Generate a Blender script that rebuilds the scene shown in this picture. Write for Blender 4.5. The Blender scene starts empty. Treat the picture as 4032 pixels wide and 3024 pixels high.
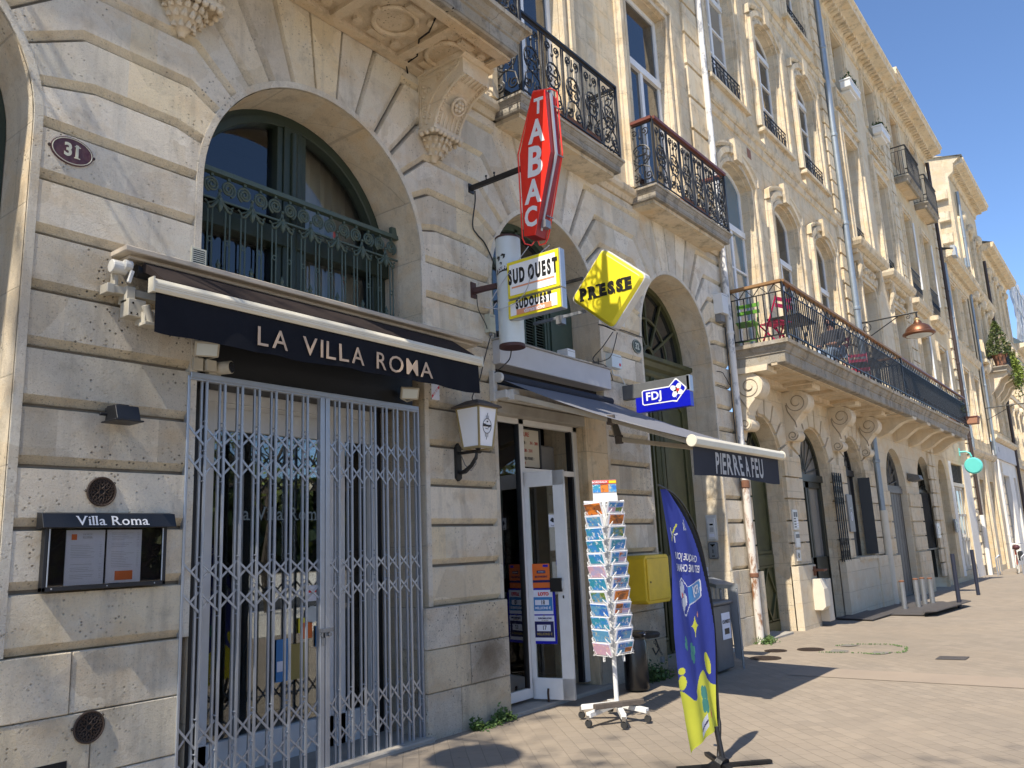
import bpy, math, random
from mathutils import Vector, Matrix
random.seed(7)
R_ = math.radians
pi = math.pi
sc = bpy.context.scene
# ---------------------------------------------------------------- camera
cd = bpy.data.cameras.new("Camera"); cam = bpy.data.objects.new("Camera", cd)
sc.collection.objects.link(cam); sc.camera = cam
def cam_axes(yaw, pitch, roll):
    cy, sy, cp, sp = math.cos(yaw), math.sin(yaw), math.cos(pitch), math.sin(pitch)
    f = Vector((sy*cp, cy*cp, sp)); r = Vector((cy, -sy, 0)); u = r.cross(f)
    cr, sr = math.cos(roll), math.sin(roll)
    return cr*r+sr*u, -sr*r+cr*u, f
cr_, cu_, cf_ = cam_axes(0.92282, 0.197115, -0.0441687)
cam.matrix_world = Matrix.Translation((0, -5.25, 1.6)) @ Matrix((cr_, cu_, -cf_)).transposed().to_4x4()
cd.sensor_width = 36; cd.lens = 28.81; cd.clip_start = .05; cd.clip_end = 2000
# ---------------------------------------------------------------- light
SUN = Vector((-.72, -.10, 1)).normalized()          # towards the sun
el = math.asin(SUN.z); az = math.atan2(SUN.x, SUN.y)
sc.world = bpy.data.worlds.new("World"); sc.world.use_nodes = True
wn = sc.world.node_tree; wb = wn.nodes['Background']
sky = wn.nodes.new('ShaderNodeTexSky'); sky.sky_type = 'NISHITA'; sky.sun_disc = False
sky.sun_elevation = el; sky.sun_rotation = az; sky.air_density = .8; sky.dust_density = .4; sky.ozone_density = 6
wn.links.new(sky.outputs[0], wb.inputs[0]); wb.inputs[1].default_value = .103
sl = bpy.data.lights.new("Sun", 'SUN'); sl.energy = 3.1; sl.angle = R_(.53); sl.color = (1, .915, .78)
so = bpy.data.objects.new("Sun", sl); sc.collection.objects.link(so)
so.rotation_euler = SUN.to_track_quat('Z', 'Y').to_euler()
sc.view_settings.view_transform = 'Standard'; sc.view_settings.look = 'None'
sc.view_settings.exposure = 1.22; sc.view_settings.gamma = 1
# ---------------------------------------------------------------- materials
MAT = {}
def newmat(name):
    m = bpy.data.materials.new(name); m.use_nodes = True; MAT[name] = m
    nt = m.node_tree; return m, nt, nt.nodes['Principled BSDF']
def N(nt, typ, ins=None, **kw):
    n = nt.nodes.new('ShaderNode'+typ)
    for k, v in kw.items(): setattr(n, k, v)
    if ins:
        for k, v in ins.items():
            if isinstance(v, bpy.types.NodeSocket): nt.links.new(v, n.inputs[k])
            else: n.inputs[k].default_value = v
    return n
def c4(c): return (c[0], c[1], c[2], 1)
def mixc(nt, fac, a, b, typ='MIX'):
    n = nt.nodes.new('ShaderNodeMix'); n.data_type = 'RGBA'; n.blend_type = typ
    for i, v in ((0, fac), (6, a), (7, b)):
        if isinstance(v, bpy.types.NodeSocket): nt.links.new(v, n.inputs[i])
        else: n.inputs[i].default_value = v if i == 0 else c4(v)
    return n.outputs[2]
def ramp(nt, fac, p0, p1, c0=(0, 0, 0), c1=(1, 1, 1)):
    n = nt.nodes.new('ShaderNodeValToRGB'); nt.links.new(fac, n.inputs[0])
    e = n.color_ramp.elements; e[0].position = p0; e[1].position = p1; e[0].color = c4(c0); e[1].color = c4(c1)
    return n.outputs[0]
def noise(nt, vec, scale, detail=4, rough=.55):
    n = N(nt, 'TexNoise', {'Scale': scale, 'Detail': detail, 'Roughness': rough})
    if vec is not None: nt.links.new(vec, n.inputs['Vector'])
    return n.outputs[0]
def mapping(nt, vec, scale=(1, 1, 1), loc=(0, 0, 0)):
    n = N(nt, 'Mapping', {'Scale': scale, 'Location': loc}); nt.links.new(vec, n.inputs[0]); return n.outputs[0]
def objco(nt): return N(nt, 'TexCoord').outputs['Object']

def paint(name, col, rough=.5, metal=0, dirt=.25, bump=.15, scale=9, spec=.5, dirtcol=None):
    m, nt, p = newmat(name); v = objco(nt)
    n = noise(nt, v, scale, 6, .65); d = ramp(nt, n, .35, .72)
    dc = dirtcol or tuple(x*.55 for x in col)
    nt.links.new(mixc(nt, 0, col, dc) if dirt == 0 else mixc(nt, N(nt, 'Math', {0: d, 1: dirt}, operation='MULTIPLY').outputs[0], col, dc), p.inputs['Base Color'])
    p.inputs['Roughness'].default_value = rough; p.inputs['Metallic'].default_value = metal
    p.inputs['Specular IOR Level'].default_value = spec
    if bump:
        b = N(nt, 'Bump', {'Strength': bump, 'Distance': .01, 'Height': noise(nt, v, scale*9, 4)}); nt.links.new(b.outputs[0], p.inputs['Normal'])
    return m

def stone(name, base, alt, dark, attr=False, brick=None, bumpd=.012, pit=1.0, stain=.5, tonerange=.5, rot=False):
    m, nt, p = newmat(name); v = objco(nt)
    big = noise(nt, v, .9, 5, .6); mid = noise(nt, v, 5, 6, .65); fine = noise(nt, v, 38, 6, .7)
    if attr:
        t = N(nt, 'Attribute', attribute_name='tone').outputs['Fac']
    else:
        sp = N(nt, 'SeparateXYZ', {0: v}); ad = N(nt, 'Math', {0: sp.outputs[0], 1: sp.outputs[1]}, operation='ADD').outputs[0]
        cv = N(nt, 'CombineXYZ', {0: ad, 1: sp.outputs[2]}).outputs[0]
        bw, bh = brick or (.8, .36)
        br = N(nt, 'TexBrick', {'Color1': (.15, .15, .15, 1), 'Color2': (.85, .85, .85, 1), 'Mortar': (.3, .3, .3, 1), 'Scale': 1.0, 'Mortar Size': .006, 'Mortar Smooth': .3, 'Bias': 0.0, 'Brick Width': bw, 'Row Height': bh, 'Vector': cv})
        t = br.outputs[0]
    tt = N(nt, 'MapRange', {0: t, 3: .5-tonerange, 4: .5+tonerange}).outputs[0]
    c = mixc(nt, tt, base, alt)
    if attr:
        cr = nt.nodes.new('ShaderNodeValToRGB'); nt.links.new(t, cr.inputs[0]); es = cr.color_ramp.elements; cr.color_ramp.interpolation = 'LINEAR'
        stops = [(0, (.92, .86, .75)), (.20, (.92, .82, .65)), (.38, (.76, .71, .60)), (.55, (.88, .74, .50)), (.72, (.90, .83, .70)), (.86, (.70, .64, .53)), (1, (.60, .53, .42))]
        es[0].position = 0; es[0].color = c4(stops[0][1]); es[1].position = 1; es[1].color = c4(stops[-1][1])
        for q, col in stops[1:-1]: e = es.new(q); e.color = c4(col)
        c = cr.outputs[0]
        dn = N(nt, 'VectorMath', {0: v, 1: (6.33, 0, .62)}, operation='DISTANCE').outputs['Value']
        soot = N(nt, 'Math', {0: ramp(nt, N(nt, 'Math', {0: dn, 1: N(nt, 'Math', {0: noise(nt, v, 6, 5, .7), 1: .30}, operation='MULTIPLY').outputs[0]}, operation='ADD').outputs[0], .22, .52, (1, 1, 1), (0, 0, 0)), 1: .75}, operation='MULTIPLY').outputs[0]
    wob = N(nt, 'MixRGB', {0: .12, 1: v, 2: N(nt, 'TexNoise', {'Scale': 3.0, 'Detail': 5, 'Vector': v}).outputs['Color']}).outputs[0]
    pt = N(nt, 'TexVoronoi', {'Scale': 3.4, 'Vector': wob}); ps_ = N(nt, 'SeparateColor', {0: pt.outputs['Color']})
    c = mixc(nt, N(nt, 'Math', {0: ramp(nt, ps_.outputs[0], .62, .72), 1: .2*stain/.5}, operation='MULTIPLY').outputs[0], c, (base[0]*1.06, base[1]*1.0, base[2]*.98))
    c = mixc(nt, N(nt, 'Math', {0: ramp(nt, ps_.outputs[1], .70, .80), 1: .2*stain/.5}, operation='MULTIPLY').outputs[0], c, (alt[0]*.82, alt[1]*.80, alt[2]*.78))
    c = mixc(nt, N(nt, 'Math', {0: ramp(nt, ps_.outputs[2], .74, .82), 1: .2*stain/.5}, operation='MULTIPLY').outputs[0], c, (alt[0]*1.08, alt[1]*.92, alt[2]*.66))
    ochre = (base[0]*.95, base[1]*.78, base[2]*.55)
    c = mixc(nt, N(nt, 'Math', {0: ramp(nt, noise(nt, mapping(nt, v, (1, 1, 1.6), (3, 1, 7)), 2.3, 5, .6), .5, .72), 1: .6}, operation='MULTIPLY').outputs[0], c, ochre)
    c = mixc(nt, N(nt, 'Math', {0: ramp(nt, noise(nt, mapping(nt, v, (1, 1, .8), (9, 1, 2)), 3.1, 6, .7), .52, .7), 1: .5}, operation='MULTIPLY').outputs[0], c, (base[0]*1.12, base[1]*1.16, base[2]*1.22))
    streak = noise(nt, mapping(nt, v, (2.2, 2.2, .28)), 2.0, 6, .7)
    c = mixc(nt, N(nt, 'Math', {0: ramp(nt, streak, .52, .74), 1: stain}, operation='MULTIPLY').outputs[0], c, dark)
    c = mixc(nt, N(nt, 'Math', {0: ramp(nt, mid, .54, .70), 1: stain*.75}, operation='MULTIPLY').outputs[0], c, dark)
    vo = N(nt, 'TexVoronoi', {'Scale': 26.0, 'Vector': v}).outputs['Distance']
    pits = ramp(nt, vo, .07, .24)
    pmask = ramp(nt, noise(nt, v, 1.7, 3, .6), .46, .62)
    pf = N(nt, 'Math', {0: N(nt, 'Math', {0: 1.0, 1: pits}, operation='SUBTRACT').outputs[0], 1: pmask}, operation='MULTIPLY').outputs[0]
    c = mixc(nt, N(nt, 'Math', {0: pf, 1: .8*pit}, operation='MULTIPLY').outputs[0], c, tuple(x*.45 for x in dark))
    c = mixc(nt, N(nt, 'Math', {0: ramp(nt, fine, .45, .8), 1: .30}, operation='MULTIPLY').outputs[0], c, tuple(x*.72 for x in base))
    if not attr:
        c = mixc(nt, N(nt, 'Math', {0: br.outputs[1], 1: .35}, operation='MULTIPLY').outputs[0], c, dark)
    if attr: c = mixc(nt, soot, c, (.12, .095, .065))
    nt.links.new(c, p.inputs['Base Color']); p.inputs['Roughness'].default_value = .92
    p.inputs['Specular IOR Level'].default_value = .15
    fn2 = noise(nt, v, 85, 8, .8); lo = noise(nt, v, 11, 8, .75)
    c = mixc(nt, N(nt, 'Math', {0: ramp(nt, fn2, .56, .64), 1: .6*pit}, operation='MULTIPLY').outputs[0], c, tuple(x*.55 for x in dark)); nt.links.new(c, p.inputs['Base Color'])
    h = N(nt, 'Math', {0: fn2, 1: .9, 2: N(nt, 'Math', {0: lo, 1: .9}, operation='MULTIPLY').outputs[0]}, operation='MULTIPLY_ADD').outputs[0]
    h = N(nt, 'Math', {0: fine, 1: .5, 2: h}, operation='MULTIPLY_ADD').outputs[0]
    h = N(nt, 'Math', {0: pf, 1: -.9*pit, 2: h}, operation='MULTIPLY_ADD').outputs[0]
    if not attr: h = N(nt, 'Math', {0: br.outputs[1], 1: -.6, 2: h}, operation='MULTIPLY_ADD').outputs[0]
    b = N(nt, 'Bump', {'Strength': .8, 'Distance': bumpd, 'Height': h}); nt.links.new(b.outputs[0], p.inputs['Normal'])
    return m

stone('limestone', (.72, .655, .55), (.52, .455, .35), (.30, .26, .20), attr=True, bumpd=.026, stain=.5, tonerange=.75)
stone('limestone_rough', (.72, .65, .53), (.54, .47, .355), (.30, .26, .20), attr=True, bumpd=.055, pit=1.6, stain=.48, tonerange=.7)
stone('limestone_shell', (.74, .65, .50), (.65, .56, .42), (.30, .25, .19), brick=(1.1, .55), bumpd=.012, stain=.5, tonerange=.3)
stone('ashlar', (.74, .63, .455), (.62, .52, .365), (.30, .255, .19), brick=(.72, .37), stain=.68, tonerange=.35)
stone('ashlar_clean', (.70, .61, .46), (.64, .55, .405), (.40, .34, .25), brick=(.8, .4), stain=.3, tonerange=.3, pit=.3)
stone('ashlar_gold', (.70, .58, .39), (.62, .50, .32), (.34, .28, .20), brick=(.7, .36), stain=.4, tonerange=.4, pit=.5)
stone('moulding', (.74, .635, .465), (.66, .555, .395), (.20, .17, .13), brick=(1.4, .9), stain=.75, tonerange=.3, pit=.6)
stone('carved', (.76, .66, .50), (.68, .58, .43), (.38, .32, .23), brick=(3, 3), stain=.35, tonerange=.2, pit=.4)
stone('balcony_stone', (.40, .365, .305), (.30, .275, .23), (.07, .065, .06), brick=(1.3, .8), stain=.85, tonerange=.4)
stone('soffit_stone', (.68, .56, .40), (.60, .49, .34), (.26, .20, .135), brick=(1.9, 1.9), stain=.5, tonerange=.3)
stone('rubble', (.80, .69, .51), (.62, .50, .33), (.48, .42, .32), brick=(.9, .5), stain=.4, tonerange=.5, bumpd=.05)
paint('recess', (.26, .225, .175), .95, dirt=.6, scale=7, dirtcol=(.12, .105, .085))  # backing of the wall joints: dirt plus the joint's shade in one dark colour
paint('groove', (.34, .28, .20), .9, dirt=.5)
paint('roof_zinc', (.42, .45, .48), .45, .3)
paint('concrete', (.42, .40, .36), .8, dirt=.6, scale=3, dirtcol=(.22, .19, .15))
paint('slab_stone', (.46, .40, .32), .85, dirt=.4, scale=4)
paint('green_dark', (.022, .036, .024), .42, dirt=.5, bump=.2, dirtcol=(.035, .045, .03))
paint('green_iron', (.060, .090, .072), .5, dirt=.5, bump=.2, dirtcol=(.06, .08, .06))
paint('shutter_green', (.045, .075, .055), .55, dirt=.5, dirtcol=(.08, .10, .075))
paint('door_olive', (.072, .075, .027), .5, dirt=.8, scale=5, dirtcol=(.035, .036, .015))
paint('door_dark', (.03, .032, .022), .45, dirt=.5, scale=5)
paint('door_grey', (.16, .155, .14), .6, dirt=.5, scale=4)
paint('iron_black', (.012, .012, .013), .42, dirt=.3)
paint('iron_rail', (.05, .047, .042), .5, dirt=.5)
paint('black_paint', (.012, .013, .016), .45, dirt=.3, scale=4)
paint('black_void', (.006, .006, .006), .8, dirt=0, bump=0)
paint('interior', (.05, .045, .04), .8, dirt=.5, scale=2)
paint('fabric_black', (.006, .007, .011), .85, dirt=.5, scale=6, spec=.2, dirtcol=(.012, .013, .018))
paint('fabric_brown', (.028, .020, .018), .9, dirt=.4, spec=.2)
paint('fabric_grey', (.16, .165, .19), .8, dirt=.35, scale=4, bump=.3, spec=.3, dirtcol=(.12, .125, .145))
paint('fabric_dark', (.038, .042, .055), .9, dirt=.3, scale=5, bump=.3, spec=.2)
paint('awning_cream', (.68, .63, .50), .4, dirt=.25, scale=5)
paint('awning_white', (.62, .61, .57), .45, dirt=.35, dirtcol=(.30, .26, .18))
paint('arm_beige', (.48, .42, .32), .45, dirt=.3)
paint('letter_tan', (.50, .37, .26), .8, dirt=.2, bump=0)
paint('letter_white', (.80, .80, .80), .6, dirt=.1, bump=0)
paint('galvanised', (.42, .445, .48), .34, .55, dirt=.4, scale=12, dirtcol=(.33, .35, .38))
paint('steel_grey', (.30, .31, .32), .45, .6, dirt=.5)
paint('alu_white', (.66, .655, .62), .4, dirt=.3, scale=4, dirtcol=(.42, .39, .32))
paint('white_frame', (.80, .80, .78), .45, dirt=.3, scale=3)
paint('white_plastic', (.74, .74, .72), .35, dirt=.15)
paint('cream_plastic', (.50, .46, .37), .5, dirt=.4)
paint('grey_plastic', (.20, .20, .20), .5, dirt=.3)
paint('red_sign', (.80, .028, .016), .32, dirt=.3, bump=0)
paint('red_dark', (.28, .012, .012), .4, dirt=.4, scale=7)
paint('red_tube', (.85, .05, .03), .3, dirt=.1, bump=0)
paint('brown_iron', (.07, .025, .02), .55, dirt=.5)
paint('sign_white', (.90, .90, .90), .35, dirt=.2, scale=3, bump=0, dirtcol=(.72, .71, .66))
paint('sign_yellow', (.83, .70, .03), .35, dirt=.2, scale=5, bump=0, dirtcol=(.70, .55, .02))
paint('sign_salmon', (.80, .33, .17), .5, dirt=.1, bump=0)
paint('sign_blue', (.004, .008, .42), .3, dirt=.1, bump=0)
paint('sign_navy', (.01, .012, .10), .35, dirt=.1, bump=0)
paint('sign_sky', (.04, .22, .52), .4, dirt=.2, bump=0)
paint('sign_orange', (.80, .16, .02), .45, dirt=.1, bump=0)
paint('sign_red', (.70, .02, .02), .4, dirt=.1, bump=0)
paint('letter_black', (.008, .008, .009), .5, dirt=0, bump=0)
paint('letter_red', (.45, .04, .02), .6, dirt=0, bump=0)
paint('letter_grey', (.45, .45, .47), .7, dirt=0, bump=0)
paint('letter_mist', (.19, .24, .26), .5, dirt=0, bump=0)
paint('gold_letter', (.35, .27, .08), .5, dirt=0, bump=0)
paint('tube_body', (.60, .655, .66), .35, dirt=.3, scale=3, dirtcol=(.48, .53, .48))
paint('enamel_maroon', (.075, .018, .022), .35, dirt=.4, scale=30, dirtcol=(.16, .11, .09))
paint('enamel_green', (.045, .055, .025), .4, dirt=.4, scale=25)
paint('enamel_cream', (.55, .54, .42), .4, dirt=.4, scale=25)
paint('paper', (.80, .81, .88), .6, dirt=0, bump=0)
paint('paper_warm', (.62, .58, .48), .6, dirt=0, bump=0)
paint('cast_iron', (.045, .03, .022), .6, .3, dirt=.6, scale=20, dirtcol=(.09, .055, .035))
paint('rust', (.20, .09, .05), .8, dirt=.6, scale=8, dirtcol=(.12, .05, .025))
paint('copper', (.20, .085, .045), .42, .7, dirt=.4, scale=6, dirtcol=(.12, .06, .04))
paint('lamp_gold', (.42, .33, .16), .4, .4, dirt=.3)
paint('yellow_box', (.80, .56, .02), .5, dirt=.45, scale=4, dirtcol=(.42, .28, .02))
paint('bin_black', (.010, .010, .011), .22, dirt=.3)
paint('grey_bin', (.12, .125, .13), .5, dirt=.4)
paint('flag_blue', (.045, .065, .33), .75, dirt=.15, scale=3, spec=.2)
paint('flag_yellow', (.72, .72, .075), .75, dirt=.1, bump=0, spec=.2)
paint('flag_green', (.09, .32, .25), .75, dirt=.1, bump=0, spec=.2)
paint('flag_white', (.74, .74, .76), .75, dirt=0, bump=0, spec=.2)
paint('pink', (.42, .01, .07), .4, dirt=.15)
paint('lime', (.11, .30, .03), .4, dirt=.15)
paint('wood_rail', (.30, .16, .06), .55, dirt=.5, scale=12, dirtcol=(.12, .07, .03))
paint('wood_red', (.16, .045, .03), .45, dirt=.4)
paint('wood_old', (.11, .09, .075), .85, dirt=.6, scale=14, dirtcol=(.05, .04, .035))
paint('terracotta', (.36, .17, .10), .8, dirt=.4)
paint('zinc_pipe', (.30, .34, .37), .42, .5, dirt=.35, scale=5)
paint('pipe_brown', (.045, .028, .022), .5, dirt=.4)
paint('teal', (.12, .55, .50), .4, dirt=.1)
paint('rubber', (.03, .03, .03), .7, dirt=.2)
paint('chrome', (.55, .55, .55), .25, .95, dirt=.1, bump=0)
paint('bike_red', (.65, .09, .02), .4, dirt=.2)
paint('tyre_cream', (.55, .52, .45), .6, dirt=.2)
paint('leather', (.12, .04, .02), .5, dirt=.3)
paint('skin', (.48, .26, .18), .6, dirt=.1, bump=0)
paint('hair', (.012, .009, .008), .6, dirt=.2)
paint('cloth_grey', (.09, .09, .10), .9, dirt=.3)
paint('cloth_maroon', (.13, .02, .025), .9, dirt=.3)
paint('denim', (.25, .33, .45), .9, dirt=.3)
paint('curtain', (.36, .33, .27), .9, dirt=.1, bump=0)
paint('blind', (.45, .30, .12), .8, dirt=.2)
paint('brickwork', (.26, .09, .05), .9, dirt=.7, scale=9, dirtcol=(.30, .25, .19))
paint('steel_plate', (.13, .12, .115), .6, .5, dirt=.6, scale=5, dirtcol=(.09, .08, .075))
paint('navy_post', (.022, .026, .045), .45, dirt=.3)
paint('bark', (.10, .08, .06), .9, dirt=.5)
paint('scaffold_net', (.55, .58, .60), .8, dirt=.2)
paint('painted_white', (.80, .76, .68), .7, dirt=.3, scale=2)
paint('painted_cream', (.66, .60, .48), .7, dirt=.3, scale=2)
paint('painted_pale', (.55, .54, .54), .7, dirt=.3, scale=1.5)
# pipe with flaked white paint over rust / zinc
def flaked(name, c0, c1, sc_=14, lo=.46, hi=.54):
    m, nt, p = newmat(name); v = objco(nt)
    f = ramp(nt, noise(nt, mapping(nt, v, (1, 1, .45)), sc_, 6, .7), lo, hi)
    nt.links.new(mixc(nt, f, c0, c1), p.inputs['Base Color']); p.inputs['Roughness'].default_value = .65
flaked('pipe_flaked', (.70, .68, .64), (.30, .31, .33), 9, .52, .60)
flaked('pipe_rust', (.62, .58, .52), (.26, .125, .06), 6, .50, .60)
# foliage
def leafmat(name, c0, c1):
    m, nt, p = newmat(name)
    g = N(nt, 'Attribute', attribute_name='tone').outputs['Fac']
    nt.links.new(mixc(nt, g, c0, c1), p.inputs['Base Color']); p.inputs['Roughness'].default_value = .6
    p.inputs['Subsurface Weight'].default_value = 0
leafmat('leaf_green', (.03, .07, .015), (.10, .17, .03))
leafmat('leaf_cypress', (.015, .035, .010), (.10, .13, .02))
leafmat('leaf_ivy', (.10, .14, .02), (.25, .32, .05))
# mirror-dark window panes (dark room behind), and see-through glass
def pane(name, col, rough=.03, spec=1.0):
    m, nt, p = newmat(name); v = objco(nt)
    p.inputs['Base Color'].default_value = c4(col); p.inputs['Roughness'].default_value = rough
    p.inputs['Specular IOR Level'].default_value = spec; p.inputs['IOR'].default_value = 1.6
    b = N(nt, 'Bump', {'Strength': .25, 'Distance': .004, 'Height': noise(nt, v, 1.6, 2)}); nt.links.new(b.outputs[0], p.inputs['Normal'])
pane('pane_dark', (.012, .014, .016)); pane('pane_blind', (.22, .21, .19)); pane('pane_sky', (.10, .17, .22))
def clear(name, tint, refl=1.0):
    m = bpy.data.materials.new(name); m.use_nodes = True; MAT[name] = m; nt = m.node_tree
    nt.nodes.remove(nt.nodes['Principled BSDF']); o = nt.nodes['Material Output']
    fr = N(nt, 'Fresnel', {'IOR': 1.52})
    f2 = N(nt, 'Math', {0: fr.outputs[0], 1: 1.9*refl}, operation='MULTIPLY', use_clamp=True)
    t = N(nt, 'BsdfTransparent', {'Color': c4(tint)}); g = N(nt, 'BsdfGlossy', {'Color': (1, 1, 1, 1), 'Roughness': .01})
    mx = N(nt, 'MixShader', {0: f2.outputs[0], 1: t.outputs[0], 2: g.outputs[0]}); nt.links.new(mx.outputs[0], o.inputs[0])
clear('glass', (.80, .84, .82)); clear('glass_shop', (.72, .76, .76)); clear('plastic_clear', (.9, .9, .9), .5)
# paving: rows of small clay-grey setts, laid across the walk
def paving():
    m, nt, p = newmat('paving'); v = objco(nt)
    sp = N(nt, 'SeparateXYZ', {0: v}); w = noise(nt, v, .35, 2)
    wv = N(nt, 'Math', {0: noise(nt, v, 1.3, 2), 1: .035}, operation='MULTIPLY').outputs[0]
    cv = N(nt, 'CombineXYZ', {0: N(nt, 'Math', {0: sp.outputs[0], 1: sp.outputs[1]}, operation='ADD').outputs[0], 1: N(nt, 'Math', {0: N(nt, 'Math', {0: sp.outputs[0], 1: sp.outputs[1]}, operation='SUBTRACT').outputs[0], 1: wv}, operation='ADD').outputs[0]}).outputs[0]
    br = N(nt, 'TexBrick', {'Color1': (.1, .1, .1, 1), 'Color2': (.9, .9, .9, 1), 'Mortar': (.5, .5, .5, 1), 'Scale': 1.0, 'Mortar Size': .005, 'Mortar Smooth': .6, 'Bias': 0.0, 'Brick Width': .31, 'Row Height': .18, 'Vector': cv})
    c = mixc(nt, br.outputs[0], (.315, .265, .208), (.25, .212, .168))
    c = mixc(nt, N(nt, 'Math', {0: ramp(nt, noise(nt, v, .22, 6, .65), .45, .65), 1: .45}, operation='MULTIPLY').outputs[0], c, (.225, .19, .15))
    c = mixc(nt, N(nt, 'Math', {0: ramp(nt, noise(nt, v, .55, 5, .6), .42, .7), 1: .5}, operation='MULTIPLY').outputs[0], c, (.33, .268, .20))
    c = mixc(nt, N(nt, 'Math', {0: ramp(nt, noise(nt, v, 3.2, 6, .7), .5, .75), 1: .4}, operation='MULTIPLY').outputs[0], c, (.19, .16, .13))
    gum = ramp(nt, N(nt, 'TexVoronoi', {'Scale': 3.5, 'Vector': v}).outputs['Distance'], .035, .055, (1, 1, 1), (0, 0, 0))
    c = mixc(nt, N(nt, 'Math', {0: gum, 1: .5}, operation='MULTIPLY').outputs[0], c, (.12, .105, .09))
    c = mixc(nt, N(nt, 'Math', {0: ramp(nt, noise(nt, mapping(nt, v, (1, 1, 1), (5, 5, 0)), 60, 3, .7), .66, .74), 1: .35}, operation='MULTIPLY').outputs[0], c, (.5, .46, .4))
    jm = ramp(nt, noise(nt, v, .8, 4), .35, .6)
    c = mixc(nt, N(nt, 'Math', {0: br.outputs[1], 1: N(nt, 'MapRange', {0: jm, 3: .08, 4: .5}).outputs[0]}, operation='MULTIPLY').outputs[0], c, (.10, .082, .06))
    nt.links.new(c, p.inputs['Base Color']); p.inputs['Roughness'].default_value = .85; p.inputs['Specular IOR Level'].default_value = .25
    h = N(nt, 'Math', {0: br.outputs[1], 1: -1.0, 2: N(nt, 'Math', {0: br.outputs[0], 1: .5}, operation='MULTIPLY').outputs[0]}, operation='MULTIPLY_ADD').outputs[0]
    h = N(nt, 'Math', {0: noise(nt, v, 45, 5), 1: .5, 2: h}, operation='MULTIPLY_ADD').outputs[0]
    b = N(nt, 'Bump', {'Strength': .6, 'Distance': .006, 'Height': h}); nt.links.new(b.outputs[0], p.inputs['Normal'])
paving()
paint('esplanade_bounce', (.74, .68, .58), .9, dirt=.3, scale=1)  # unseen ground, made extra pale so its bounce fills the shaded facades
paint('gutter', (.31, .25, .19), .9, dirt=.6, scale=2, bump=.2, dirtcol=(.26, .21, .165))
paint('kerb_stone', (.38, .35, .30), .85, dirt=.4, scale=4, bump=.3)
paint('patch', (.21, .19, .165), .85, dirt=.5, scale=5)
paint('asphalt', (.055, .054, .052), .9, dirt=.4, scale=3)
# photographs on the postcards: procedural skies, water and buildings
def card(name, top, low, band, seed):
    m, nt, p = newmat(name)
    g = N(nt, 'TexCoord').outputs['Object']; s = N(nt, 'SeparateXYZ', {0: g})
    t = N(nt, 'Math', {0: N(nt, 'Math', {0: s.outputs[2], 1: 1/.123}, operation='MULTIPLY').outputs[0], 1: seed*.13}, operation='ADD').outputs[0]
    n = noise(nt, mapping(nt, g, (.4, .4, 1), (seed, seed*2, 0)), 17, 5)
    c = mixc(nt, ramp(nt, n, .46, .54), low, top)
    c = mixc(nt, ramp(nt, noise(nt, mapping(nt, g, (1, 1, 1), (seed*3, 0, 0)), 28, 5, .7), .55, .62), c, band)
    nt.links.new(c, p.inputs['Base Color']); p.inputs['Roughness'].default_value = .3
card('card_blue', (.03, .17, .55), (.12, .34, .55), (.55, .50, .36), 1)
card('card_azure', (.05, .26, .62), (.04, .30, .42), (.75, .78, .80), 2)
card('card_sunset', (.75, .22, .03), (.30, .10, .03), (.05, .03, .04), 3)
card('card_mix', (.10, .28, .55), (.50, .12, .03), (.78, .74, .66), 4)
card('card_green', (.10, .30, .50), (.12, .22, .05), (.60, .45, .15), 5)
card('card_pink', (.62, .38, .48), (.45, .40, .60), (.80, .55, .45), 6)

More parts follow.
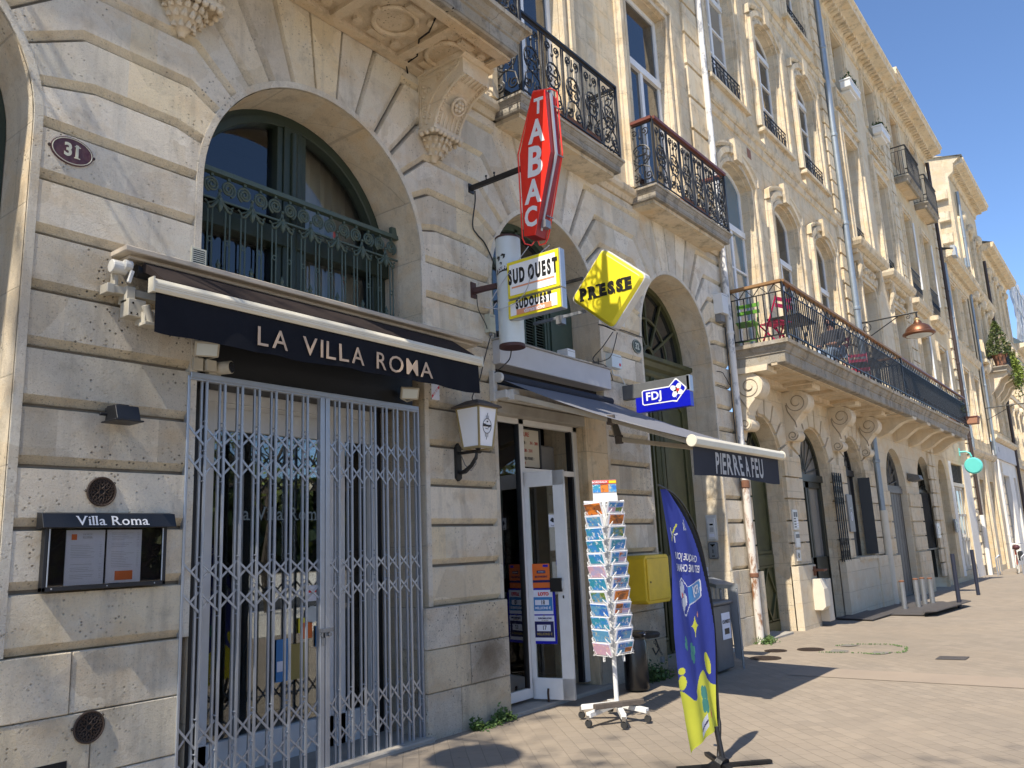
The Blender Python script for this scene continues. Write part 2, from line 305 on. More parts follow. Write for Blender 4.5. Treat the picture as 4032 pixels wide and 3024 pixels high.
# ---------------------------------------------------------------- mesh builder
class B:
    def __init__(s): s.v = []; s.f = []; s.m = []; s.t = []; s.k = []; s.cm = 'ashlar'; s.ct = .5
    def mat(s, m, t=None):
        s.cm = m
        if t is not None: s.ct = t
        return s
    def add(s, vs, fs, flip=False):
        o = len(s.v); s.v += [tuple(p) for p in vs]
        for f in fs:
            f = [i+o for i in f]
            if flip: f.reverse()
            s.f.append(f); s.m.append(s.cm); s.t.append(s.ct)
        return s
    def poly(s, pts): return s.add(pts, [list(range(len(pts)))])
    def box(s, x0, x1, y0, y1, z0, z1):
        x0, x1 = sorted((x0, x1)); y0, y1 = sorted((y0, y1)); z0, z1 = sorted((z0, z1))
        return s.add([(x0, y0, z0), (x1, y0, z0), (x1, y1, z0), (x0, y1, z0), (x0, y0, z1), (x1, y0, z1), (x1, y1, z1), (x0, y1, z1)],
                     [[3, 2, 1, 0], [4, 5, 6, 7], [0, 1, 5, 4], [1, 2, 6, 5], [2, 3, 7, 6], [3, 0, 4, 7]])
    def cbox(s, c, sx, sy, sz): return s.box(c[0]-sx/2, c[0]+sx/2, c[1]-sy/2, c[1]+sy/2, c[2]-sz/2, c[2]+sz/2)
    def obox(s, M, sx, sy, sz):
        vs = [M @ Vector((a*sx/2, b*sy/2, c*sz/2)) for c in (-1, 1) for a, b in ((-1, -1), (1, -1), (1, 1), (-1, 1))]
        return s.add(vs, [[3, 2, 1, 0], [4, 5, 6, 7], [0, 1, 5, 4], [1, 2, 6, 5], [2, 3, 7, 6], [3, 0, 4, 7]])
    def bar(s, p0, p1, w, h, up=(0, 0, 1)):     # rectangular bar between two points
        p0 = Vector(p0); p1 = Vector(p1); d = (p1-p0); L = d.length; d.normalize(); u = Vector(up)
        if abs(d.dot(u)) > .98: u = Vector((0, 1, 0))
        r = d.cross(u).normalized(); u = r.cross(d)
        vs = [p+r*a*w/2+u*b*h/2 for p in (p0, p1) for a, b in ((-1, -1), (1, -1), (1, 1), (-1, 1))]
        return s.add(vs, [[0, 1, 2, 3], [7, 6, 5, 4], [0, 4, 5, 1], [1, 5, 6, 2], [2, 6, 7, 3], [3, 7, 4, 0]])
    def tube(s, pts, r, n=6, closed=False, cap=True):
        pts = [Vector(p) for p in pts]; k = len(pts)
        rs = r if isinstance(r, (list, tuple)) else [r]*k
        t0 = (pts[1]-pts[0]).normalized(); up = Vector((0, 0, 1)) if abs(t0.z) < .9 else Vector((1, 0, 0))
        nv = t0.cross(up).normalized(); vs = []; prev = t0
        for i in range(k):
            if closed: t = (pts[(i+1) % k]-pts[i-1])
            else: t = pts[min(i+1, k-1)]-pts[max(i-1, 0)]
            if t.length < 1e-9: t = prev.copy()
            t.normalize()
            nv = nv-t*nv.dot(t)
            if nv.length < 1e-6: nv = t.orthogonal()
            nv.normalize(); bi = t.cross(nv); prev = t
            for j in range(n):
                a = 2*pi*j/n; vs.append(pts[i]+(nv*math.cos(a)+bi*math.sin(a))*rs[i])
        fs = []
        for i in range(k if closed else k-1):
            a = i*n; b = ((i+1) % k)*n
            for j in range(n): fs.append([a+j, a+(j+1) % n, b+(j+1) % n, b+j])
        if cap and not closed: fs.append(list(range(n))[::-1]); fs.append([(k-1)*n+j for j in range(n)])
        return s.add(vs, fs)
    def cyl(s, p0, p1, r0, r1=None, n=16): return s.tube([p0, p1], [r0, r0 if r1 is None else r1], n)
    def lathe(s, prof, c, n=20, ax='Z'):
        vs = []
        for r, h in prof:
            for j in range(n):
                a = 2*pi*j/n; x, y = r*math.cos(a), r*math.sin(a)
                vs.append({'Z': (c[0]+x, c[1]+y, c[2]+h), 'Y': (c[0]+x, c[1]+h, c[2]+y), 'X': (c[0]+h, c[1]+x, c[2]+y)}[ax])
        fs = [[i*n+j, i*n+(j+1) % n, (i+1)*n+(j+1) % n, (i+1)*n+j] for i in range(len(prof)-1) for j in range(n)]
        if prof[0][0] > 1e-4: fs.append(list(range(n))[::-1])
        if prof[-1][0] > 1e-4: fs.append([(len(prof)-1)*n+j for j in range(n)])
        return s.add(vs, fs, flip=(ax == 'Y'))
    def sphere(s, c, r, n=12, sz=1.0):
        return s.lathe([(r*math.sin(pi*i/8) if 0 < i < 8 else 0.0001, -r*sz*math.cos(pi*i/8)) for i in range(9)], c, n)
    def prism(s, pts, a, b, plane='XZ'):        # polygon extruded from a to b along the third axis
        def m(p, w): return {'XZ': (p[0], w, p[1]), 'YZ': (w, p[0], p[1]), 'XY': (p[0], p[1], w)}[plane]
        n = len(pts); vs = [m(p, a) for p in pts]+[m(p, b) for p in pts]
        return s.add(vs, [list(range(n))[::-1], list(range(n, 2*n))]+[[i, (i+1) % n, n+(i+1) % n, n+i] for i in range(n)])
    def sweep(s, path, prof, mp, closed=False):  # mitred profile (u outward, w) along a 2-D path
        k = len(path); vs = []
        def nrm(a, b):
            d = Vector((b[0]-a[0], b[1]-a[1])); d.normalize(); return Vector((d.y, -d.x))
        for i in range(k):
            p = path[i]
            if closed: n0 = nrm(path[i-1], p); n1 = nrm(p, path[(i+1) % k])
            else:
                n0 = nrm(path[i-1], p) if i else nrm(p, path[1]); n1 = nrm(p, path[i+1]) if i < k-1 else n0
            m = (n0+n1); m /= max(.3, m.length_squared/2)
            for u, w in prof: vs.append(mp(p[0]+m.x*u, p[1]+m.y*u, w))
        q = len(prof); fs = []
        for i in range(k if closed else k-1):
            a = i*q; b = ((i+1) % k)*q
            for j in range(q-1): fs.append([a+j, a+j+1, b+j+1, b+j])
        if not closed: fs.append(list(range(q))[::-1]); fs.append([(k-1)*q+j for j in range(q)])
        return s.add(vs, fs)
    def text(s, st, M, size=.1, bold=0.0, sx=1.0, align='CENTER', ext=.0012, sp=1.0):
        cu = bpy.data.curves.new('t', 'FONT'); cu.body = st; cu.size = size; cu.align_x = align; cu.align_y = 'CENTER'
        cu.offset = bold; cu.extrude = ext; cu.space_character = sp; cu.resolution_u = 3
        o = bpy.data.objects.new('t', cu); sc.collection.objects.link(o)
        dg = bpy.context.evaluated_depsgraph_get(); me = o.evaluated_get(dg).to_mesh()
        S = M @ Matrix.Diagonal((sx, 1, 1, 1))
        me.calc_loop_triangles(); s.add([S @ v.co for v in me.vertices], [list(p.vertices) for p in me.loop_triangles])
        o.evaluated_get(dg).to_mesh_clear(); bpy.data.objects.remove(o); bpy.data.curves.remove(cu)
        return s
    def build(s, name, parent=None, bevel=0, smooth=False, loc=None, seg=1):
        me = bpy.data.meshes.new(name)
        me.from_pydata(s.v, [], s.f)
        keys = []
        for k in s.m:
            if k not in keys: keys.append(k)
        for k in keys: me.materials.append(MAT[k])
        ix = {k: i for i, k in enumerate(keys)}
        me.polygons.foreach_set('material_index', [ix[k] for k in s.m])
        a = me.attributes.new('tone', 'FLOAT', 'FACE'); a.data.foreach_set('value', s.t)
        if smooth: me.polygons.foreach_set('use_smooth', [True]*len(s.f))
        me.update(); me.validate()
        o = bpy.data.objects.new(name, me); sc.collection.objects.link(o)
        if parent is not None:
            o.parent = parent
            if parent.type == 'EMPTY': o.matrix_parent_inverse = Matrix.Translation(-parent.location)
        if loc is not None: o.location = loc
        if smooth:
            import bmesh
            bm = bmesh.new(); bm.from_mesh(me)
            for e in bm.edges:
                if len(e.link_faces) != 2 or e.calc_face_angle(0) > .7: e.smooth = False
            bm.to_mesh(me); bm.free()
        if bevel:
            md = o.modifiers.new('b', 'BEVEL'); md.width = bevel; md.segments = seg; md.limit_method = 'ANGLE'; md.angle_limit = .6
        return o
def ltext(b, st, M, size, bold=0.0, sx=1.0, gap=.05, serif=0.0, space=.35, y0=None):
    """set a word letter by letter, centred on M, with measured widths; serif adds slab feet"""
    def glyph(ch):
        t = B(); t.text(ch, Matrix.Identity(4), size, bold=bold, sx=sx, align='LEFT'); return t
    gs = []; w = 0
    for ch in st:
        if ch == ' ': gs.append(None); w += size*space; continue
        t = glyph(ch); x0 = min(v[0] for v in t.v); x1 = max(v[0] for v in t.v); gs.append((t, x0, x1)); w += x1-x0+gap*size
    w -= gap*size; x = -w/2; m = b.cm
    cap = B(); cap.text('H', Matrix.Identity(4), size, bold=bold, align='LEFT'); zb = min(v[1] for v in cap.v); zt = max(v[1] for v in cap.v)
    xh = B(); xh.text('x', Matrix.Identity(4), size, bold=bold, align='LEFT'); zx = max(v[1] for v in xh.v); hgt = zt-zb
    BOT = {'i': (.5,), 'l': (.5,), 'I': (.5,), 'm': (.09, .5, .91), 'r': (.2,), 'R': (.13, .93), 'P': (.14,), 'h': (.12, .88), 'n': (.12, .88), 'a': (.9,), 'A': (.06, .94), 'H': (.12, .88), 'T': (.5,)}
    TOP = {'V': (.07, .93), 'R': (.1,), 'P': (.1,), 'l': (.3,), 'L': (.1,), 'U': (.1, .9), 'I': (.5,), 'D': (.1,)}; MID = {'i': (.3,), 'm': (.06,), 'r': (.1,), 'n': (.1,)}
    for ch, gg in zip(st, gs):
        if gg is None: x += size*space; continue
        t, x0, x1 = gg; o = len(b.v); b.v += [tuple(M @ Vector((v[0]-x0+x, v[1]-(zb+zt)/2, v[2]))) for v in t.v]; b.f += [[i+o for i in f] for f in t.f]; b.m += [m]*len(t.f); b.t += [.5]*len(t.f)
        if serif:
            for tb, z in ((BOT, zb), (TOP, zt), (MID, zx)):
                for fr in tb.get(ch, ()):
                    cx = x+(x1-x0)*fr; wd = serif*size*(.8 if z != zx else .5); th = size*.028+bold*.5; zz_ = z-(zb+zt)/2+(th if tb is BOT else -th)
                    b.add([M @ Vector((cx+a*wd, zz_+c*th, .0016)) for a, c in ((-1, -1), (1, -1), (1, 1), (-1, 1))], [[0, 1, 2, 3]])
        x += x1-x0+gap*size
    return b
def faceM(loc, xdir, ydir):      # matrix for lettering: local x,y -> given directions
    x = Vector(xdir).normalized(); y = Vector(ydir).normalized(); z = x.cross(y)
    return Matrix.Translation(loc) @ Matrix((x, y, z)).transposed().to_4x4()
def MXZ(x, y, z): return faceM((x, y, z), (1, 0, 0), (0, 0, 1))            # on a wall, facing the street
def MYZ(x, y, z): return faceM((x, y, z), (0, -1, 0), (0, 0, 1))           # on a hanging sign, facing the camera side
def tag(o, label=None, cat=None, group=None, kind=None):
    if label: o['label'] = label
    if cat: o['category'] = cat
    if group: o['group'] = group
    if kind: o['kind'] = kind
    return o
def thing(name, label, cat, loc=(0, 0, 0), group=None):
    o = bpy.data.objects.new(name, None); sc.collection.objects.link(o); o.empty_display_size = .1
    o.location = loc; tag(o, label, cat, group)
    return o
def copy_tree(o, loc=None, label=None, parent=None, rz=None):
    c = o.copy(); sc.collection.objects.link(c); c.parent = parent
    if loc is not None: c.location = loc
    if rz is not None: c.rotation_euler.z = rz
    if label: c['label'] = label
    for ch in list(o.children): copy_tree(ch, parent=c)
    return c
def gz(x): return -.006*max(0, x-5)
def arc(cx, cz, r, a0, a1, n, rz=None):
    return [(cx+r*math.cos(R_(a0+(a1-a0)*i/n)), cz+(rz or r)*math.sin(R_(a0+(a1-a0)*i/n))) for i in range(n+1)]
def spiral(cx, cz, r0, r1, a0, turns, n=22):
    return [(cx+(r0+(r1-r0)*i/n)*math.cos(a0+turns*2*pi*i/n), cz+(r0+(r1-r0)*i/n)*math.sin(a0+turns*2*pi*i/n)) for i in range(n+1)]
# ================================================================ setting
g = B().mat('paving')
xs = [-40, -20, 0, 5, 13, 22, 36, 60, 120, 400]
ys = [-300, -60, -25, -9, 2.5]
def grid(b, xs, ys, dz=0):
    vs = [(x, y, gz(min(x, 120))+dz) for x in xs for y in ys]; n = len(ys)
    return b.add(vs, [[i*n+j, (i+1)*n+j, (i+1)*n+j+1, i*n+j+1] for i in range(len(xs)-1) for j in range(n-1)])
tag(grid(g, xs, ys).build('pavement'), kind='structure')
tag(grid(B().mat('asphalt'), xs, [-24, -17], .004).build('road'), kind='structure')
tag(grid(B().mat('esplanade_bounce'), xs, [-80, -24], .006).build('quay'), kind='structure')
tag(grid(B().mat('esplanade_bounce'), xs, [-17, -9], .006).build('promenade'), kind='structure')
gt = B().mat('gutter'); gt.add([(10.1, -1.5, gz(10)+.004), (10.75, -1.5, gz(10)+.004), (10.75, -1.95, gz(10)+.004), (10.1, -9, gz(10)+.004), (10.75, -9, gz(10)+.004)], [[0, 1, 4, 3]])
tag(gt.build('gutter'), kind='structure')
st = B().mat('kerb_stone')
for x0, x1 in ((3.0, 5.5), (6.6, 8.5), (9.95, 12.3), (13.3, 14.5)): st.box(x0, x1, -.10, .7, -.2, gz(x0)+.035)
tag(st.build('threshold', bevel=.01), kind='structure')
# ================================================================ stone building, numbers 31 and 32
H31 = thing('arcaded_townhouse', 'rusticated limestone townhouse with large arches, closest to the camera', 'building', (5, 0, 0))
ZS = 4.42
ANG = [(4.77, 14), (5.135, 28.6), (5.49, 40), (5.86, 50.5), (6.22, 61.5)]
COURSES = [1.11, 1.477, 1.845, 2.215, 2.585, 2.95, 3.315, 3.685, 4.05, 4.41]
ZT = 6.40
CL = .55
def inset(pts, f):
    n = len(pts); ln = []
    for i in range(n):
        a = Vector(pts[i]); b = Vector(pts[(i+1) % n]); d = (b-a).normalized(); nv = Vector((d.y, -d.x))   # outward for CCW
        ln.append((a-nv*f(nv, a, b), d))
    out = []
    for i in range(n):
        p, d = ln[i-1]; q, e = ln[i]; cr = d.x*e.y-d.y*e.x
        if abs(cr) < .12: out.append(tuple((q+p+d*((q-p).dot(d)))/2) if False else tuple(q))
        else:
            t = ((q-p).x*e.y-(q-p).y*e.x)/cr; out.append(tuple(p+d*t))
    return out
def block(b, pts, tone, edges=(), mat='limestone'):
    area = sum(pts[i][0]*pts[(i+1) % len(pts)][1]-pts[(i+1) % len(pts)][0]*pts[i][1] for i in range(len(pts)))
    if area < 0: pts = pts[::-1]
    def fl(nv, a, c):
        if any(abs(a.x-e) < .002 and abs(c.x-e) < .002 for e in edges): return 0
        if nv.y < -.35: return .054
        if nv.y > .35: return .026
        return .012 if (abs(nv.x) > .98 and abs(a.y-c.y) > .2) else .026
    def bk(nv, a, c):
        if any(abs(a.x-e) < .002 and abs(c.x-e) < .002 for e in edges): return 0
        return .020 if nv.y > .35 else .004
    fr = inset(pts, fl); bk_ = inset(pts, bk); n = len(pts)
    b.mat(mat, tone)
    vs = [(x, 0, z) for x, z in fr]+[(x, .038, z) for x, z in bk_]+[(x, .061, z) for x, z in bk_]
    fs = [list(range(n))]
    for k in (0, n): fs += [[k+(i+1) % n, k+i, k+n+i, k+n+(i+1) % n] for i in range(n)]
    b.add(vs, fs)
    for i in range(n):      # golden tone on each course's sloping arris paints warm light bounced off the ground
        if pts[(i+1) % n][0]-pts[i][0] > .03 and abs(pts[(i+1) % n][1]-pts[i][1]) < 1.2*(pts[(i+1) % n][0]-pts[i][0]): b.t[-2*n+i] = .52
    b.mat('recess', .5); b.add([(x, .06, z) for x, z in pts], [list(range(n))])
random.seed(11)
def bay(b, c, R, xl, xr, zfrom=0):
    rnd = lambda: random.uniform(.05, .95)
    for sgn, xe in ((1, xr), (-1, xl)):
        def P(x, z): return (c+sgn*x, z)
        w = abs(xe-c)
        for i in range(len(COURSES)-1):
            z0, z1 = COURSES[i], COURSES[i+1]
            mat = 'limestone_rough' if 2.0 < z0 < 3.4 else 'limestone'
            if z0 >= zfrom:
                L = w-R; cut = R+L*(.45 if (i % 2) else .0)
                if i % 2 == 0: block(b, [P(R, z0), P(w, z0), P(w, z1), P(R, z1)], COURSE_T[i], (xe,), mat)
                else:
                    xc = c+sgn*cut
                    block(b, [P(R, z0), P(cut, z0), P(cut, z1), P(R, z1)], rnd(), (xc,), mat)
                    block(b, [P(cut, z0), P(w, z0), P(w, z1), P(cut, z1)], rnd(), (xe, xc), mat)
        def rad(a, r): return P(r*math.cos(R_(a)), ZS+r*math.sin(R_(a)))
        prev_a = 0; low = [P(w, COURSES[-1]), P(R, COURSES[-1])]
        for j, (z, a) in enumerate(ANG):
            kr = (z-ZS)/math.sin(R_(a)); up = [P(w, z), rad(a, kr)]
            arcp = [rad(prev_a+(a-prev_a)*t/4, R) for t in range(5)]
            kx = kr*math.cos(R_(a))
            if j in (0, 2):
                # a vertical joint splits long springers
                xm = (w+kx)/2+.05; t1, t2 = rnd(), rnd()
                lowz = low[0][1]
                if j == 0: lw = [P(xm, lowz)]+low[1:]
                else: lw = [P(xm, lowz)]+low[1:]
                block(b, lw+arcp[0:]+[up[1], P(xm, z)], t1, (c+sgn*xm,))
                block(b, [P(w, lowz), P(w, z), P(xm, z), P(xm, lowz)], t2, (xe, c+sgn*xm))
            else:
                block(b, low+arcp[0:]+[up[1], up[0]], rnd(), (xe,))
            low = [P(w, z), rad(a, kr)]; prev_a = a
        # voussoirs that die into the balcony soffit
        for k, a in enumerate((73, 84.5)):
            arcp = [rad(prev_a+(a-prev_a)*t/3, R) for t in range(4)]
            top = [rad(a, (ZT-ZS)/math.sin(R_(a)))]
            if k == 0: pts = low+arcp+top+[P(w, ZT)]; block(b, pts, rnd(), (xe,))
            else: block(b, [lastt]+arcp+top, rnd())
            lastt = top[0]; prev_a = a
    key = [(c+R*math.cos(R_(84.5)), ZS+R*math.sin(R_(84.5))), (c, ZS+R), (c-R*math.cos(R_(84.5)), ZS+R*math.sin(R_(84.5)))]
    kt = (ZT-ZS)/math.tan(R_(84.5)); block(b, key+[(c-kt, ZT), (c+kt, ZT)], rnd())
COURSE_T = [.5, .3, .2, .7, .35, .6, .15, .5, .8]
BAYS = [(-2.40, 1.12, -4.1, -.70), (.98, 1.03, -.70, 2.60), (4.38, 1.175, 2.60, 6.10), (7.75, 1.10, 6.10, 9.42), (11.15, 1.16, 9.42, 13.0)]
wb_ = B()
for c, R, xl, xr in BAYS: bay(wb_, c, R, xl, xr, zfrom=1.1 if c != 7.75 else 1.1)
# plinth courses: plain ashlar, 5 cm proud
def plinth(b, x0, x1, z1=1.105, y=-.045, top=True):
    z = [gz(x0)-.1, .38, .745, z1]
    for i in range(3):
        o = .5 if i % 2 else .38; xm = x0+(x1-x0)*o
        for a, c in ((x0, xm-.003), (xm+.003, x1)):
            b.mat('limestone_rough' if x0 > 5 else 'limestone', random.uniform(.2, .9)); b.box(a, c, y+random.uniform(0, .006), .3, z[i]+.003, z[i+1]-.003)
        b.mat('limestone', .2); b.box(x0+.01, x1-.01, y+.02, .28, z[i], z[i+1]-.01)
for x0_, x1_, y_ in ((2.01, 3.16, -.004), (5.47, 6.64, -.05), (8.38, 9.98, -.03), (12.32, 13.0, -.03), (-1.28, -.04, -.02)):
    pb = B(); plinth(pb, x0_, x1_, y=y_); pb.build('plinth', H31, bevel=.006)
for c, R, xl, xr in BAYS:      # smooth band that frames each arch
    o = [(c+R+.055, 1.11)]+arc(c, ZS, R+.055, 0, 180, 36)+[(c-R-.055, 1.11)]; i_ = [(c+R+.001, 1.11)]+arc(c, ZS, R+.001, 0, 180, 36)+[(c-R-.001, 1.11)]
    k = len(o); wb_.mat('limestone', .35)
    vs = [(x, -.003, z) for x, z in o]+[(x, -.003, z) for x, z in i_]+[(x, .06, z) for x, z in o]+[(x, .02, z) for x, z in i_]
    wb_.add(vs, [[j+1, j, k+j, k+j+1] for j in range(k-1)]+[[j, j+1, 2*k+j+1, 2*k+j] for j in range(k-1)]+[[k+j+1, k+j, 3*k+j, 3*k+j+1] for j in range(k-1)])
wall31 = wb_.build('wall', H31)
# reveals, vaults of the arches, body of the wall
rv = B().mat('limestone_shell')
def reveal(b, c, R, y0, y1, zb, hw=None, zs=ZS, R2=None, n=20):
    pts = [(c+R, zb)]+arc(c, zs, R, 0, 180, n)+[(c-R, zb)]
    vs = [(x, y0, z) for x, z in pts]+[(x, y1, z) for x, z in pts]; k = len(pts)
    b.add(vs, [[i, i+1, k+i+1, k+i] for i in range(k-1)])
for c, R, xl, xr in BAYS: reveal(rv, c, R-.004, .01, .66, gz(c)-.1)
# wall body behind the blocks, beside each opening (60 cm thick), and above
for c, R, xl, xr in BAYS:
    rv.box(xl, c-R-.006, .07, .64, -.3, ZT); rv.box(c+R+.006, xr, .07, .64, -.3, ZT)
rv.build('arch_reveal', H31)
up = B().mat('ashlar')
def wallcols(b, x0, x1, z0, z1, ops, y=0.0, depth=.28, back=None, tone=.5):
    """flat wall with openings (cx, w, zb, zt, rise); rise>0 gives a segmental head"""
    cols = []
    for o in sorted(ops, key=lambda o: o[0]):
        a, c = o[0]-o[1]/2, o[0]+o[1]/2
        for k in cols:
            if a < k[1] and c > k[0]: k[0] = min(k[0], a); k[1] = max(k[1], c); k[2].append(o); break
        else: cols.append([a, c, [o]])
    cols.sort(key=lambda k: k[0]); x = x0
    for a, c, os_ in cols:
        b.poly([(x, y, z0), (a, y, z0), (a, y, z1), (x, y, z1)]); x = c
        os_.sort(key=lambda o: o[2]); z = z0
        for cx, w, zb, zt, ri in os_:
            if zb > z+.001: b.poly([(a, y, z), (c, y, z), (c, y, zb), (a, y, zb)])
            l, r = cx-w/2, cx+w/2
            if l > a+.001: b.poly([(a, y, zb), (l, y, zb), (l, y, zt), (a, y, zt)])
            if r < c-.001: b.poly([(r, y, zb), (c, y, zb), (c, y, zt), (r, y, zt)])
            hd = head(cx, w, zt, ri); zc = zt
            if ri: b.poly([(a, y, zt)]+[(px, y, pz) for px, pz in hd[1:-1]]+[(c, y, zt), (c, y, zt+ri+.02), (a, y, zt+ri+.02)]); zc = zt+ri+.02
            pts = [(l, zb)]+hd+[(r, zb)]
            k = len(pts); vs = [(px, y, pz) for px, pz in pts]+[(px, y+depth, pz) for px, pz in pts]
            b.add(vs, [[i+1, i, k+i, k+i+1] for i in range(k-1)]+[[0, k-1, 2*k-1, k]])
            z = zc
        if z < z1-.001: b.poly([(a, y, z), (c, y, z), (c, y, z1), (a, y, z1)])
    b.poly([(x, y, z0), (x1, y, z0), (x1, y, z1), (x, y, z1)])
def head(cx, w, zt, ri, n=10):
    l, r = cx-w/2, cx+w/2
    if not ri: return [(l, zt), (r, zt)]
    Rr = (w*w/4+ri*ri)/(2*ri); zc = zt+ri-Rr; a = math.degrees(math.asin(min(1, w/2/Rr)))
    if ri > w/2-.001: a = 90
    return [(cx+Rr*math.sin(R_(-a+2*a*i/n)), zc+Rr*math.cos(R_(-a+2*a*i/n))) for i in range(n+1)]
W31 = [(c, 1.36, 6.62, 10.2, 0) for c in (-2.4, .98, 4.38, 7.63, 10.86)]+[(c, 1.2, 11.2, 13.6, 0) for c in (-2.4, .98, 4.38, 7.63, 10.85)]
wallcols(up, -4.1, 13.0, ZT, 14.6, W31)
up.mat('moulding')
up.sweep([(-4.1, 0), (13.03, 0)], [(-.02, ZT-.02), (.03, ZT-.02), (.05, ZT+.02), (.06, ZT+.05), (.11, ZT+.06), (.13, ZT+.10), (.13, ZT+.15), (.06, ZT+.17), (-.02, ZT+.18)], lambda x, y, w: (x, y, w))
# moulded surrounds of the first floor windows and stacked quoins beside the drain pipe
SUR = [(.0, .0), (.0, -.05), (.045, -.05), (.05, -.035), (.09, -.035), (.10, -.07), (.17, -.07), (.18, -.03), (.20, -.02), (.20, 0)]
def surround(b, cx, w, zb, zt, ri, y=0, k=1.0, off=.02, prof=None):
    pts = [(cx+w/2, zb)]+[(x, z) for x, z in reversed(head(cx, w, zt, ri))]+[(cx-w/2, zb)]
    pr = [(u*k+off, v*k) for u, v in (prof or SUR)]
    b.sweep(pts[::1], pr, lambda x, z, v: (x, y+v, z))
for c, w, zb, zt, ri in W31: surround(up, c, w, zb, zt, ri, k=1.4)
for i in range(12):
    z = 6.7+i*.62
    up.mat('moulding', .5); up.box(12.35, 12.98, -.05, .02, z, z+.56)
up.mat('moulding'); up.sweep([(-4.1, 0), (13.05, 0)], [(-.02, 14.2), (.06, 14.2), (.08, 14.4), (.3, 14.5), (.45, 14.62), (.45, 14.8), (-.02, 14.85)], lambda x, y, w: (x, y, w))
up.mat('ashlar').box(-4.1, -4.09, .0, 9, -.3, 14.6); up.box(12.98, 13.0, .05, 9, 6.4, 14.6); up.box(-4.1, 13, 8.9, 9, -.3, 14.6)
up.mat('roof_zinc'); up.box(-4.1, 13, 0, 9, 14.85, 14.95)
up.build('upper_wall', H31)
# french windows of the first floor
def fwindow(parent, cx, w, zb, zt, ri, y, frame='white_frame', glass='pane_dark', leaves=2, transoms=(), fw=.07, open_=False, toplight=0, bars=()):
    f = B().mat(frame); l, r = cx-w/2, cx+w/2
    pts = [(l, zb)]+head(cx, w, zt, ri)+[(r, zb)]
    inn = inset(pts[::-1], lambda n, a, c: fw)[::-1]
    n = len(pts)
    vs = [(x, y, z) for x, z in pts]+[(x, y, z) for x, z in inn]+[(x, y+.05, z) for x, z in pts]+[(x, y+.05, z) for x, z in inn]
    f.add(vs, [[i, (i+1) % n, n+(i+1) % n, n+i] for i in range(n)]+[[n+i, n+(i+1) % n, 3*n+(i+1) % n, 3*n+i] for i in range(n)], flip=True)
    ztop = zt+ri*.97
    for i in range(1, leaves): x = l+w*i/leaves; f.box(x-.045, x+.045, y-.012, y+.04, zb+.03, (toplight or ztop)-.02)
    for t in transoms: f.box(l+.03, r-.03, y-.008, y+.035, t-.02, t+.02)
    if toplight: f.box(l+.02, r-.02, y-.03, y+.05, toplight-.06, toplight+.06)
    for x in bars: f.box(x-.012, x+.012, y-.004, y+.03, zb, ztop)
    fo = f.build('window', parent)
    B().mat(glass).poly([(x, y+.025, z) for x, z in (inn)][::-1]).build('pane', fo)
    return fo
for c, w, zb, zt, ri in W31[:5]: fwindow(H31, c, w, zb, zt, ri, .12, toplight=9.0, fw=.085)
for c, w, zb, zt, ri in W31[5:]: fwindow(H31, c, w, zb, zt, ri, .2, toplight=13.0)

# ---- big balcony with carved soffit (left), consoles
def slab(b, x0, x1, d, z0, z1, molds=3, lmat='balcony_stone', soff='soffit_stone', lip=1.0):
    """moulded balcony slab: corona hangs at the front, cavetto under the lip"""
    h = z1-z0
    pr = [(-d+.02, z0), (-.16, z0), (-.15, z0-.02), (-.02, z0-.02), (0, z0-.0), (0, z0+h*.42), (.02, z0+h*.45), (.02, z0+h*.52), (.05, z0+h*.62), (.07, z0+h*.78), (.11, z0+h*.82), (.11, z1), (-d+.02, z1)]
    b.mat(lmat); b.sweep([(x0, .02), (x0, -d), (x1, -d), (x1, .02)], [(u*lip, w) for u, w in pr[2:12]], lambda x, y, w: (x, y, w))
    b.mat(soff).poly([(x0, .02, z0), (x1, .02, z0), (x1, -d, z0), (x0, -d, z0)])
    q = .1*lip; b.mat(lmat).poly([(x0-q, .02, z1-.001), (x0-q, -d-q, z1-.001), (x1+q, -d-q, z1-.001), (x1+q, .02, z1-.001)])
    b.box(x0+.02, x1-.02, -d+.02, .02, z0+.01, z1-.02)
BB = B(); slab(BB, 2.72, 5.98, .98, 6.40, 6.68)
# coffered soffit: raised bands and roundels
BB.mat('soffit_stone')
zz = 6.385
for x in (2.76, 3.55, 4.38, 5.21, 5.9): BB.box(x-.05, x+.05, -.86, 0, zz-.03, zz+.02)
for y in (-.06, -.85): BB.box(2.74, 5.96, y-.05, y+.05, zz-.032, zz+.02)
for x in (3.15, 3.96, 4.80, 5.50):
    BB.tube([(x+.20*math.cos(a), -.455+.20*math.sin(a), zz) for a in [2*pi*i/24 for i in range(24)]], .026, 6, closed=True)
    for dx, dy in ((.3, .0), (-.3, 0), (0, .3), (0, -.3)): BB.box(x+dx*.72-.035-abs(dy)*.2, x+dx*.72+.035+abs(dy)*.2, -.455+dy*.85-.035, -.455+dy*.85+.035, zz-.022, zz+.02)
    for sx in (-1, 1):
        for sy in (-1, 1): BB.cyl((x+sx*.24, -.455+sy*.24, zz-.02), (x+sx*.24, -.455+sy*.24, zz+.02), .05, n=8)
bbo = BB.build('balcony', H31)
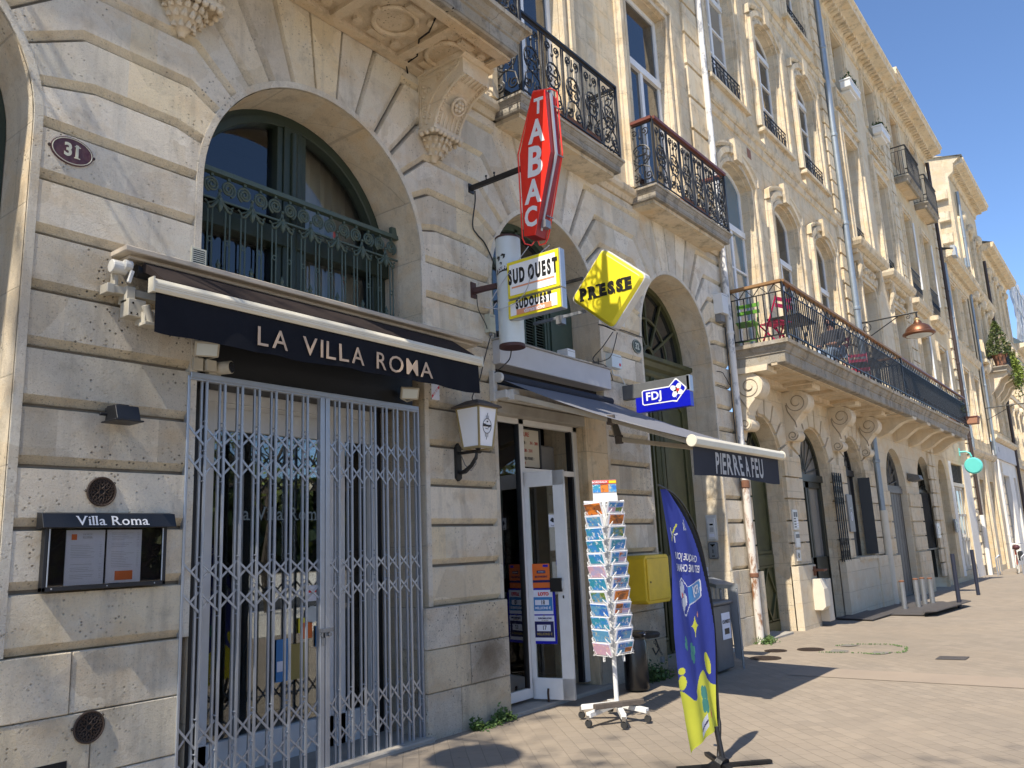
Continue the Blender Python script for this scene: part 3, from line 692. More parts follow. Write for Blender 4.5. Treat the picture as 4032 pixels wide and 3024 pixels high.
# crack
B().mat('black_void').tube([(5.02, -.98, 6.395), (4.98, -.8, 6.37), (5.1, -.6, 6.366), (5.12, -.45, 6.366), (5.3, -.25, 6.366), (5.32, -.08, 6.366), (5.42, 0.0, 6.34)], .009, 5).build('crack', bbo)
def console(parent, x, w=.40):
    b = B().mat('carved'); x0, x1 = x-w/2, x+w/2
    # side profile in (y, z)
    cur = [(-.60-.02, 6.20)]+[(-.06-.54*(math.cos(R_(a)))*1.0, 5.83+.40*math.sin(R_(a))) for a in range(70, -1, -10)]
    inner = [(-.60, 6.18), (-.50, 6.15), (-.40, 6.10), (-.31, 6.02), (-.245, 5.93), (-.205, 5.84), (-.18, 5.76)]
    pts = [(0.01, 6.37), (-.60, 6.37)]+inner+[(0.01, 5.76)]
    b.prism(pts[::-1], x0, x1, 'YZ')
    # fascia under the slab
    b.prism([(0.01, 6.40), (-.66, 6.40), (-.66, 6.36), (-.62, 6.34), (-.01, 6.34)][::-1], x0-.03, x1+.03, 'YZ')
    # raised borders on the curved soffit and side relief
    for xx in (x0+.02, x1-.02): b.tube([(xx, y-.008, z-.005) for y, z in inner], .016, 6)
    for i in range(5):
        xx = x0+.09+i*(w-.18)/4
        b.tube([(xx, y-.004, z-.004) for y, z in inner[:2]], .012, 5); b.tube([(xx, y-.004, z-.004) for y, z in inner[4:]], .012, 5)
    for k in range(18):
        t = k/17*5.6; i = int(t); fr = t-i; y = inner[i][0]*(1-fr)+inner[i+1][0]*fr; z = inner[i][1]*(1-fr)+inner[i+1][1]*fr
        for xx in (x0+.05, x1-.05): b.cbox((xx, y-.006, z-.004), .02, .014, .018)
    cy, cz = -.345, 5.985; nx = Vector((0, -.80, -.60))
    tv = Vector((0, -.6, .8)); c0 = Vector((x, cy, cz))-nx*(-.0)
    b.tube([c0+Vector((.085*math.cos(a), 0, 0))+tv*.085*math.sin(a)+nx*.02 for a in [2*pi*i/18 for i in range(18)]], .014, 6, closed=True)
    for i in range(6):
        a = 2*pi*i/6; p = c0+Vector((.042*math.cos(a), 0, 0))+tv*.042*math.sin(a)+nx*.022; b.sphere(p, .024, 8)
    b.sphere(c0+nx*.03, .018, 8)
    # acanthus scrolls on the left face
    for xx, sg in ((x0-.004, -1), (x1+.004, 1)):
        b.tube([(xx, y, z) for y, z in [(-.10, 5.80), (-.11, 5.90), (-.15, 6.0), (-.22, 6.10), (-.32, 6.17), (-.42, 6.22), (-.52, 6.26), (-.56, 6.31), (-.53, 6.335), (-.50, 6.31)]], .011, 5)
        for cy_, cz_, r_, t_ in ((-.13, 6.16, .05, 1.6), (-.30, 6.26, .04, -1.5), (-.07, 6.0, .035, 1.4), (-.42, 6.28, .03, 1.3), (-.15, 5.88, .03, -1.4)):
            b.tube([(xx, y, z) for y, z in spiral(cy_, cz_, r_, .008, 1.0, t_, 14)], .009, 5)
        b.tube([(xx, -.03, 5.8), (xx, -.03, 6.30), (xx, -.56, 6.30)], .008, 5)
        for k in range(9): b.sphere((xx, -.07-.02*(k % 2), 5.78+.055*k), .016, 6)
    # egg and dart cap, leafy pendant
    b.box(x0-.02, x1+.02, -.22, .01, 5.73, 5.77)
    for i in range(7): b.sphere((x0+.02+i*(w-.04)/6, -.21, 5.715), .028, 8)
    for i in range(3): b.sphere((x0-.01, -.04-i*.07, 5.715), .028, 8); b.sphere((x1+.01, -.04-i*.07, 5.715), .028, 8)
    b.lathe([(.02, -.20), (.035, -.17), (.08, -.12), (.13, -.06), (.16, 0), (.17, .02)], (x, .0, 5.69), 14)
    for ring, (rz, rr, n) in enumerate(((5.66, .165, 9), (5.60, .13, 7), (5.54, .085, 5))):
        for i in range(n):
            a = pi+pi*(i+.5)/n; px, py = x+rr*math.cos(a), rr*math.sin(a)
            b.tube([(px*.985+x*.015, py, rz), (px, py*1.12, rz+.012), (px, py*1.2, rz+.05)], [.022, .02, .006], 5)
    b.build('console', parent, smooth=False)
console(H31, 5.775); console(H31, 2.985)
# ---- small balconies with wrought iron
SB = []
for x0, x1, tiles in ((6.78, 8.98, True), (9.95, 12.55, True)):
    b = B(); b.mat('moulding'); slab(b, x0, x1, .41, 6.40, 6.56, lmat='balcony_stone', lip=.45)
    b.mat('moulding'); b.box(x0+.06, x1-.06, -.34, 0, 6.33, 6.40)
    SB.append(b.build('balcony', H31))
def flat(b, pts2, y, r=.009, mp=None, n=5, closed=False):
    b.tube([mp(p[0], p[1]) for p in pts2], r, n, closed)
def ironpanel(b, mp, w, h):
    """one wrought panel, local u across, v up, drawn with mp(u, v)"""
    T = lambda pts, r=.008, c=False: b.tube([mp(u, v) for u, v in pts], r*1.35, 5, c, cap=False)
    c = w/2
    for u in (.02, w-.02): T([(u, .0), (u, h)], .008)
    for u in (w*.27, w*.73): T([(u, h*.30), (u, h*.82)], .006)
    T([(c, h*.66), (c, h*.93)], .006); T([(c, h*.18), (c, h*.33)], .006)
    T([(c+w*.34*math.cos(a), h*.49+h*.17*math.sin(a)) for a in [2*pi*i/18 for i in range(18)]], .008, True)
    for sx in (-1, 1):
        for sy in (-1, 1):
            T([(c+sx*abs(p[0]), h*.49+sy*abs(p[1])) for p in [(w*.02, 0), (w*.20, h*.015), (w*.23, h*.07), (w*.12, h*.11), (w*.06, h*.07), (w*.11, h*.04)]], .007)
        T([(c+sx*(x-c), z) for x, z in spiral(c+w*.24, h*.14, w*.19, .01, 2.2, 1.6, 16)], .008)
        T([(c+sx*(x-c), z) for x, z in spiral(c+w*.20, h*.87, w*.15, .01, -1.5, 1.5, 14)], .007)
        T([(c+sx*w*.42, h*.04), (c+sx*w*.30, h*.26), (c+sx*w*.08, h*.32)], .007)
        for v in (.44, .56): b.sphere(mp(c+sx*w*.27, h*v), .013, 6)
        b.sphere(mp(c+sx*w*.23, h*.80), .014, 6)
    b.sphere(mp(c, h*.66), .018, 6); b.sphere(mp(c, h*.33), .018, 6); b.sphere(mp(c, h*.78), .02, 6, 1.6); b.sphere(mp(c, h*.49), .016, 6)
def iron_balcony(parent, x0, x1, d, z0, h, rail='iron_black', railw=.045, nm='railing', pw=.42):
    b = B().mat('iron_black')
    def seg(p, q):
        L = math.hypot(q[0]-p[0], q[1]-p[1]); n = max(1, round(L/pw)); w = L/n; ux, uy = (q[0]-p[0])/L, (q[1]-p[1])/L
        for i in range(n):
            ironpanel(b, lambda u, v, i=i: (p[0]+ux*(i*w+u), p[1]+uy*(i*w+u), z0+.06+v), w, h-.10)
    seg((x0, 0), (x0, -d)); seg((x0, -d), (x1, -d)); seg((x1, -d), (x1, 0))
    pts = [(x0, 0), (x0, -d), (x1, -d), (x1, 0)]
    for a, c in zip(pts, pts[1:]):
        b.bar((a[0], a[1], z0+.06), (c[0], c[1], z0+.06), .018, .014); b.bar((a[0], a[1], z0+h-.05), (c[0], c[1], z0+h-.05), .016, .012)
    for x in (x0, x1): b.bar((x, -d, z0), (x, -d, z0+h), .028, .028)
    b.mat(rail)
    for a, c in zip(pts, pts[1:]): b.bar((a[0], a[1], z0+h), (c[0], c[1], z0+h), railw, .03 if railw < .05 else .045)
    return b.build(nm, parent)
iron_balcony(SB[0], 6.80, 8.95, .43, 6.56, 1.04)
iron_balcony(SB[1], 9.98, 12.52, .43, 6.56, 1.04, rail='wood_red', railw=.09)
iron_balcony(bbo, 2.70, 6.02, .99, 6.68, 1.04)
# terracotta troughs on the two small balconies
tt = None
for x, y, n in ((8.2, -.22, 0), (11.6, -.22, 1)):
    b = B().mat('terracotta'); b.prism([(x-.42, 6.57), (x+.42, 6.57), (x+.47, 6.80), (x-.47, 6.80)], y-.11, y+.11)
    b.mat('bark').box(x-.42, x+.42, y-.09, y+.09, 6.79, 6.805)
    tag(b.build('planter', bevel=.01), ['terracotta trough on the small iron balcony behind the red sign', 'terracotta trough on the small balcony with the red-brown handrail'][n], 'planter', 'troughs on the small balconies')

# ---- bay B: green arched window above, black shop recess below
IN = 'interior'
wB = B().mat('green_dark'); cB, RB = 4.38, 1.17
def archring(b, c, zs, R, t, y0, y1, zb, n=28, mat=None):
    if mat: b.mat(mat)
    o = [(c+R, zb)]+arc(c, zs, R, 0, 180, n)+[(c-R, zb)]; i_ = [(c+R-t, zb)]+arc(c, zs, R-t, 0, 180, n)+[(c-R+t, zb)]
    k = len(o); vs = [(x, y0, z) for x, z in o]+[(x, y0, z) for x, z in i_]+[(x, y1, z) for x, z in i_]
    b.add(vs, [[j, j+1, k+j+1, k+j] for j in range(k-1)]+[[k+j, k+j+1, 2*k+j+1, 2*k+j] for j in range(k-1)], flip=True)
archring(wB, cB, ZS, RB, .10, .50, .62, 3.66)
archring(wB, cB, ZS, RB-.06, .07, .47, .60, 3.66)
wB.box(cB-.10, cB+.10, .46, .62, 3.66, ZS+RB-.12); wB.cyl((cB, .455, 3.66), (cB, .455, ZS+1.0), .035, n=10)
for s_ in (-1, 1): wB.box(cB+s_*.13-.03, cB+s_*.13+.03, .48, .62, 3.66, ZS+RB-.14); wB.box(cB+s_*1.02-.035, cB+s_*1.02+.035, .48, .62, 3.66, ZS+.42)
wB.box(cB-RB, cB+RB, .44, .62, 4.30, 4.46); wB.box(cB-RB, cB+RB, .46, .62, 3.60, 3.74)
wBo = wB.build('arched_window', H31, bevel=.006)
def archfill(b, c, zs, R, y, zb, n=24):
    return b.poly([(c+R, y, zb)]+[(x, y, z) for x, z in arc(c, zs, R, 0, 180, n)]+[(c-R, y, zb)])
archfill(B().mat('glass'), cB, ZS, RB-.12, .56, 3.7).build('pane', wBo)
cu = B().mat('curtain')
npl = 60; xs_ = [cB+.12+(1.05)*i/npl for i in range(npl+1)]
vs = []
for x in xs_:
    y = .80+.035*math.sin((x-cB)*42)+.01*math.sin((x-cB)*97); vs += [(x, y, 3.6), (x, y, 5.6)]
cu.add(vs, [[2*i, 2*i+2, 2*i+3, 2*i+1] for i in range(npl)]); cu.build('curtain', wBo, smooth=True)
for cA, RA in ((.98, 1.03), (-2.40, 1.12)):      # green arched doors of the bays on the left
    wa = B().mat('green_dark'); archring(wa, cA, ZS, RA-.01, .12, .40, .60, -.1); wa.box(cA-RA, cA+RA, .42, .60, 3.5, 3.66); wa.box(cA-.08, cA+.08, .42, .60, 0, ZS+RA-.15)
    for s_ in (-1, 1): wa.box(cA+s_*RA*.5-.42, cA+s_*RA*.5+.42, .54, .60, 0, .9)
    wao = wa.build('arched_window', H31); archfill(B().mat('pane_dark'), cA, ZS, RA-.1, .58, 0).build('pane', wao)
rm = B().mat('interior')     # dark rooms behind the glass
for c, R, xl, xr in BAYS:
    rm.box(c-R-.3, c+R+.3, 2.6, 2.65, -.1, 6.3); rm.box(c-R-.32, c-R-.28, .64, 2.6, -.1, 6.3); rm.box(c+R+.28, c+R+.32, .64, 2.6, -.1, 6.3)
    rm.box(c-R-.3, c+R+.3, .64, 2.6, 6.28, 6.32); rm.box(c-R-.3, c+R+.3, .64, 2.6, 3.45, 3.55)
rm.build('interior', H31)
# scrolled guard rail of the arched window
gr = B().mat('green_iron'); gy = .30
gr.box(3.24, 5.53, gy-.03, gy+.03, 4.66, 4.70); gr.box(3.24, 5.53, gy+.02, gy+.06, 4.43, 4.66) if False else None
gr.box(3.22, 5.53, gy-.008, gy+.008, 4.44, 4.455)
gr.box(5.44, 5.53, gy-.02, gy+.02, 4.70, 4.78)
for i in range(15):
    x = 3.31+i*.1525; sgn = 1 if i % 2 else -1
    gr.tube([(px, gy, pz) for px, pz in spiral(x, 4.565, .068, .010, (-1.9 if sgn > 0 else -1.2), 2.35*(-sgn), 40)], .0105, 6)
    gr.box(x-.012, x+.012, gy-.01, gy+.01, 4.635, 4.662)
for i in range(8):
    x = 3.23+i*.305
    for s_ in (-1, 1):
        gr.tube([(x+s_*a, gy, z) for a, z in ((.0, 4.54), (.01, 4.48), (.05, 4.42), (.10, 4.40), (.13, 4.42))], .008, 5)
        gr.tube([(x+s_*a, gy-.01, z) for a, z in ((.0, 4.46), (.03, 4.42), (.07, 4.37), (.10, 4.36), (.11, 4.39), (.09, 4.40))], [.006, .012, .014, .012, .009, .005], 6)
        gr.tube([(x+s_*.06, gy, 4.37), (x+s_*.06, gy, 3.72)], .0075, 5)
        if i < 7:
            u = x+s_*.095
        gr.tube([(x+s_*.10, gy, 4.38), (x+s_*.10, gy, 3.86), (x+s_*.115, gy, 3.80), (x+s_*.152, gy, 3.775)], .0075, 5)
    gr.sphere((x, gy-.005, 4.53), .016, 8); gr.lathe([(.001, -.07), (.02, -.04), (.026, -.01), (.016, .03), (.02, .05), (.001, .07)], (x, gy-.01, 4.41), 8)
    gr.lathe([(.001, .12), (.012, .09), (.02, .07), (.012, .05), (.028, .02), (.02, -.04), (.03, -.08)], (x, gy-.005, 3.83), 8)
    for s_ in (-1, 1): gr.tube([(x+s_*a, gy-.008, z) for a, z in ((0, 3.80), (.04, 3.83), (.065, 3.86), (.05, 3.88))], [.01, .012, .009, .005], 5)
    gr.tube([(x+.078+.016*math.cos(a), gy, 4.10+.02*math.sin(a)) for a in [2*pi*k/10 for k in range(10)]], .006, 5, closed=True)
    gr.tube([(x-.078+.016*math.cos(a), gy, 4.10+.02*math.sin(a)) for a in [2*pi*k/10 for k in range(10)]], .006, 5, closed=True)
gr.box(3.22, 5.53, gy-.01, gy+.01, 3.715, 3.735)
gr.build('guard_rail', H31)
# sill slab over the shop front
sb = B().mat('slab_stone'); sb.box(2.545, 6.22, -.20, .64, 3.625, 3.665); sb.box(2.60, 6.2, -.14, .05, 3.60, 3.625)
sb.mat('concrete').box(3.2, 5.55, .02, .6, 3.40, 3.62)
sb.build('sill', H31, bevel=.006)
# black fascia, side panels and glazed shopfront in the recess
sf = B().mat('black_paint'); sf.box(3.16, 5.46, .06, .58, 2.93, 3.50); sf.box(3.17, 3.60, .50, .60, -.1, 2.93); sf.box(5.34, 5.46, .50, .60, -.1, 2.93)
sf.box(3.165, 3.175, .02, .55, -.1, 2.93)
sf.build('shop_fascia', H31)
fr = B().mat('white_frame')
fr.box(3.60, 5.36, .48, .56, 2.84, 2.93); fr.box(3.60, 5.36, .50, .56, 2.80, 2.84); fr.box(3.62, 5.34, .49, .55, 2.62, 2.80)
for x in (3.60, 4.80, 4.93, 5.30): fr.box(x, x+.07, .48, .56, .02, 2.84)
fr.box(3.60, 5.36, .48, .56, .02, .28)
fro = fr.build('shop_window', H31, bevel=.004)
pn = B().mat('glass_shop'); pn.box(3.66, 4.81, .525, .53, .28, 2.62); pn.box(4.99, 5.31, .525, .53, .28, 2.62); pn.build('pane', fro)
ltext(B().mat('letter_mist'), 'La Villa Roma', MXZ(4.33, .515, 1.965), .155, sx=.95, bold=.001, gap=.10, serif=.13).build('lettering', fro)
dec = B(); dec.mat('sign_sky').box(4.30, 4.44, .512, .518, .62, .95); dec.mat('gold_letter').box(4.44, 4.60, .512, .518, .62, .90)
dec.mat('paper').box(4.60, 4.74, .512, .518, 1.23, 1.36); dec.box(4.74, 4.80, .512, .518, 1.38, 1.48)
dec.mat('sign_orange').box(4.56, 4.66, .512, .518, .93, 1.06); dec.mat('sign_yellow').box(4.52, 4.60, .513, .519, .98, 1.10)
dec.mat('tube_body').prism([(4.66+.07*math.cos(a), 1.12+.07*math.sin(a)) for a in [2*pi*k/14 for k in range(14)]], .512, .518)
dec.mat('paper').box(4.305, 4.37, .508, .512, .70, .78); dec.mat('sign_red').box(4.62, 4.72, .510, .512, 1.30, 1.32); dec.mat('sign_sky').box(4.70, 4.78, .512, .518, .85, 1.02)
dec.build('sticker', fro)
B().mat('steel_grey').tube([(3.86, .42, .3), (3.86, .42, 2.45), (3.86, .44, 2.52)], .035, 10).build('pillar', fro)
# ---- folding lattice gate
gate = thing('folding_gate', 'galvanised folding lattice gate closed across the black restaurant entrance', 'gate', (4.3, 0, 0))
fb = B().mat('galvanised')
GY = .0
fb.box(3.15, 5.46, GY-.02, GY+.03, 2.885, 2.925); fb.box(3.15, 5.46, GY-.014, GY+.03, 2.87, 2.885); fb.box(3.15, 5.47, GY-.03, GY+.03, -.02, .025)
fb.box(3.135, 3.155, GY-.01, GY+.03, 0, 2.9); fb.box(5.455, 5.47, GY-.01, GY+.03, 0, 2.9)
fb.build('rail', gate, bevel=.003)
VX = [3.273, 3.421, 3.569, 3.718, 3.871, 4.019, 4.174, 4.330]; VX2 = [4.372, 4.502, 4.639, 4.774, 4.907, 5.045, 5.177, 5.313, 5.444]
def upright(b, x):
    b.box(x-.001, x+.016, GY-.018, GY-.004, .02, 2.87); b.box(x-.028, x-.012, GY+.004, GY+.020, .02, 2.87)
    for z in (2.58, 2.37, 2.155, 1.63, 1.43, 1.225, .57, .35, .16): b.cyl((x-.005, GY-.022, z), (x-.005, GY+.02, z), .005, n=6)
for x in VX+VX2:
    upright(B().mat('galvanised'), x) if False else None
    ub = B().mat('galvanised'); upright(ub, x); ub.build('upright', gate)
for x in (4.325, 4.378):
    B().mat('galvanised').box(x-.022, x+.022, GY-.028, GY+.016, .02, 2.87).build('meeting_post', gate, bevel=.003)
for zset in (((2.585, 2.375), (2.375, 2.155)), ((1.63, 1.43), (1.43, 1.225)), ((.575, .35), (.35, .14))):
  for seq in ([3.14]+VX, VX2):
    lb = B().mat('galvanised')
    for a, c in zip(seq, seq[1:]):
        for z0, z1 in zset:
            dz = .035
            lb.bar((a, GY-.006, z0-dz), (c, GY-.006, z1+dz), .004, .0155, (0, 0, 1)); lb.bar((a, GY+.004, z1+dz), (c, GY+.004, z0-dz), .004, .0155, (0, 0, 1))
            lb.cyl(((a+c)/2, GY-.012, (z0+z1)/2), ((a+c)/2, GY+.01, (z0+z1)/2), .006, n=6)
    lb.build('lattice', gate)
hk = B().mat('steel_grey'); hk.box(4.29, 4.42, -.045, -.03, 1.02, 1.05); hk.cyl((4.32, -.05, 1.0), (4.32, -.03, 1.0), .02); hk.cyl((4.385, -.05, 1.0), (4.385, -.03, 1.0), .015); hk.box(4.315, 4.33, -.05, -.04, .92, 1.04)
hk.build('latch', gate)
# ---- floodlights, camera
def flood(loc, rz, label):
    t = thing('floodlight', label, 'floodlight', loc, 'cream floodlights over the gate')
    M = Matrix.Translation(loc) @ Matrix.Rotation(rz, 4, 'Z') @ Matrix.Rotation(R_(28), 4, 'X')
    b = B().mat('cream_plastic'); b.obox(M, .17, .035, .115); b.obox(M @ Matrix.Translation((0, .045, 0)), .12, .06, .08)
    b.build('housing', t, bevel=.006)
    B().mat('tube_body').obox(M @ Matrix.Translation((0, -.02, 0)), .14, .006, .085).build('lens', t)
    B().mat('cream_plastic').tube([M @ Vector((-.07, .02, -.06)), M @ Vector((0, .06, -.10)), M @ Vector((.07, .02, -.06))], .008, 5).build('yoke', t)
flood((3.245, -.05, 3.10), R_(-25), 'cream floodlight above the left end of the lattice gate')
flood((5.31, -.05, 3.03), R_(-30), 'cream floodlight above the right end of the lattice gate')
c_ = B().mat('cream_plastic'); c_.cyl((3.37, .02, 2.985), (3.425, -.09, 2.985), .048, n=16); c_.box(3.30, 3.40, -.0, .05, 2.93, 2.95)
c_.mat('bin_black').cyl((3.4245, -.089, 2.985), (3.427, -.094, 2.985), .042, n=16)
c_.mat('cream_plastic').box(3.16, 3.235, -.03, .05, 2.94, 3.03); c_.box(3.25, 3.33, -.05, .03, 2.945, 3.025)
tag(c_.build('security_camera', bevel=.004), 'round cream camera and junction boxes beside the left floodlight', 'camera')
# ---- awning of the restaurant
a1 = thing('awning', 'nearly closed black awning lettered LA VILLA ROMA above the lattice gate', 'awning', (4.2, 0, 3.4))
b = B().mat('fabric_brown')
pts = [(-.12, 3.555), (-.16, 3.575), (-.44, 3.385)]
b.prism([(-.10, 3.53), (-.16, 3.585), (-.22, 3.545), (-.43, 3.40), (-.43, 3.375), (-.20, 3.50)], 2.69, 5.80, 'YZ')
b.build('canopy', a1)
vay = lambda x, z: -.447+max(0, 3.31-z)/.28*(.012*math.sin(x*7+.5)+.007*math.sin(x*19))
v = B().mat('fabric_black'); n = 90
vs = []
for i in range(n+1):
    x = 2.625+(5.83-2.625)*i/n; vs += [(x, vay(x, 3.31), 3.31), (x, vay(x, 3.17), 3.17), (x, vay(x, 3.03), 3.032+.006*math.sin(x*3)+.004*math.sin(x*11))]
v.add(vs, [[3*i+j, 3*i+3+j, 3*i+4+j, 3*i+1+j] for i in range(n) for j in range(2)])
vo = v.build('valance', a1, smooth=True)
lt = ltext(B().mat('letter_tan'), 'LA VILLA ROMA', MXZ(4.275, 0, 3.145), .200, sx=1.06, bold=.0005, gap=.17, space=.50); lt.v = [(x, vay(x, z)-.016+y, z) for x, y, z in lt.v]; lt.build('lettering', vo)
b = B().mat('awning_cream'); b.prism([(-.475, 3.315), (-.475, 3.355), (-.455, 3.385), (-.425, 3.385), (-.42, 3.30), (-.46, 3.295)], 2.60, 5.86, 'YZ')
b.mat('arm_beige'); b.box(2.61, 5.85, -.478, -.472, 3.328, 3.331); b.box(2.61, 5.85, -.478, -.472, 3.342, 3.344)
b.mat('awning_cream').box(2.59, 2.602, -.48, -.415, 3.29, 3.39); b.box(5.858, 5.87, -.48, -.415, 3.29, 3.39)
b.build('front_bar', a1, bevel=.003)
B().mat('black_paint').cyl((2.66, -.11, 3.53), (5.85, -.11, 3.53), .045, n=14).build('roller', a1)
b = B().mat('awning_white'); b.cyl((2.50, -.10, 3.53), (2.60, -.10, 3.53), .045, n=16); b.cyl((2.57, -.13, 3.545), (2.62, -.13, 3.545), .038, n=12); b.obox(Matrix.Translation((2.60, -.17, 3.46)) @ Matrix.Rotation(.25, 4, 'Y'), .025, .02, .09)
b.mat('cream_plastic'); b.box(2.535, 2.56, -.09, -.03, 3.37, 3.50); b.box(2.50, 2.90, -.10, -.02, 3.355, 3.405); b.box(2.48, 2.53, -.11, -.01, 3.345, 3.41); b.box(2.60, 2.66, -.13, -.02, 3.30, 3.41)
b.box(2.60, 2.72, -.16, -.05, 3.20, 3.32); b.box(2.69, 2.76, -.20, -.08, 3.16, 3.24); b.cyl((2.74, -.19, 3.16), (2.70, -.19, 3.28), .028, n=10); b.box(2.68, 2.78, -.23, -.14, 3.14, 3.165)
for x, z in ((2.63, 3.29), (2.62, 3.22), (2.66, 3.22), (2.55, 3.41)): b.mat('bin_black').cyl((x, -.165, z), (x, -.158, z), .009, n=8)
b.build('bracket', a1, bevel=.004)
b = B().mat('arm_beige'); b.bar((2.75, -.17, 3.24), (4.1, -.30, 3.29), .05, .04); b.bar((4.1, -.30, 3.29), (2.9, -.42, 3.33), .04, .035); b.bar((5.6, -.17, 3.24), (4.4, -.30, 3.29), .05, .04); b.bar((4.4, -.30, 3.29), (5.6, -.42, 3.33), .04, .035)
b.build('folding_arm', a1)
# ---- number plaques
def oval(cx, cz, rx, rz, k=28): return [(cx+rx*math.cos(2*pi*i/k), cz+rz*math.sin(2*pi*i/k)) for i in range(k)]
def plaque(cx, cz, rx, rz, st, m, size, label):
    b = B().mat(m); b.prism(oval(cx, cz, rx, rz), -.012, .002); b.mat('enamel_cream').tube([(x, -.012, z) for x, z in oval(cx, cz, rx*.93, rz*.91)], .0035, 5, closed=True)
    b.mat('enamel_cream').text(st, MXZ(cx, -.0135, cz), size, bold=.004, sx=.9)
    if m == 'enamel_maroon':
        b.box(cx+.012, cx+.05, -.0142, -.012, cz+.036, cz+.043); b.box(cx+.012, cx+.05, -.0142, -.012, cz-.043, cz-.036)
        b.mat('cast_iron'); b.cyl((cx-rx-.006, -.01, cz), (cx-rx-.006, 0, cz), .010, n=8); b.cyl((cx+rx+.004, -.01, cz), (cx+rx+.004, 0, cz), .010, n=8)
    tag(b.build('house_number_plaque'), label, 'number plaque')
plaque(2.252, 4.277, .136, .095, '31', 'enamel_maroon', .125, 'oval maroon plaque with the number 31 on the rusticated pier')
plaque(9.812, 4.243, .125, .098, '32', 'enamel_green', .125, 'oval olive-green plaque with the number 32 left of the arched door')
# ---- wall lamp, small grille, round cast-iron vents
b = B().mat('black_paint')
b.prism([(-.20, 2.50), (-.20, 2.512), (-.165, 2.60), (-.06, 2.605), (-.04, 2.512), (-.04, 2.50)], 2.545, 2.70, 'YZ'); b.box(2.525, 2.715, -.215, -.03, 2.495, 2.505); b.box(2.56, 2.64, -.06, 0, 2.57, 2.60); b.cyl((2.50, -.06, 2.55), (2.56, -.06, 2.55), .012, n=8); b.box(2.58, 2.66, -.12, -.02, 2.60, 2.615)
tag(b.build('wall_lamp', bevel=.003), 'black floodlight pointing down on the left pier above the round vent', 'lamp')
b = B().mat('enamel_cream'); b.box(3.125, 3.245, -.008, .0, 3.70, 3.86)
for i in range(9): b.mat('bin_black').box(3.137, 3.233, -.0095, -.007, 3.715+i*.0155, 3.722+i*.0155)
tag(b.build('vent_grille'), 'small cream louvred vent grille above the awning slab', 'vent')
def roundvent(cx, cz, lab):
    b = B().mat('cast_iron'); r = .088
    b.mat('black_void').prism(oval(cx, cz, r*.96, r*.96, 24), -.004, .0)
    b.mat('cast_iron').tube([(x, -.008, z) for x, z in oval(cx, cz, r, r, 28)], .007, 6, closed=True)
    for rr, n, l in ((.018, 8, .02), (.040, 16, .026), (.064, 24, .026)):
        for i in range(n):
            a = 2*pi*(i+.5*(rr > .05))/n
            for d in (-1, 1):
                a2 = a+d*pi/n
                b.tube([(cx+rr*math.cos(a), -.009, cz+rr*math.sin(a)), (cx+(rr+l)*math.cos(a2), -.009, cz+(rr+l)*math.sin(a2))], .0032, 4)
    for rr in (.018, .066): b.tube([(x, -.009, z) for x, z in oval(cx, cz, rr, rr, 20)], .003, 4, closed=True)
    for a in (.6, 3.1): b.tube([(cx+(r+.010)*math.cos(a)+.006*math.cos(t), -.006, cz+(r+.01)*math.sin(a)+.006*math.sin(t)) for t in [k for k in range(6)]], .003, 4, closed=True)
    tag(b.build('round_vent'), lab, 'vent', 'cast iron air vents in the left pier')
roundvent(2.566, 2.062, 'round cast iron vent above the menu case'); roundvent(2.567, .655, 'round cast iron vent below the menu case, near the ground')
# ---- menu case
mc = thing('menu_case', 'black framed menu case headed Villa Roma with two sheets of menu', 'menu case', (2.6, 0, 1.47))
b = B().mat('black_paint'); b.box(2.225, 2.995, -.05, 0, 1.465, 1.49); b.box(2.225, 2.245, -.05, 0, 1.465, 1.85); b.box(2.975, 2.995, -.05, 0, 1.465, 1.85)
b.prism([(-.005, 1.93), (-.075, 1.92), (-.105, 1.835), (-.005, 1.835)][::-1], 2.19, 3.03, 'YZ')
b.mat('galvanised'); b.box(2.248, 2.256, -.052, -.045, 1.49, 1.83); b.box(2.964, 2.972, -.052, -.045, 1.49, 1.83)
for x in (2.28, 2.61, 2.92): b.cyl((x, -.053, 1.478), (x, -.049, 1.478), .005, n=8)
b.build('frame', mc, bevel=.002)
B().mat('fabric_brown').box(2.245, 2.975, -.012, -.004, 1.49, 1.84).build('back_panel', mc)
for x0, x1, k in ((2.362, 2.598, 0), (2.612, 2.838, 1)):
    b = B().mat('paper').box(x0, x1, -.018, -.0125, 1.492, 1.822); b.mat('letter_grey')
    random.seed(k)
    if k == 0:
        b.mat('sign_orange').box(2.393, 2.425, -.0195, -.018, 1.763, 1.797); b.mat('letter_grey').text('LA VILLA', MXZ(2.49, -.0188, 1.795), .014); b.text('ROMA', MXZ(2.49, -.0188, 1.776), .021)
    else: b.mat('sign_orange').box(2.67, 2.785, -.0195, -.018, 1.508, 1.565); b.mat('letter_grey')
    z = 1.74 if k == 0 else 1.80
    while z > (1.52 if k == 0 else 1.59):
        if random.random() < .8: b.box(x0+.03, x0+.03+random.uniform(.08, .15), -.0188, -.018, z, z+.0022); b.box(x1-.03, x1-.018, -.0188, -.018, z, z+.0022)
        z -= .0105
    b.build('menu_sheet', mc)
ltext(B().mat('letter_white'), 'Villa Roma', faceM((2.61, -.0945, 1.876), (1, 0, 0), (0, .33, 1)), .085, bold=.0004, sx=1.15, gap=.13, serif=.13).build('lettering', mc)
B().mat('plastic_clear').box(2.258, 2.963, -.045, -.043, 1.49, 1.834).build('pane', mc)
b = B().mat('black_void').box(2.26, 2.45, -.004, .0, .30, .49); tag(b.build('cellar_opening'), 'dark cellar opening at the foot of the left pier', 'opening')
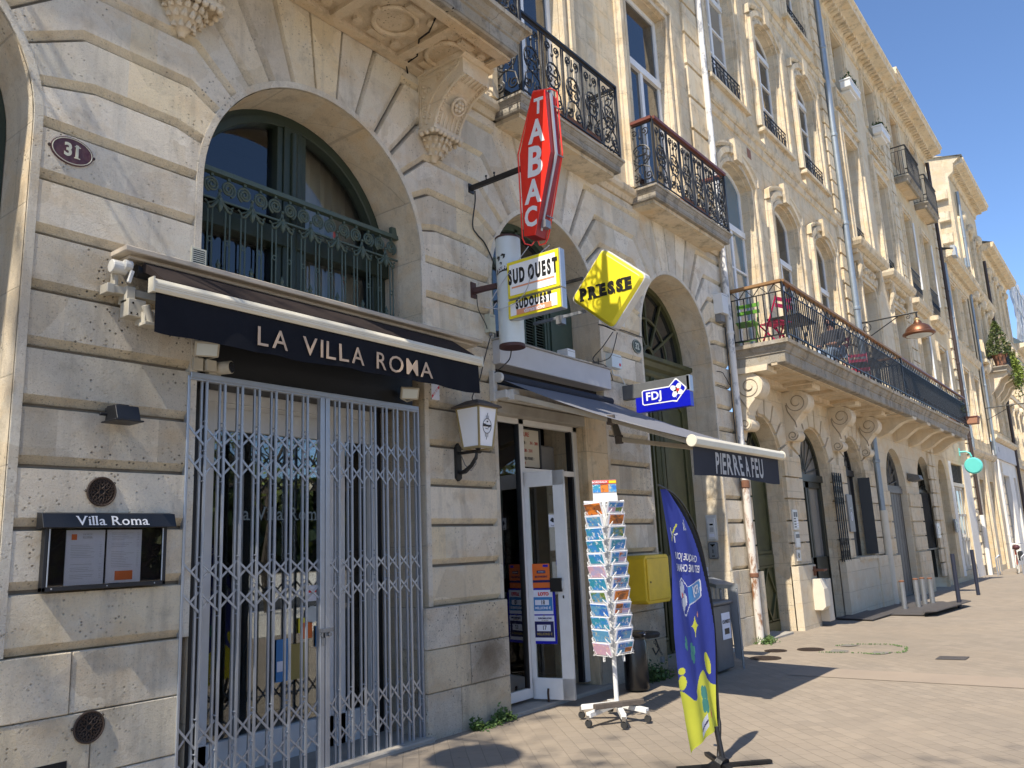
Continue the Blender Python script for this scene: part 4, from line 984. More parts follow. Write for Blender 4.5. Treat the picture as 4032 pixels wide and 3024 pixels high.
# ---- licence sticker under the awning
b = B().mat('paper').box(5.655, 5.765, -.004, 0, 3.02, 3.19); b.mat('sign_red').add([(5.657, -.0055, 3.06), (5.657, -.0055, 3.03), (5.763, -.0055, 3.14), (5.763, -.0055, 3.17)], [[0, 1, 2, 3]])
b.mat('paper').text('LICENCE', faceM((5.708, -.007, 3.098), (1, 0, 1), (-1, 0, 1)), .024, bold=.001)
tag(b.build('licence_plate'), 'small white licence sign with a red diagonal band below the black awning', 'sign')
# ---- beer lantern
L = thing('wall_lantern', 'tapered white glass lantern with brown roof and gold edges on a black bracket', 'lantern', (6.0, 0, 2.3))
c = (6.02, -.25)
def ring(h, z): return [(c[0]-h, c[1]-h, z), (c[0]+h, c[1]-h, z), (c[0]+h, c[1]+h, z), (c[0]-h, c[1]+h, z)]
b = B().mat('sign_white'); lo, hi = ring(.098, 2.55), ring(.138, 2.93); b.add(lo+hi, [[0, 1, 5, 4], [1, 2, 6, 5], [2, 3, 7, 6], [3, 0, 4, 7], [3, 2, 1, 0]])
b.build('glass', L)
b = B().mat('lamp_gold')
for i in range(4): b.bar(lo[i], hi[i], .016, .016)
for rr in (lo, hi):
    for i in range(4): b.bar(rr[i], rr[(i+1) % 4], .022 if rr is lo else .012, .022 if rr is lo else .012)
b.build('frame', L)
b = B().mat('wood_old'); r0, r1, r2 = ring(.175, 2.935), ring(.175, 2.95), ring(.07, 3.01)
b.add(r0+r1+r2, [[3, 2, 1, 0], [0, 1, 5, 4], [1, 2, 6, 5], [2, 3, 7, 6], [3, 0, 4, 7], [4, 5, 9, 8], [5, 6, 10, 9], [6, 7, 11, 10], [7, 4, 8, 11], [8, 9, 10, 11]]); b.build('roof', L)
b = B().mat('iron_black'); b.prism([(5.955, 2.58), (5.99, 2.62), (6.03, 2.58), (6.03, 2.28), (5.99, 2.25), (5.955, 2.28)][::-1], -.03, 0)
b.cyl((5.995, -.02, 2.52), (6.0, -.25, 2.52), .016, n=8); b.lathe([(.03, 0), (.045, .02), (.02, .03), (.03, .05)], (6.02, -.25, 2.50), 10)
b.tube([(6.0, -.03, 2.33), (6.0, -.10, 2.34), (6.0, -.18, 2.39), (6.0, -.24, 2.46), (6.0, -.25, 2.50)], [.018, .024, .02, .018, .014], 8)
b.build('bracket', L)
cable = B().mat('grey_plastic').tube([(5.99, -.06, 2.50), (6.0, -.10, 2.40), (6.0, -.17, 2.34), (6.0, -.235, 2.40), (6.0, -.24, 2.48)], .005, 5)
cable.build('cable', L)
lx = c[0]-.122
FL = lambda x, z: None
tilt = math.atan(.04/.38)
for M in (faceM((c[0], c[1]-.1215, 2.75), (1, 0, 0), (0, -math.sin(tilt), math.cos(tilt))),):
    e = B().mat('letter_black'); e.tube([M @ Vector((.062*math.cos(a), .07*math.sin(a), .002)) for a in [2*pi*k/24 for k in range(24)]], .0028, 4, closed=True)
    e.text('Bitburger', M @ Matrix.Translation((0, .006, .002)), .036, bold=.0012, sx=.82)
    e.text('Premium', M @ Matrix.Translation((0, -.026, .002)), .011); e.sphere(M @ Vector((0, .042, .002)), .008, 6)
    for dx, h in ((-.018, .10), (0, .125), (.018, .10)):
        e.bar(M @ Vector((dx, .07, .002)), M @ Vector((dx, h, .002)), .003, .002); e.bar(M @ Vector((dx, -.07, .002)), M @ Vector((dx, -h-.005, .002)), .003, .002)
    e.build('emblem', L)
# ---- TABAC sign
T = thing('tobacco_sign', 'tall red tapered sign lettered TABAC hanging from an iron bracket', 'sign', (6.32, 0, 5.42))
def sg(Y, Z, x=6.32): return (x, Y, Z)
hexp = [(-.905, 6.17), (-1.05, 6.14), (-1.075, 5.455), (-.84, 4.635), (-.70, 4.66), (-.695, 5.545)]
b = B().mat('red_sign'); n6 = len(hexp)
b.prism(hexp[::-1], 6.315, 6.325, 'YZ'); b.mat('red_dark'); b.prism(hexp[::-1], 6.326, 6.50, 'YZ'); b.mat('red_sign').prism(hexp[::-1], 6.501, 6.51, 'YZ')
b.build('box', T, bevel=.004)
ed = lambda u, s: [(6.405, y*1.0+(-.012 if s > 0 else .0), z) for y, z in u]
B().mat('galvanised').tube([(6.40, -1.066, 6.13), (6.40, -1.09, 5.455), (6.40, -.855, 4.70)], .017, 6).build('trim', T)
b = B().mat('red_tube'); b.tube([(6.33, -.90, 6.185), (6.44, -1.04, 6.21), (6.515, -1.065, 6.20), (6.52, -1.085, 5.50), (6.515, -.86, 4.66), (6.48, -.84, 4.59), (6.44, -.80, 4.575), (6.42, -.80, 4.61)], .009, 6)
b.tube([(6.33, -.90, 6.185), (6.312, -.680, 5.55), (6.312, -.685, 4.64), (6.33, -.70, 4.585), (6.37, -.75, 4.565), (6.38, -.78, 4.60)], .008, 6)
b.build('neon_tube', T)
b = B().mat('steel_grey')
for y, z in ((-1.07, 6.0), (-1.085, 5.46), (-.92, 4.85)): b.bar((6.42, y, z), (6.52, y-.01, z-.005), .010, .010)
b.box(6.38, 6.47, -.93, -.87, 4.72, 4.80); b.build('clip', T)
for ch, yc, zc, h in (('T', -.962, 5.985, .160), ('A', -.925, 5.715, .235), ('B', -.882, 5.395, .30), ('A', -.845, 5.085, .235), ('C', -.80, 4.83, .195)):
    B().mat('letter_white').text(ch, faceM((6.311, yc, zc), (0, -1, -.09), (0, -.09, 1)), h*1.46, bold=h*.045, sx=.78).build('letter', T)
b = B().mat('iron_black'); b.bar((6.34, 0, 5.40), (6.36, -.69, 5.415), .035, .05); b.box(6.31, 6.39, -.015, 0, 5.35, 5.45)
for y in (-.22, -.33): b.cyl((6.35, y, 5.41), (6.35, y, 5.48), .007, n=6); b.sphere((6.35, y, 5.48), .013, 6)
b.build('bracket', T)
# ---- journal column light and newspaper boxes
J = thing('pillar_sign', 'pale grey upright cylinder sign with the black word JOURNAL', 'sign', (6.36, -.38, 3.6))
b = B().mat('tube_body'); b.lathe([(.128, 0), (.13, .01), (.13, 1.15), (.128, 1.16)], (6.46, -.385, 3.60), 28); b.build('body', J, smooth=True)
b = B().mat('brown_iron'); b.lathe([(.10, -.012), (.134, -.012), (.134, .012), (.131, .02)], (6.46, -.385, 3.60), 28); b.lathe([(.134, 1.145), (.134, 1.165), (.12, 1.17)], (6.46, -.385, 3.60), 28); b.build('rim', J)
def cylp(a, z, r=.1315): return (6.46-r*math.cos(a), -.385-r*math.sin(a), z)
b = B().mat('letter_black'); q = [(-.65, .95)]
k = 10; vs = []
for i in range(k+1):
    a = -.55+1.35*i/k; dz = .012*math.sin(i/k*pi); vs += [cylp(a, 4.40+dz+.02*i/k), cylp(a, 4.345+dz+.02*i/k)]
b.add(vs, [[2*i, 2*i+1, 2*i+3, 2*i+2] for i in range(k)], flip=False)
for a0, z0, w in ((-.28, 4.515, .030), (.20, 4.53, .030), (-.02, 4.455, .018)):
    M = Matrix.Translation(cylp(a0, z0, .133)); b.add([cylp(a0+dx*w/.13, z0+dz*w, .1325) for dx, dz in ((-1, .2), (-.3, 1), (.9, .6), (.7, -.5), (-.1, -1.0), (.1, .1))], [[0, 1, 2, 3, 4, 5][::-1]])
b.build('emblem', J)
b = B().mat('letter_white')
for i, ch in enumerate('JOURNAL'):
    a = -.30+.155*i; p = cylp(a, 4.388+.004*i, .1335); b.text(ch, faceM(p, (math.sin(a), -math.cos(a), .06), (0, 0, 1)), .048, bold=.0006, sx=.85, ext=.0005)
b.build('lettering', J)
b = B().mat('brown_iron'); b.box(6.29, 6.37, -.012, 0, 4.17, 4.34); b.bar((6.33, 0, 4.25), (6.40, -.27, 4.26), .05, .05); b.bar((6.33, 0, 4.22), (6.38, -.26, 4.24), .02, .02); b.build('bracket', J)
S = thing('newspaper_sign', 'double lightbox sign with yellow edges lettered SUD OUEST', 'sign', (6.32, -.77, 3.82))
def papbox(y0, y1, z0, z1, th):
    b = B().mat('galvanised'); b.box(6.335, 6.335+th, y1, y0, z0, z1); b.build('box', S, bevel=.006)
    b = B().mat('sign_yellow'); b.box(6.322, 6.336, y1+.012, y0-.006, z0+.010, z1-.012)
    w = B(); b.mat('sign_white').box(6.318, 6.3225, y1+.05, y0-.035, z0+.035, z1-.045)
    return b.build('face', S)
f1 = papbox(-.46, -1.105, 4.045, 4.445, .085); f2 = papbox(-.455, -1.105, 3.835, 4.04, .085)
b = ltext(B().mat('letter_black'), 'SUD OUEST', MYZ(6.3165, -.780, 4.272), .200, bold=.011, sx=.455, gap=.075, space=.13); b.mat('sign_salmon').box(6.3150, 6.3175, -1.04, -.52, 4.150, 4.166); b.build('lettering', f1)
b = ltext(B().mat('letter_black'), 'SUDOUEST', MYZ(6.3165, -.775, 3.975), .125, bold=.0075, sx=.54, gap=.09); b.mat('sign_salmon').box(6.3160, 6.3175, -.99, -.565, 3.868, 3.922); b.mat('paper').text('dimanche', MYZ(6.3150, -.785, 3.893), .066, bold=.0008); b.build('lettering', f2)
b = B().mat('galvanised'); b.box(6.36, 6.44, -.46, -.38, 4.38, 4.41); b.box(6.36, 6.44, -.46, -.38, 3.88, 3.91); b.build('bracket', S)
# ---- PRESSE diamond
D = thing('press_sign', 'yellow diamond lightbox lettered PRESSE fixed beside the newspaper sign', 'sign', (7.9, -.7, 4.5))
def rdia(cy, cz, ry, rz, k=.10):
    c = [(cy, cz+rz), (cy+ry, cz), (cy, cz-rz), (cy-ry, cz)]; out = []
    for i in range(4):
        p = Vector(c[i]); a = Vector(c[i-1]); d = Vector(c[(i+1) % 4])
        q0 = p+(a-p)*k; q1 = p+(d-p)*k
        for t in (0, .33, .67, 1): out.append(tuple(q0*(1-t)**2+p*2*t*(1-t)+q1*t*t))
    return out
tl = Matrix.Rotation(R_(-3.5), 2)
def dia(s_, k=.10): return [(y-.712, z+4.478) for y, z in [tuple(tl @ Vector(p)) for p in rdia(0, 0, .515*s_, .505*s_, k)]]
b = B().mat('awning_white'); b.prism(dia(1.0), 7.90, 8.03, 'YZ'); b.build('box', D, bevel=.006)
b = B().mat('sign_yellow'); o = dia(.965); i_ = dia(.87, .07); k = len(o)
b.add([(7.898, y, z) for y, z in o]+[(7.862, y, z) for y, z in i_], [[j, (j+1) % k, k+(j+1) % k, k+j] for j in range(k)]+[list(range(k, 2*k))]); b.build('face', D, bevel=.004)
b = B().mat('letter_black')
ltext(b, 'PRESSE', faceM((7.858, -.700, 4.462), (0, -1, 0), (0, .0, 1)), .185, bold=.0135, sx=.88, gap=.13)
xs2 = []
gl = [min(v[1] for v in b.v), max(v[1] for v in b.v)]
zlo, zhi = min(v[2] for v in b.v), max(v[2] for v in b.v)
tot = gl[1]-gl[0]; b.mat('letter_black')
# slab serifs on the stems
for fr, bt in ((.035, 1), (.035, 0), (.195, 1), (.195, 0), (.30, 0), (.36, 1), (.36, 0), (.855, 1), (.855, 0)):
    y = gl[1]-tot*fr; z = zhi-.010 if bt else zlo+.010; b.box(7.8555, 7.858, y-.030, y+.030, z-.010, z+.010)
for fr in (.470, .625, .785): b.box(7.8555, 7.858, gl[1]-tot*fr-.007, gl[1]-tot*fr+.007, zhi-.045, zhi); 
for fr in (.520, .675): b.box(7.8555, 7.858, gl[1]-tot*fr-.007, gl[1]-tot*fr+.007, zlo, zlo+.045)
b.build('lettering', D)
b = B().mat('iron_black'); b.bar((7.96, .4, 4.70), (7.96, -.35, 4.70), .03, .035); b.mat('galvanised').bar((7.96, .4, 4.29), (7.96, -.36, 4.29), .03, .035); b.mat('steel_grey').box(7.9, 8.0, -.05, .03, 4.2, 4.3); b.build('bracket', D)
# ---- lottery sign
F = thing('lottery_sign', 'blue and grey projecting sign lettered FDJ with a white clover', 'sign', (9.33, 0, 3.5))
b = B().mat('grey_bin'); b.box(9.335, 9.43, -.955, -.0, 3.435, 3.625); b.mat('galvanised').box(9.335, 9.43, -.962, -.915, 3.42, 3.628); b.build('box', F, bevel=.004)
B().mat('sign_blue').box(9.333, 9.432, -.950, -.185, 3.235, 3.434).build('lower_box', F, bevel=.004)
def logo(parent, mp, w, name='emblem', mir=False):
    """blue badge: rounded bar with a diamond end, white keyline, FDJ and clover; mp(u, v, d)"""
    def shape(s_):
        e = .012*s_; return [(-.335-e, -.085-e), (-.335-e, .075+e), (-.32, .095+e), (.10-e*.4, .095+e), (.20, .185+e*1.4), (.225, .185+e*1.4), (.345+e*1.4, .06), (.345+e*1.4, .035), (.215, -.10-e*1.4), (.19, -.10-e*1.4), (.155-e*.4, -.105-e)][:9]+[(.205, -.115-e*1.4), (.14-e*.3, -.105-e), (-.32, -.105-e)]
    b = B()
    b.mat('letter_white'); s1 = shape(1.2); b.add([mp(u*w, v*w, .001) for u, v in s1], [list(range(len(s1)))])
    b.mat('sign_blue' if not mir else 'sign_sky'); s0 = shape(-.2); b.add([mp(u*w, v*w, .0022) for u, v in s0], [list(range(len(s0)))])
    b.mat('letter_white')
    for ang in (45, 135, 225, 315):
        a = R_(ang+12); cx, cy = .215+.058*math.cos(a), .035+.058*math.sin(a)
        pts = []
        for k in range(18):
            t = 2*pi*k/18; r = .050*(1+.22*math.cos(2*t)-.10*math.cos(t)); x = cx+r*math.cos(t+a)*.95; y = cy+r*math.sin(t+a)*.95; pts.append(mp(x*w, y*w, .0034))
        b.add(pts, [list(range(18))])
    b.bar(mp(.215*w, .03*w, .003), mp(.20*w, -.08*w, .003), .010*w, .002)
    b.mat('sign_red').add([mp((.215+x)*w, (.035+y)*w, .0046) for x, y in ((-.0, -.02), (.035, -.02), (.035, .022), (0, .022))], [[0, 1, 2, 3]])
    o = Vector(mp(0, 0, 0)); ux = Vector(mp(1, 0, 0))-o; uy = Vector(mp(0, 1, 0))-o
    M = Matrix.Translation(Vector(mp(-.155*w, -.002*w, .004))) @ Matrix((ux, uy, ux.cross(uy))).transposed().to_4x4() @ Matrix.Shear('XY', 3, (0, 0)).to_4x4()
    b.mat('letter_white').text('FDJ', M, .165*w, bold=.004*w, sx=1.05, sp=1.05)
    b.build(name, parent)
logo(F, lambda u, v, d: (9.331-d, -.59-u, 3.425+v), .88)
# ---- first-floor green shutters in the arch over the tobacconist, concrete lintel
sh = B().mat('shutter_green'); archring(sh, 7.75, ZS, 1.09, .09, .42, .52, 3.76)
sh.box(7.68, 7.74, .42, .5, 3.76, 5.45); sh.box(8.28, 8.33, .42, .5, 3.76, 5.2)
sh.box(6.66, 8.84, .42, .5, 4.88, 4.95)
for x0, x1 in ((7.80, 8.02), (8.06, 8.28)):
    for zz_ in (3.98, 4.55): pass
for x0, x1 in ((7.78, 8.26),):
    for z0, z1 in ((3.80, 4.85),):
        for i in range(int((z1-z0-.14)/.035)): sh.obox(Matrix.Translation(((x0+x1)/2, .45, z0+.09+i*.035)) @ Matrix.Rotation(R_(35), 4, 'X'), x1-x0-.06, .036, .005)
        sh.box(x0, x0+.04, .42, .46, z0, z1); sh.box(x1-.04, x1, .42, .46, z0, z1); sh.box((x0+x1)/2-.015, (x0+x1)/2+.015, .42, .46, z0, z1); sh.box(x0, x1, .42, .46, z0, z0+.07); sh.box(x0, x1, .42, .46, z1-.05, z1)
for x0, x1 in ((8.34, 8.82), (6.70, 7.18)):
    sh.box(x0, x1, .40, .44, 3.80, 4.86)
sh.box(7.2, 7.64, .46, .50, 4.95, 5.0)
sho = sh.build('shuttered_window', H31)
archfill(B().mat('pane_dark'), 7.75, ZS, 1.03, .485, 3.78).build('pane', sho)
ln = B().mat('painted_pale'); ln.box(6.62, 8.885, -.10, .42, 3.505, 3.765); ln.mat('concrete').box(6.60, 8.90, -.12, .42, 3.765, 3.785); ln.box(6.62, 8.36, .0, .3, 3.0, 3.12)
ln.mat('black_void').box(6.66, 8.84, .10, .5, 3.30, 3.50)
ln.mat('moulding'); ln.box(6.64, 8.86, .05, .5, 3.12, 3.32); ln.box(8.36, 8.86, .0, .62, -.1, 3.12)
ln.build('lintel', H31, bevel=.006)
# tobacconist's white frontage: side light, transom sign, open glazed door
tf = B().mat('white_frame')
for x0, x1 in ((6.65, 6.70), (7.19, 7.28), (8.28, 8.36)): tf.box(x0, x1, .13, .20, .06, 3.0)
tf.box(6.65, 8.36, .13, .20, 2.94, 3.0); tf.box(6.65, 7.2, .13, .20, .06, .16); tf.box(7.28, 8.30, .14, .19, 2.40, 2.46)
tf.mat('black_paint'); tf.box(6.70, 6.72, .15, .17, .16, 2.94); tf.box(7.17, 7.19, .125, .17, .16, 2.94); tf.box(8.24, 8.28, .15, .22, .06, 2.94)
tfo = tf.build('shopfront_frame', H31, bevel=.003)
B().mat('glass').box(6.72, 7.17, .155, .16, .16, 2.94).build('pane', tfo)
os_ = B().mat('paper_warm'); os_.box(7.05, 7.80, .30, .31, 2.50, 2.93); os_.mat('black_paint').box(7.80, 7.83, .29, .31, 2.48, 2.95); os_.box(7.05, 7.80, .29, .31, 2.93, 2.95)
for st_, x, z, m, s_ in (('OUVERTURE', 7.44, 2.87, 'letter_red', .072), ('LUNDI - VENDREDI :', 7.36, 2.775, 'letter_black', .05), ('7H - 20H', 7.70, 2.775, 'letter_red', .05), ('SAMEDI :', 7.28, 2.685, 'letter_black', .05), ('8H30 - 21H', 7.56, 2.685, 'letter_red', .05), ('DIMANCHE ET JOURS FERIES :', 7.43, 2.595, 'letter_black', .047), ('9H - 20H', 7.45, 2.54, 'letter_red', .045)):
    os_.mat(m).text(st_, MXZ(x, .298, z), s_, sx=.84, bold=.0005)
os_.build('opening_hours_sign', tfo)
dr = B().mat('white_frame')
hx, hy, fx, fy = 7.25, .13, 7.345, -.33
dv = Vector((fx-hx, fy-hy, 0)); DL = dv.length; dv.normalize(); dn = Vector((-dv.y, dv.x, 0)) * -1   # towards the camera side
def dp(u, z, d=0): return (hx+dv.x*u+dn.x*d, hy+dv.y*u+dn.y*d, z)
def dbox(b, u0, u1, z0, z1, t0=-.02, t1=.02):
    vs = [dp(u, z, t) for z in (z0, z1) for u, t in ((u0, t0), (u1, t0), (u1, t1), (u0, t1))]
    b.add(vs, [[0, 1, 2, 3], [7, 6, 5, 4], [4, 5, 1, 0], [5, 6, 2, 1], [6, 7, 3, 2], [7, 4, 0, 3]])
dbox(dr, 0, .05, .05, 2.40); dbox(dr, DL-.13, DL, .05, 2.40); dbox(dr, 0, DL, .05, .26); dbox(dr, 0, DL, 2.24, 2.40)
do = dr.build('door', H31, bevel=.003)
g_ = B().mat('glass'); dbox(g_, .05, DL-.13, .26, 2.24, -.003, .003); g_.build('pane', do)
h_ = B().mat('bin_black'); dbox(h_, DL-.20, DL-.07, 1.13, 1.27, .035, .06); h_.mat('white_plastic'); dbox(h_, DL-.11, DL-.05, 1.16, 1.24, .02, .045); h_.mat('bin_black'); dbox(h_, DL-.075, DL-.06, 1.06, 1.09, .021, .024); h_.mat('cast_iron'); h_.tube([dp(.18, .16, .03), dp(.18, .12, .04), dp(.18, .03, .035)], .012, 6)
h_.build('handle', do)
DM = lambda u, z, d=.006: faceM(dp(u, z, d), tuple(dv), (0, 0, 1))
def dposter(u0, u1, z0, z1, parts, nm='poster'):
    b = B()
    for m, a0, a1, c0, c1, lay in parts:
        b.mat(m); dbox(b, u0+(u1-u0)*a0, u0+(u1-u0)*a1, z0+(z1-z0)*c0, z0+(z1-z0)*c1, .004+.0006*lay, .0046+.0006*lay)
    return b
b = dposter(.05, .25, 1.17, 1.42, [('sign_orange', 0, 1, 0, 1, 0), ('sign_navy', 0, 1, .22, .32, 1), ('sign_navy', .25, .75, .60, .72, 1), ('sign_blue', .62, .92, .86, .96, 1)])
b.mat('paper').text('-18 ANS ?', DM(.15, 1.335, .0065), .020); b.mat('sign_navy').text("JEU D'ARGENT", DM(.15, 1.285, .0065), .024, bold=.0008, sx=.9); b.build('poster', do)
b = dposter(.05, .30, .60, 1.165, [('sign_blue', 0, 1, 0, 1, 0), ('paper', 0, .88, .53, .97, 1), ('sign_sky', 0, .86, .59, .84, 2), ('paper', .06, .70, .695, .79, 3), ('paper', 0, .90, .05, .505, 1), ('sign_navy', 0, .87, .11, .40, 2), ('paper', .10, .72, .225, .34, 3)])
b.mat('letter_black').text('18', DM(.155, 1.018, .0075), .062, bold=.001, sx=.8); b.text('17', DM(.16, .76, .0075), .062, bold=.001, sx=.8)
b.mat('paper').text('MILLIONS €', DM(.155, .962, .0075), .036, bold=.0008, sx=.95); b.mat('gold_letter').text('MILLIONS €', DM(.16, .697, .0075), .034, bold=.0008)
b.mat('sign_red').text('LOTO', DM(.165, 1.105, .0068), .045, bold=.003); b.mat('sign_navy').text('EUROMILLIONS', DM(.17, .857, .0068), .022, bold=.0008); b.mat('gold_letter').text('MY MILLION', DM(.17, .836, .0068), .014); b.text('★' if False else '*', DM(.16, .875, .0068), .05)
b.build('poster', do)
b = dposter(.27, .35, 1.80, 1.93, [('paper', 0, 1, 0, 1, 0)]); b.mat('letter_black').add([dp(.31+x, 1.87+z, .006) for x, z in ((-.025, 0), (.0, .03), (.02, .02), (.02, -.025), (.0, -.02))], [[0, 1, 2, 3, 4]]); b.text('Tirez', DM(.31, 1.815, .006), .018); b.build('poster', do)
b = dposter(.33, .37, 1.40, 1.62, [('galvanised', 0, 1, 0, 1, 0), ('sign_blue', 0, 1, 0, .25, 1)]); b.mat('letter_black')
for i, ch in enumerate('Tirez'): b.text(ch, DM(.35, 1.60-.027*i, .0062), .022)
b.build('poster', do)
# things just inside the shop
b = B().mat('paper').box(8.0, 8.22, .35, .355, 1.55, 1.98); b.box(8.02, 8.2, .35, .355, 1.05, 1.42); b.mat('sign_blue').box(8.02, 8.1, .345, .35, 1.90, 1.93); tag(b.build('notice'), 'white paper notices hanging inside the open tobacconist doorway', 'notice')
b = B().mat('grey_plastic'); b.box(7.86, 8.18, .34, .52, 2.42, 2.78); b.mat('sign_orange').prism([(7.86, 2.42), (8.02, 2.48), (8.18, 2.42)], .33, .5); tag(b.build('heater', bevel=.02), 'grey rounded air heater above the tobacconist door', 'heater')
rk = B(); random.seed(5)
rk.mat('interior').box(6.5, 7.3, 1.3, 1.34, 0, 2.4)
for i in range(8):
    rk.mat('wood_old').box(6.5, 8.2, 1.05, 1.3, .3+i*.25, .32+i*.25)
    x = 6.5
    while x < 8.1:
        w = random.uniform(.07, .14); rk.mat(random.choice(['paper', 'sign_sky', 'sign_red', 'sign_orange', 'card_blue', 'grey_bin', 'grey_bin', 'interior', 'interior', 'wood_red'])).box(x, x+w*.9, 1.0, 1.02, .34+i*.25, .34+i*.25+random.uniform(.14, .2)); x += w
tag(rk.build('magazine_rack'), 'magazine shelves in the shade inside the tobacconist', 'shelf')
# ---- grey awning PIERRE A FEU, fully extended
A = thing('awning', 'wide open grey awning whose valance is lettered PIERRE A FEU', 'awning', (7.8, 0, 3.2))
v = B().mat('fabric_grey'); ny, nx = 14, 24; vs = []
for j in range(ny+1):
    t = j/ny; y = -.08-2.02*t; z = 3.34-.85*t-.05*math.sin(pi*t)
    for i in range(nx+1):
        x = 6.62+(6.76-6.62)*t+(8.92-6.62)*(i/nx); vs.append((x, y, z+.006*math.sin(i*2.1)*math.sin(pi*t)))
w = nx+1; v.add(vs, [[j*w+i, (j+1)*w+i, (j+1)*w+i+1, j*w+i+1] for j in range(ny) for i in range(nx)]); v.build('canopy', A, smooth=True)
b = B().mat('awning_cream'); b.prism([(-2.15, 2.435), (-2.155, 2.485), (-2.13, 2.515), (-2.08, 2.52), (-2.065, 2.49), (-2.08, 2.43), (-2.12, 2.42)], 6.78, 9.02, 'YZ'); b.prism(oval(-2.11, 2.47, .052, .055, 16), 6.76, 6.785, 'YZ'); b.prism(oval(-2.11, 2.47, .052, .055, 16), 9.02, 9.04, 'YZ'); b.build('front_bar', A, bevel=.003)
v = B().mat('fabric_dark'); vs = []; n = 40
for i in range(n+1):
    t = i/n; x = 6.80+2.14*t; w_ = .016*math.sin(t*9)+.01*math.sin(t*21+1)
    vs += [(x, -2.10, 2.43), (x+.0, -2.10+w_*.5, 2.30), (x+(.04 if t < .1 else -.02)*0, -2.10+w_, 2.165+.012*math.sin(t*5))]
v.add(vs, [[3*i+j, 3*i+3+j, 3*i+4+j, 3*i+1+j] for i in range(n) for j in range(2)]); vo = v.build('valance', A, smooth=True)
b = B().mat('letter_white')
ltext(b, 'PIERRE A FEU', MXZ(7.86, -.0, 2.298), .272, bold=.0075, sx=.66, gap=.085, space=.14)
b.v = [(x, -2.10+((.016*math.sin((x-6.8)/2.14*9)+.01*math.sin((x-6.8)/2.14*21+1))*max(0, min(1, (2.43-z)/.265)))-.006, z) for x, y, z in b.v]
b.build('lettering', vo)
B().mat('fabric_dark').cyl((6.60, -.10, 3.345), (8.84, -.10, 3.345), .05, n=16).build('roller', A, smooth=True)
b = B().mat('awning_white'); b.cyl((6.56, -.10, 3.345), (6.60, -.10, 3.345), .055, n=16); b.box(6.54, 6.60, -.06, .0, 3.10, 3.42); b.box(6.56, 6.68, -.20, -.04, 3.12, 3.20); b.box(6.63, 6.74, -.24, -.15, 3.10, 3.21); b.box(8.6, 8.72, -.20, -.04, 3.12, 3.22); b.box(6.60, 8.8, -.07, -.0, 3.13, 3.18); b.cyl((6.56, -.03, 3.0), (6.56, -.03, 3.2), .004, n=5)
b.build('bracket', A, bevel=.004)
for pts in ([(6.68, -.20, 3.14), (6.93, -1.20, 2.79), (6.86, -2.06, 2.47)], [(8.66, -.20, 3.14), (7.66, -.86, 2.69), (8.35, -2.06, 2.45)]):
    b = B().mat('arm_beige'); b.bar(pts[0], pts[1], .075, .055); b.bar(pts[1], pts[2], .06, .045); b.mat('wood_old'); b.cyl(Vector(pts[1])-Vector((0, 0, .045)), Vector(pts[1])+Vector((0, 0, .045)), .045, n=10); b.build('folding_arm', A, bevel=.003)
# ---- bay D: olive arched door with fanlight
dd = B().mat('door_olive'); cD, RD, zT = 11.15, 1.155, 4.10
archring(dd, cD, ZS, RD, .09, .50, .60, -.08)
dd.sweep([(cD-RD, .5), (cD+RD, .5)], [(-.1, 4.08), (.02, 4.08), (.04, 4.12), (.04, 4.17), (.09, 4.21), (.12, 4.28), (.16, 4.30), (.16, 4.36), (-.1, 4.38)], lambda x, y, w: (x, y, w))
for a in (30, 60, 90, 120, 150): dd.bar((cD+.16*math.cos(R_(a)), .53, 4.40+.16*math.sin(R_(a))), (cD+1.08*math.cos(R_(a)), .53, 4.42+1.06*math.sin(R_(a))), .04, .035, (0, 1, 0))
dd.tube([(x, .53, z) for x, z in arc(cD, 4.40, .62, 0, 180, 20)], .022, 6); dd.tube([(x, .53, z) for x, z in arc(cD, 4.40, .16, 0, 180, 12)], .035, 6)
for s_ in (-1, 1):
    x0 = cD+(.02 if s_ > 0 else -1.06); x1 = x0+1.04
    dd.box(x0, x1, .50, .56, .0, 4.08)
    for z0, z1 in ((.25, 1.15), (1.45, 3.75)):
        pr = [(0, 0), (0, -.03), (.03, -.035), (.06, -.01), (.06, 0)]
        xa, xb = x0+.16, x1-.16
        top = [(xb, z0), (xb, z1-.14), (xb-.06, z1-.10), (xb-.09, z1-.03), ((xa+xb)/2+.1, z1), ((xa+xb)/2-.1, z1), (xa+.09, z1-.03), (xa+.06, z1-.10), (xa, z1-.14), (xa, z0)]
        dd.sweep(top, pr, lambda x, z, v: (x, .50+v, z), closed=True)
        dd.poly([(x, .485, z) for x, z in inset(top, lambda n, a, c: .06)])
for i in range(5): dd.cyl((cD-.05+.025*i, .485, .05), (cD-.05+.025*i, .485, 4.08), .011, n=6)
dd.mat('door_olive'); dd.prism([(p[0]+0, p[1]) for p in oval(cD, 3.93, .09, .12, 16)], .43, .5); dd.tube([(x, .425, z) for x, z in spiral(cD, 3.93, .07, .01, 0, 1.5, 20)], .014, 5)
ddo = dd.build('door', H31)
archfill(B().mat('pane_dark'), cD, ZS, 1.09, .56, 4.3).build('pane', ddo)
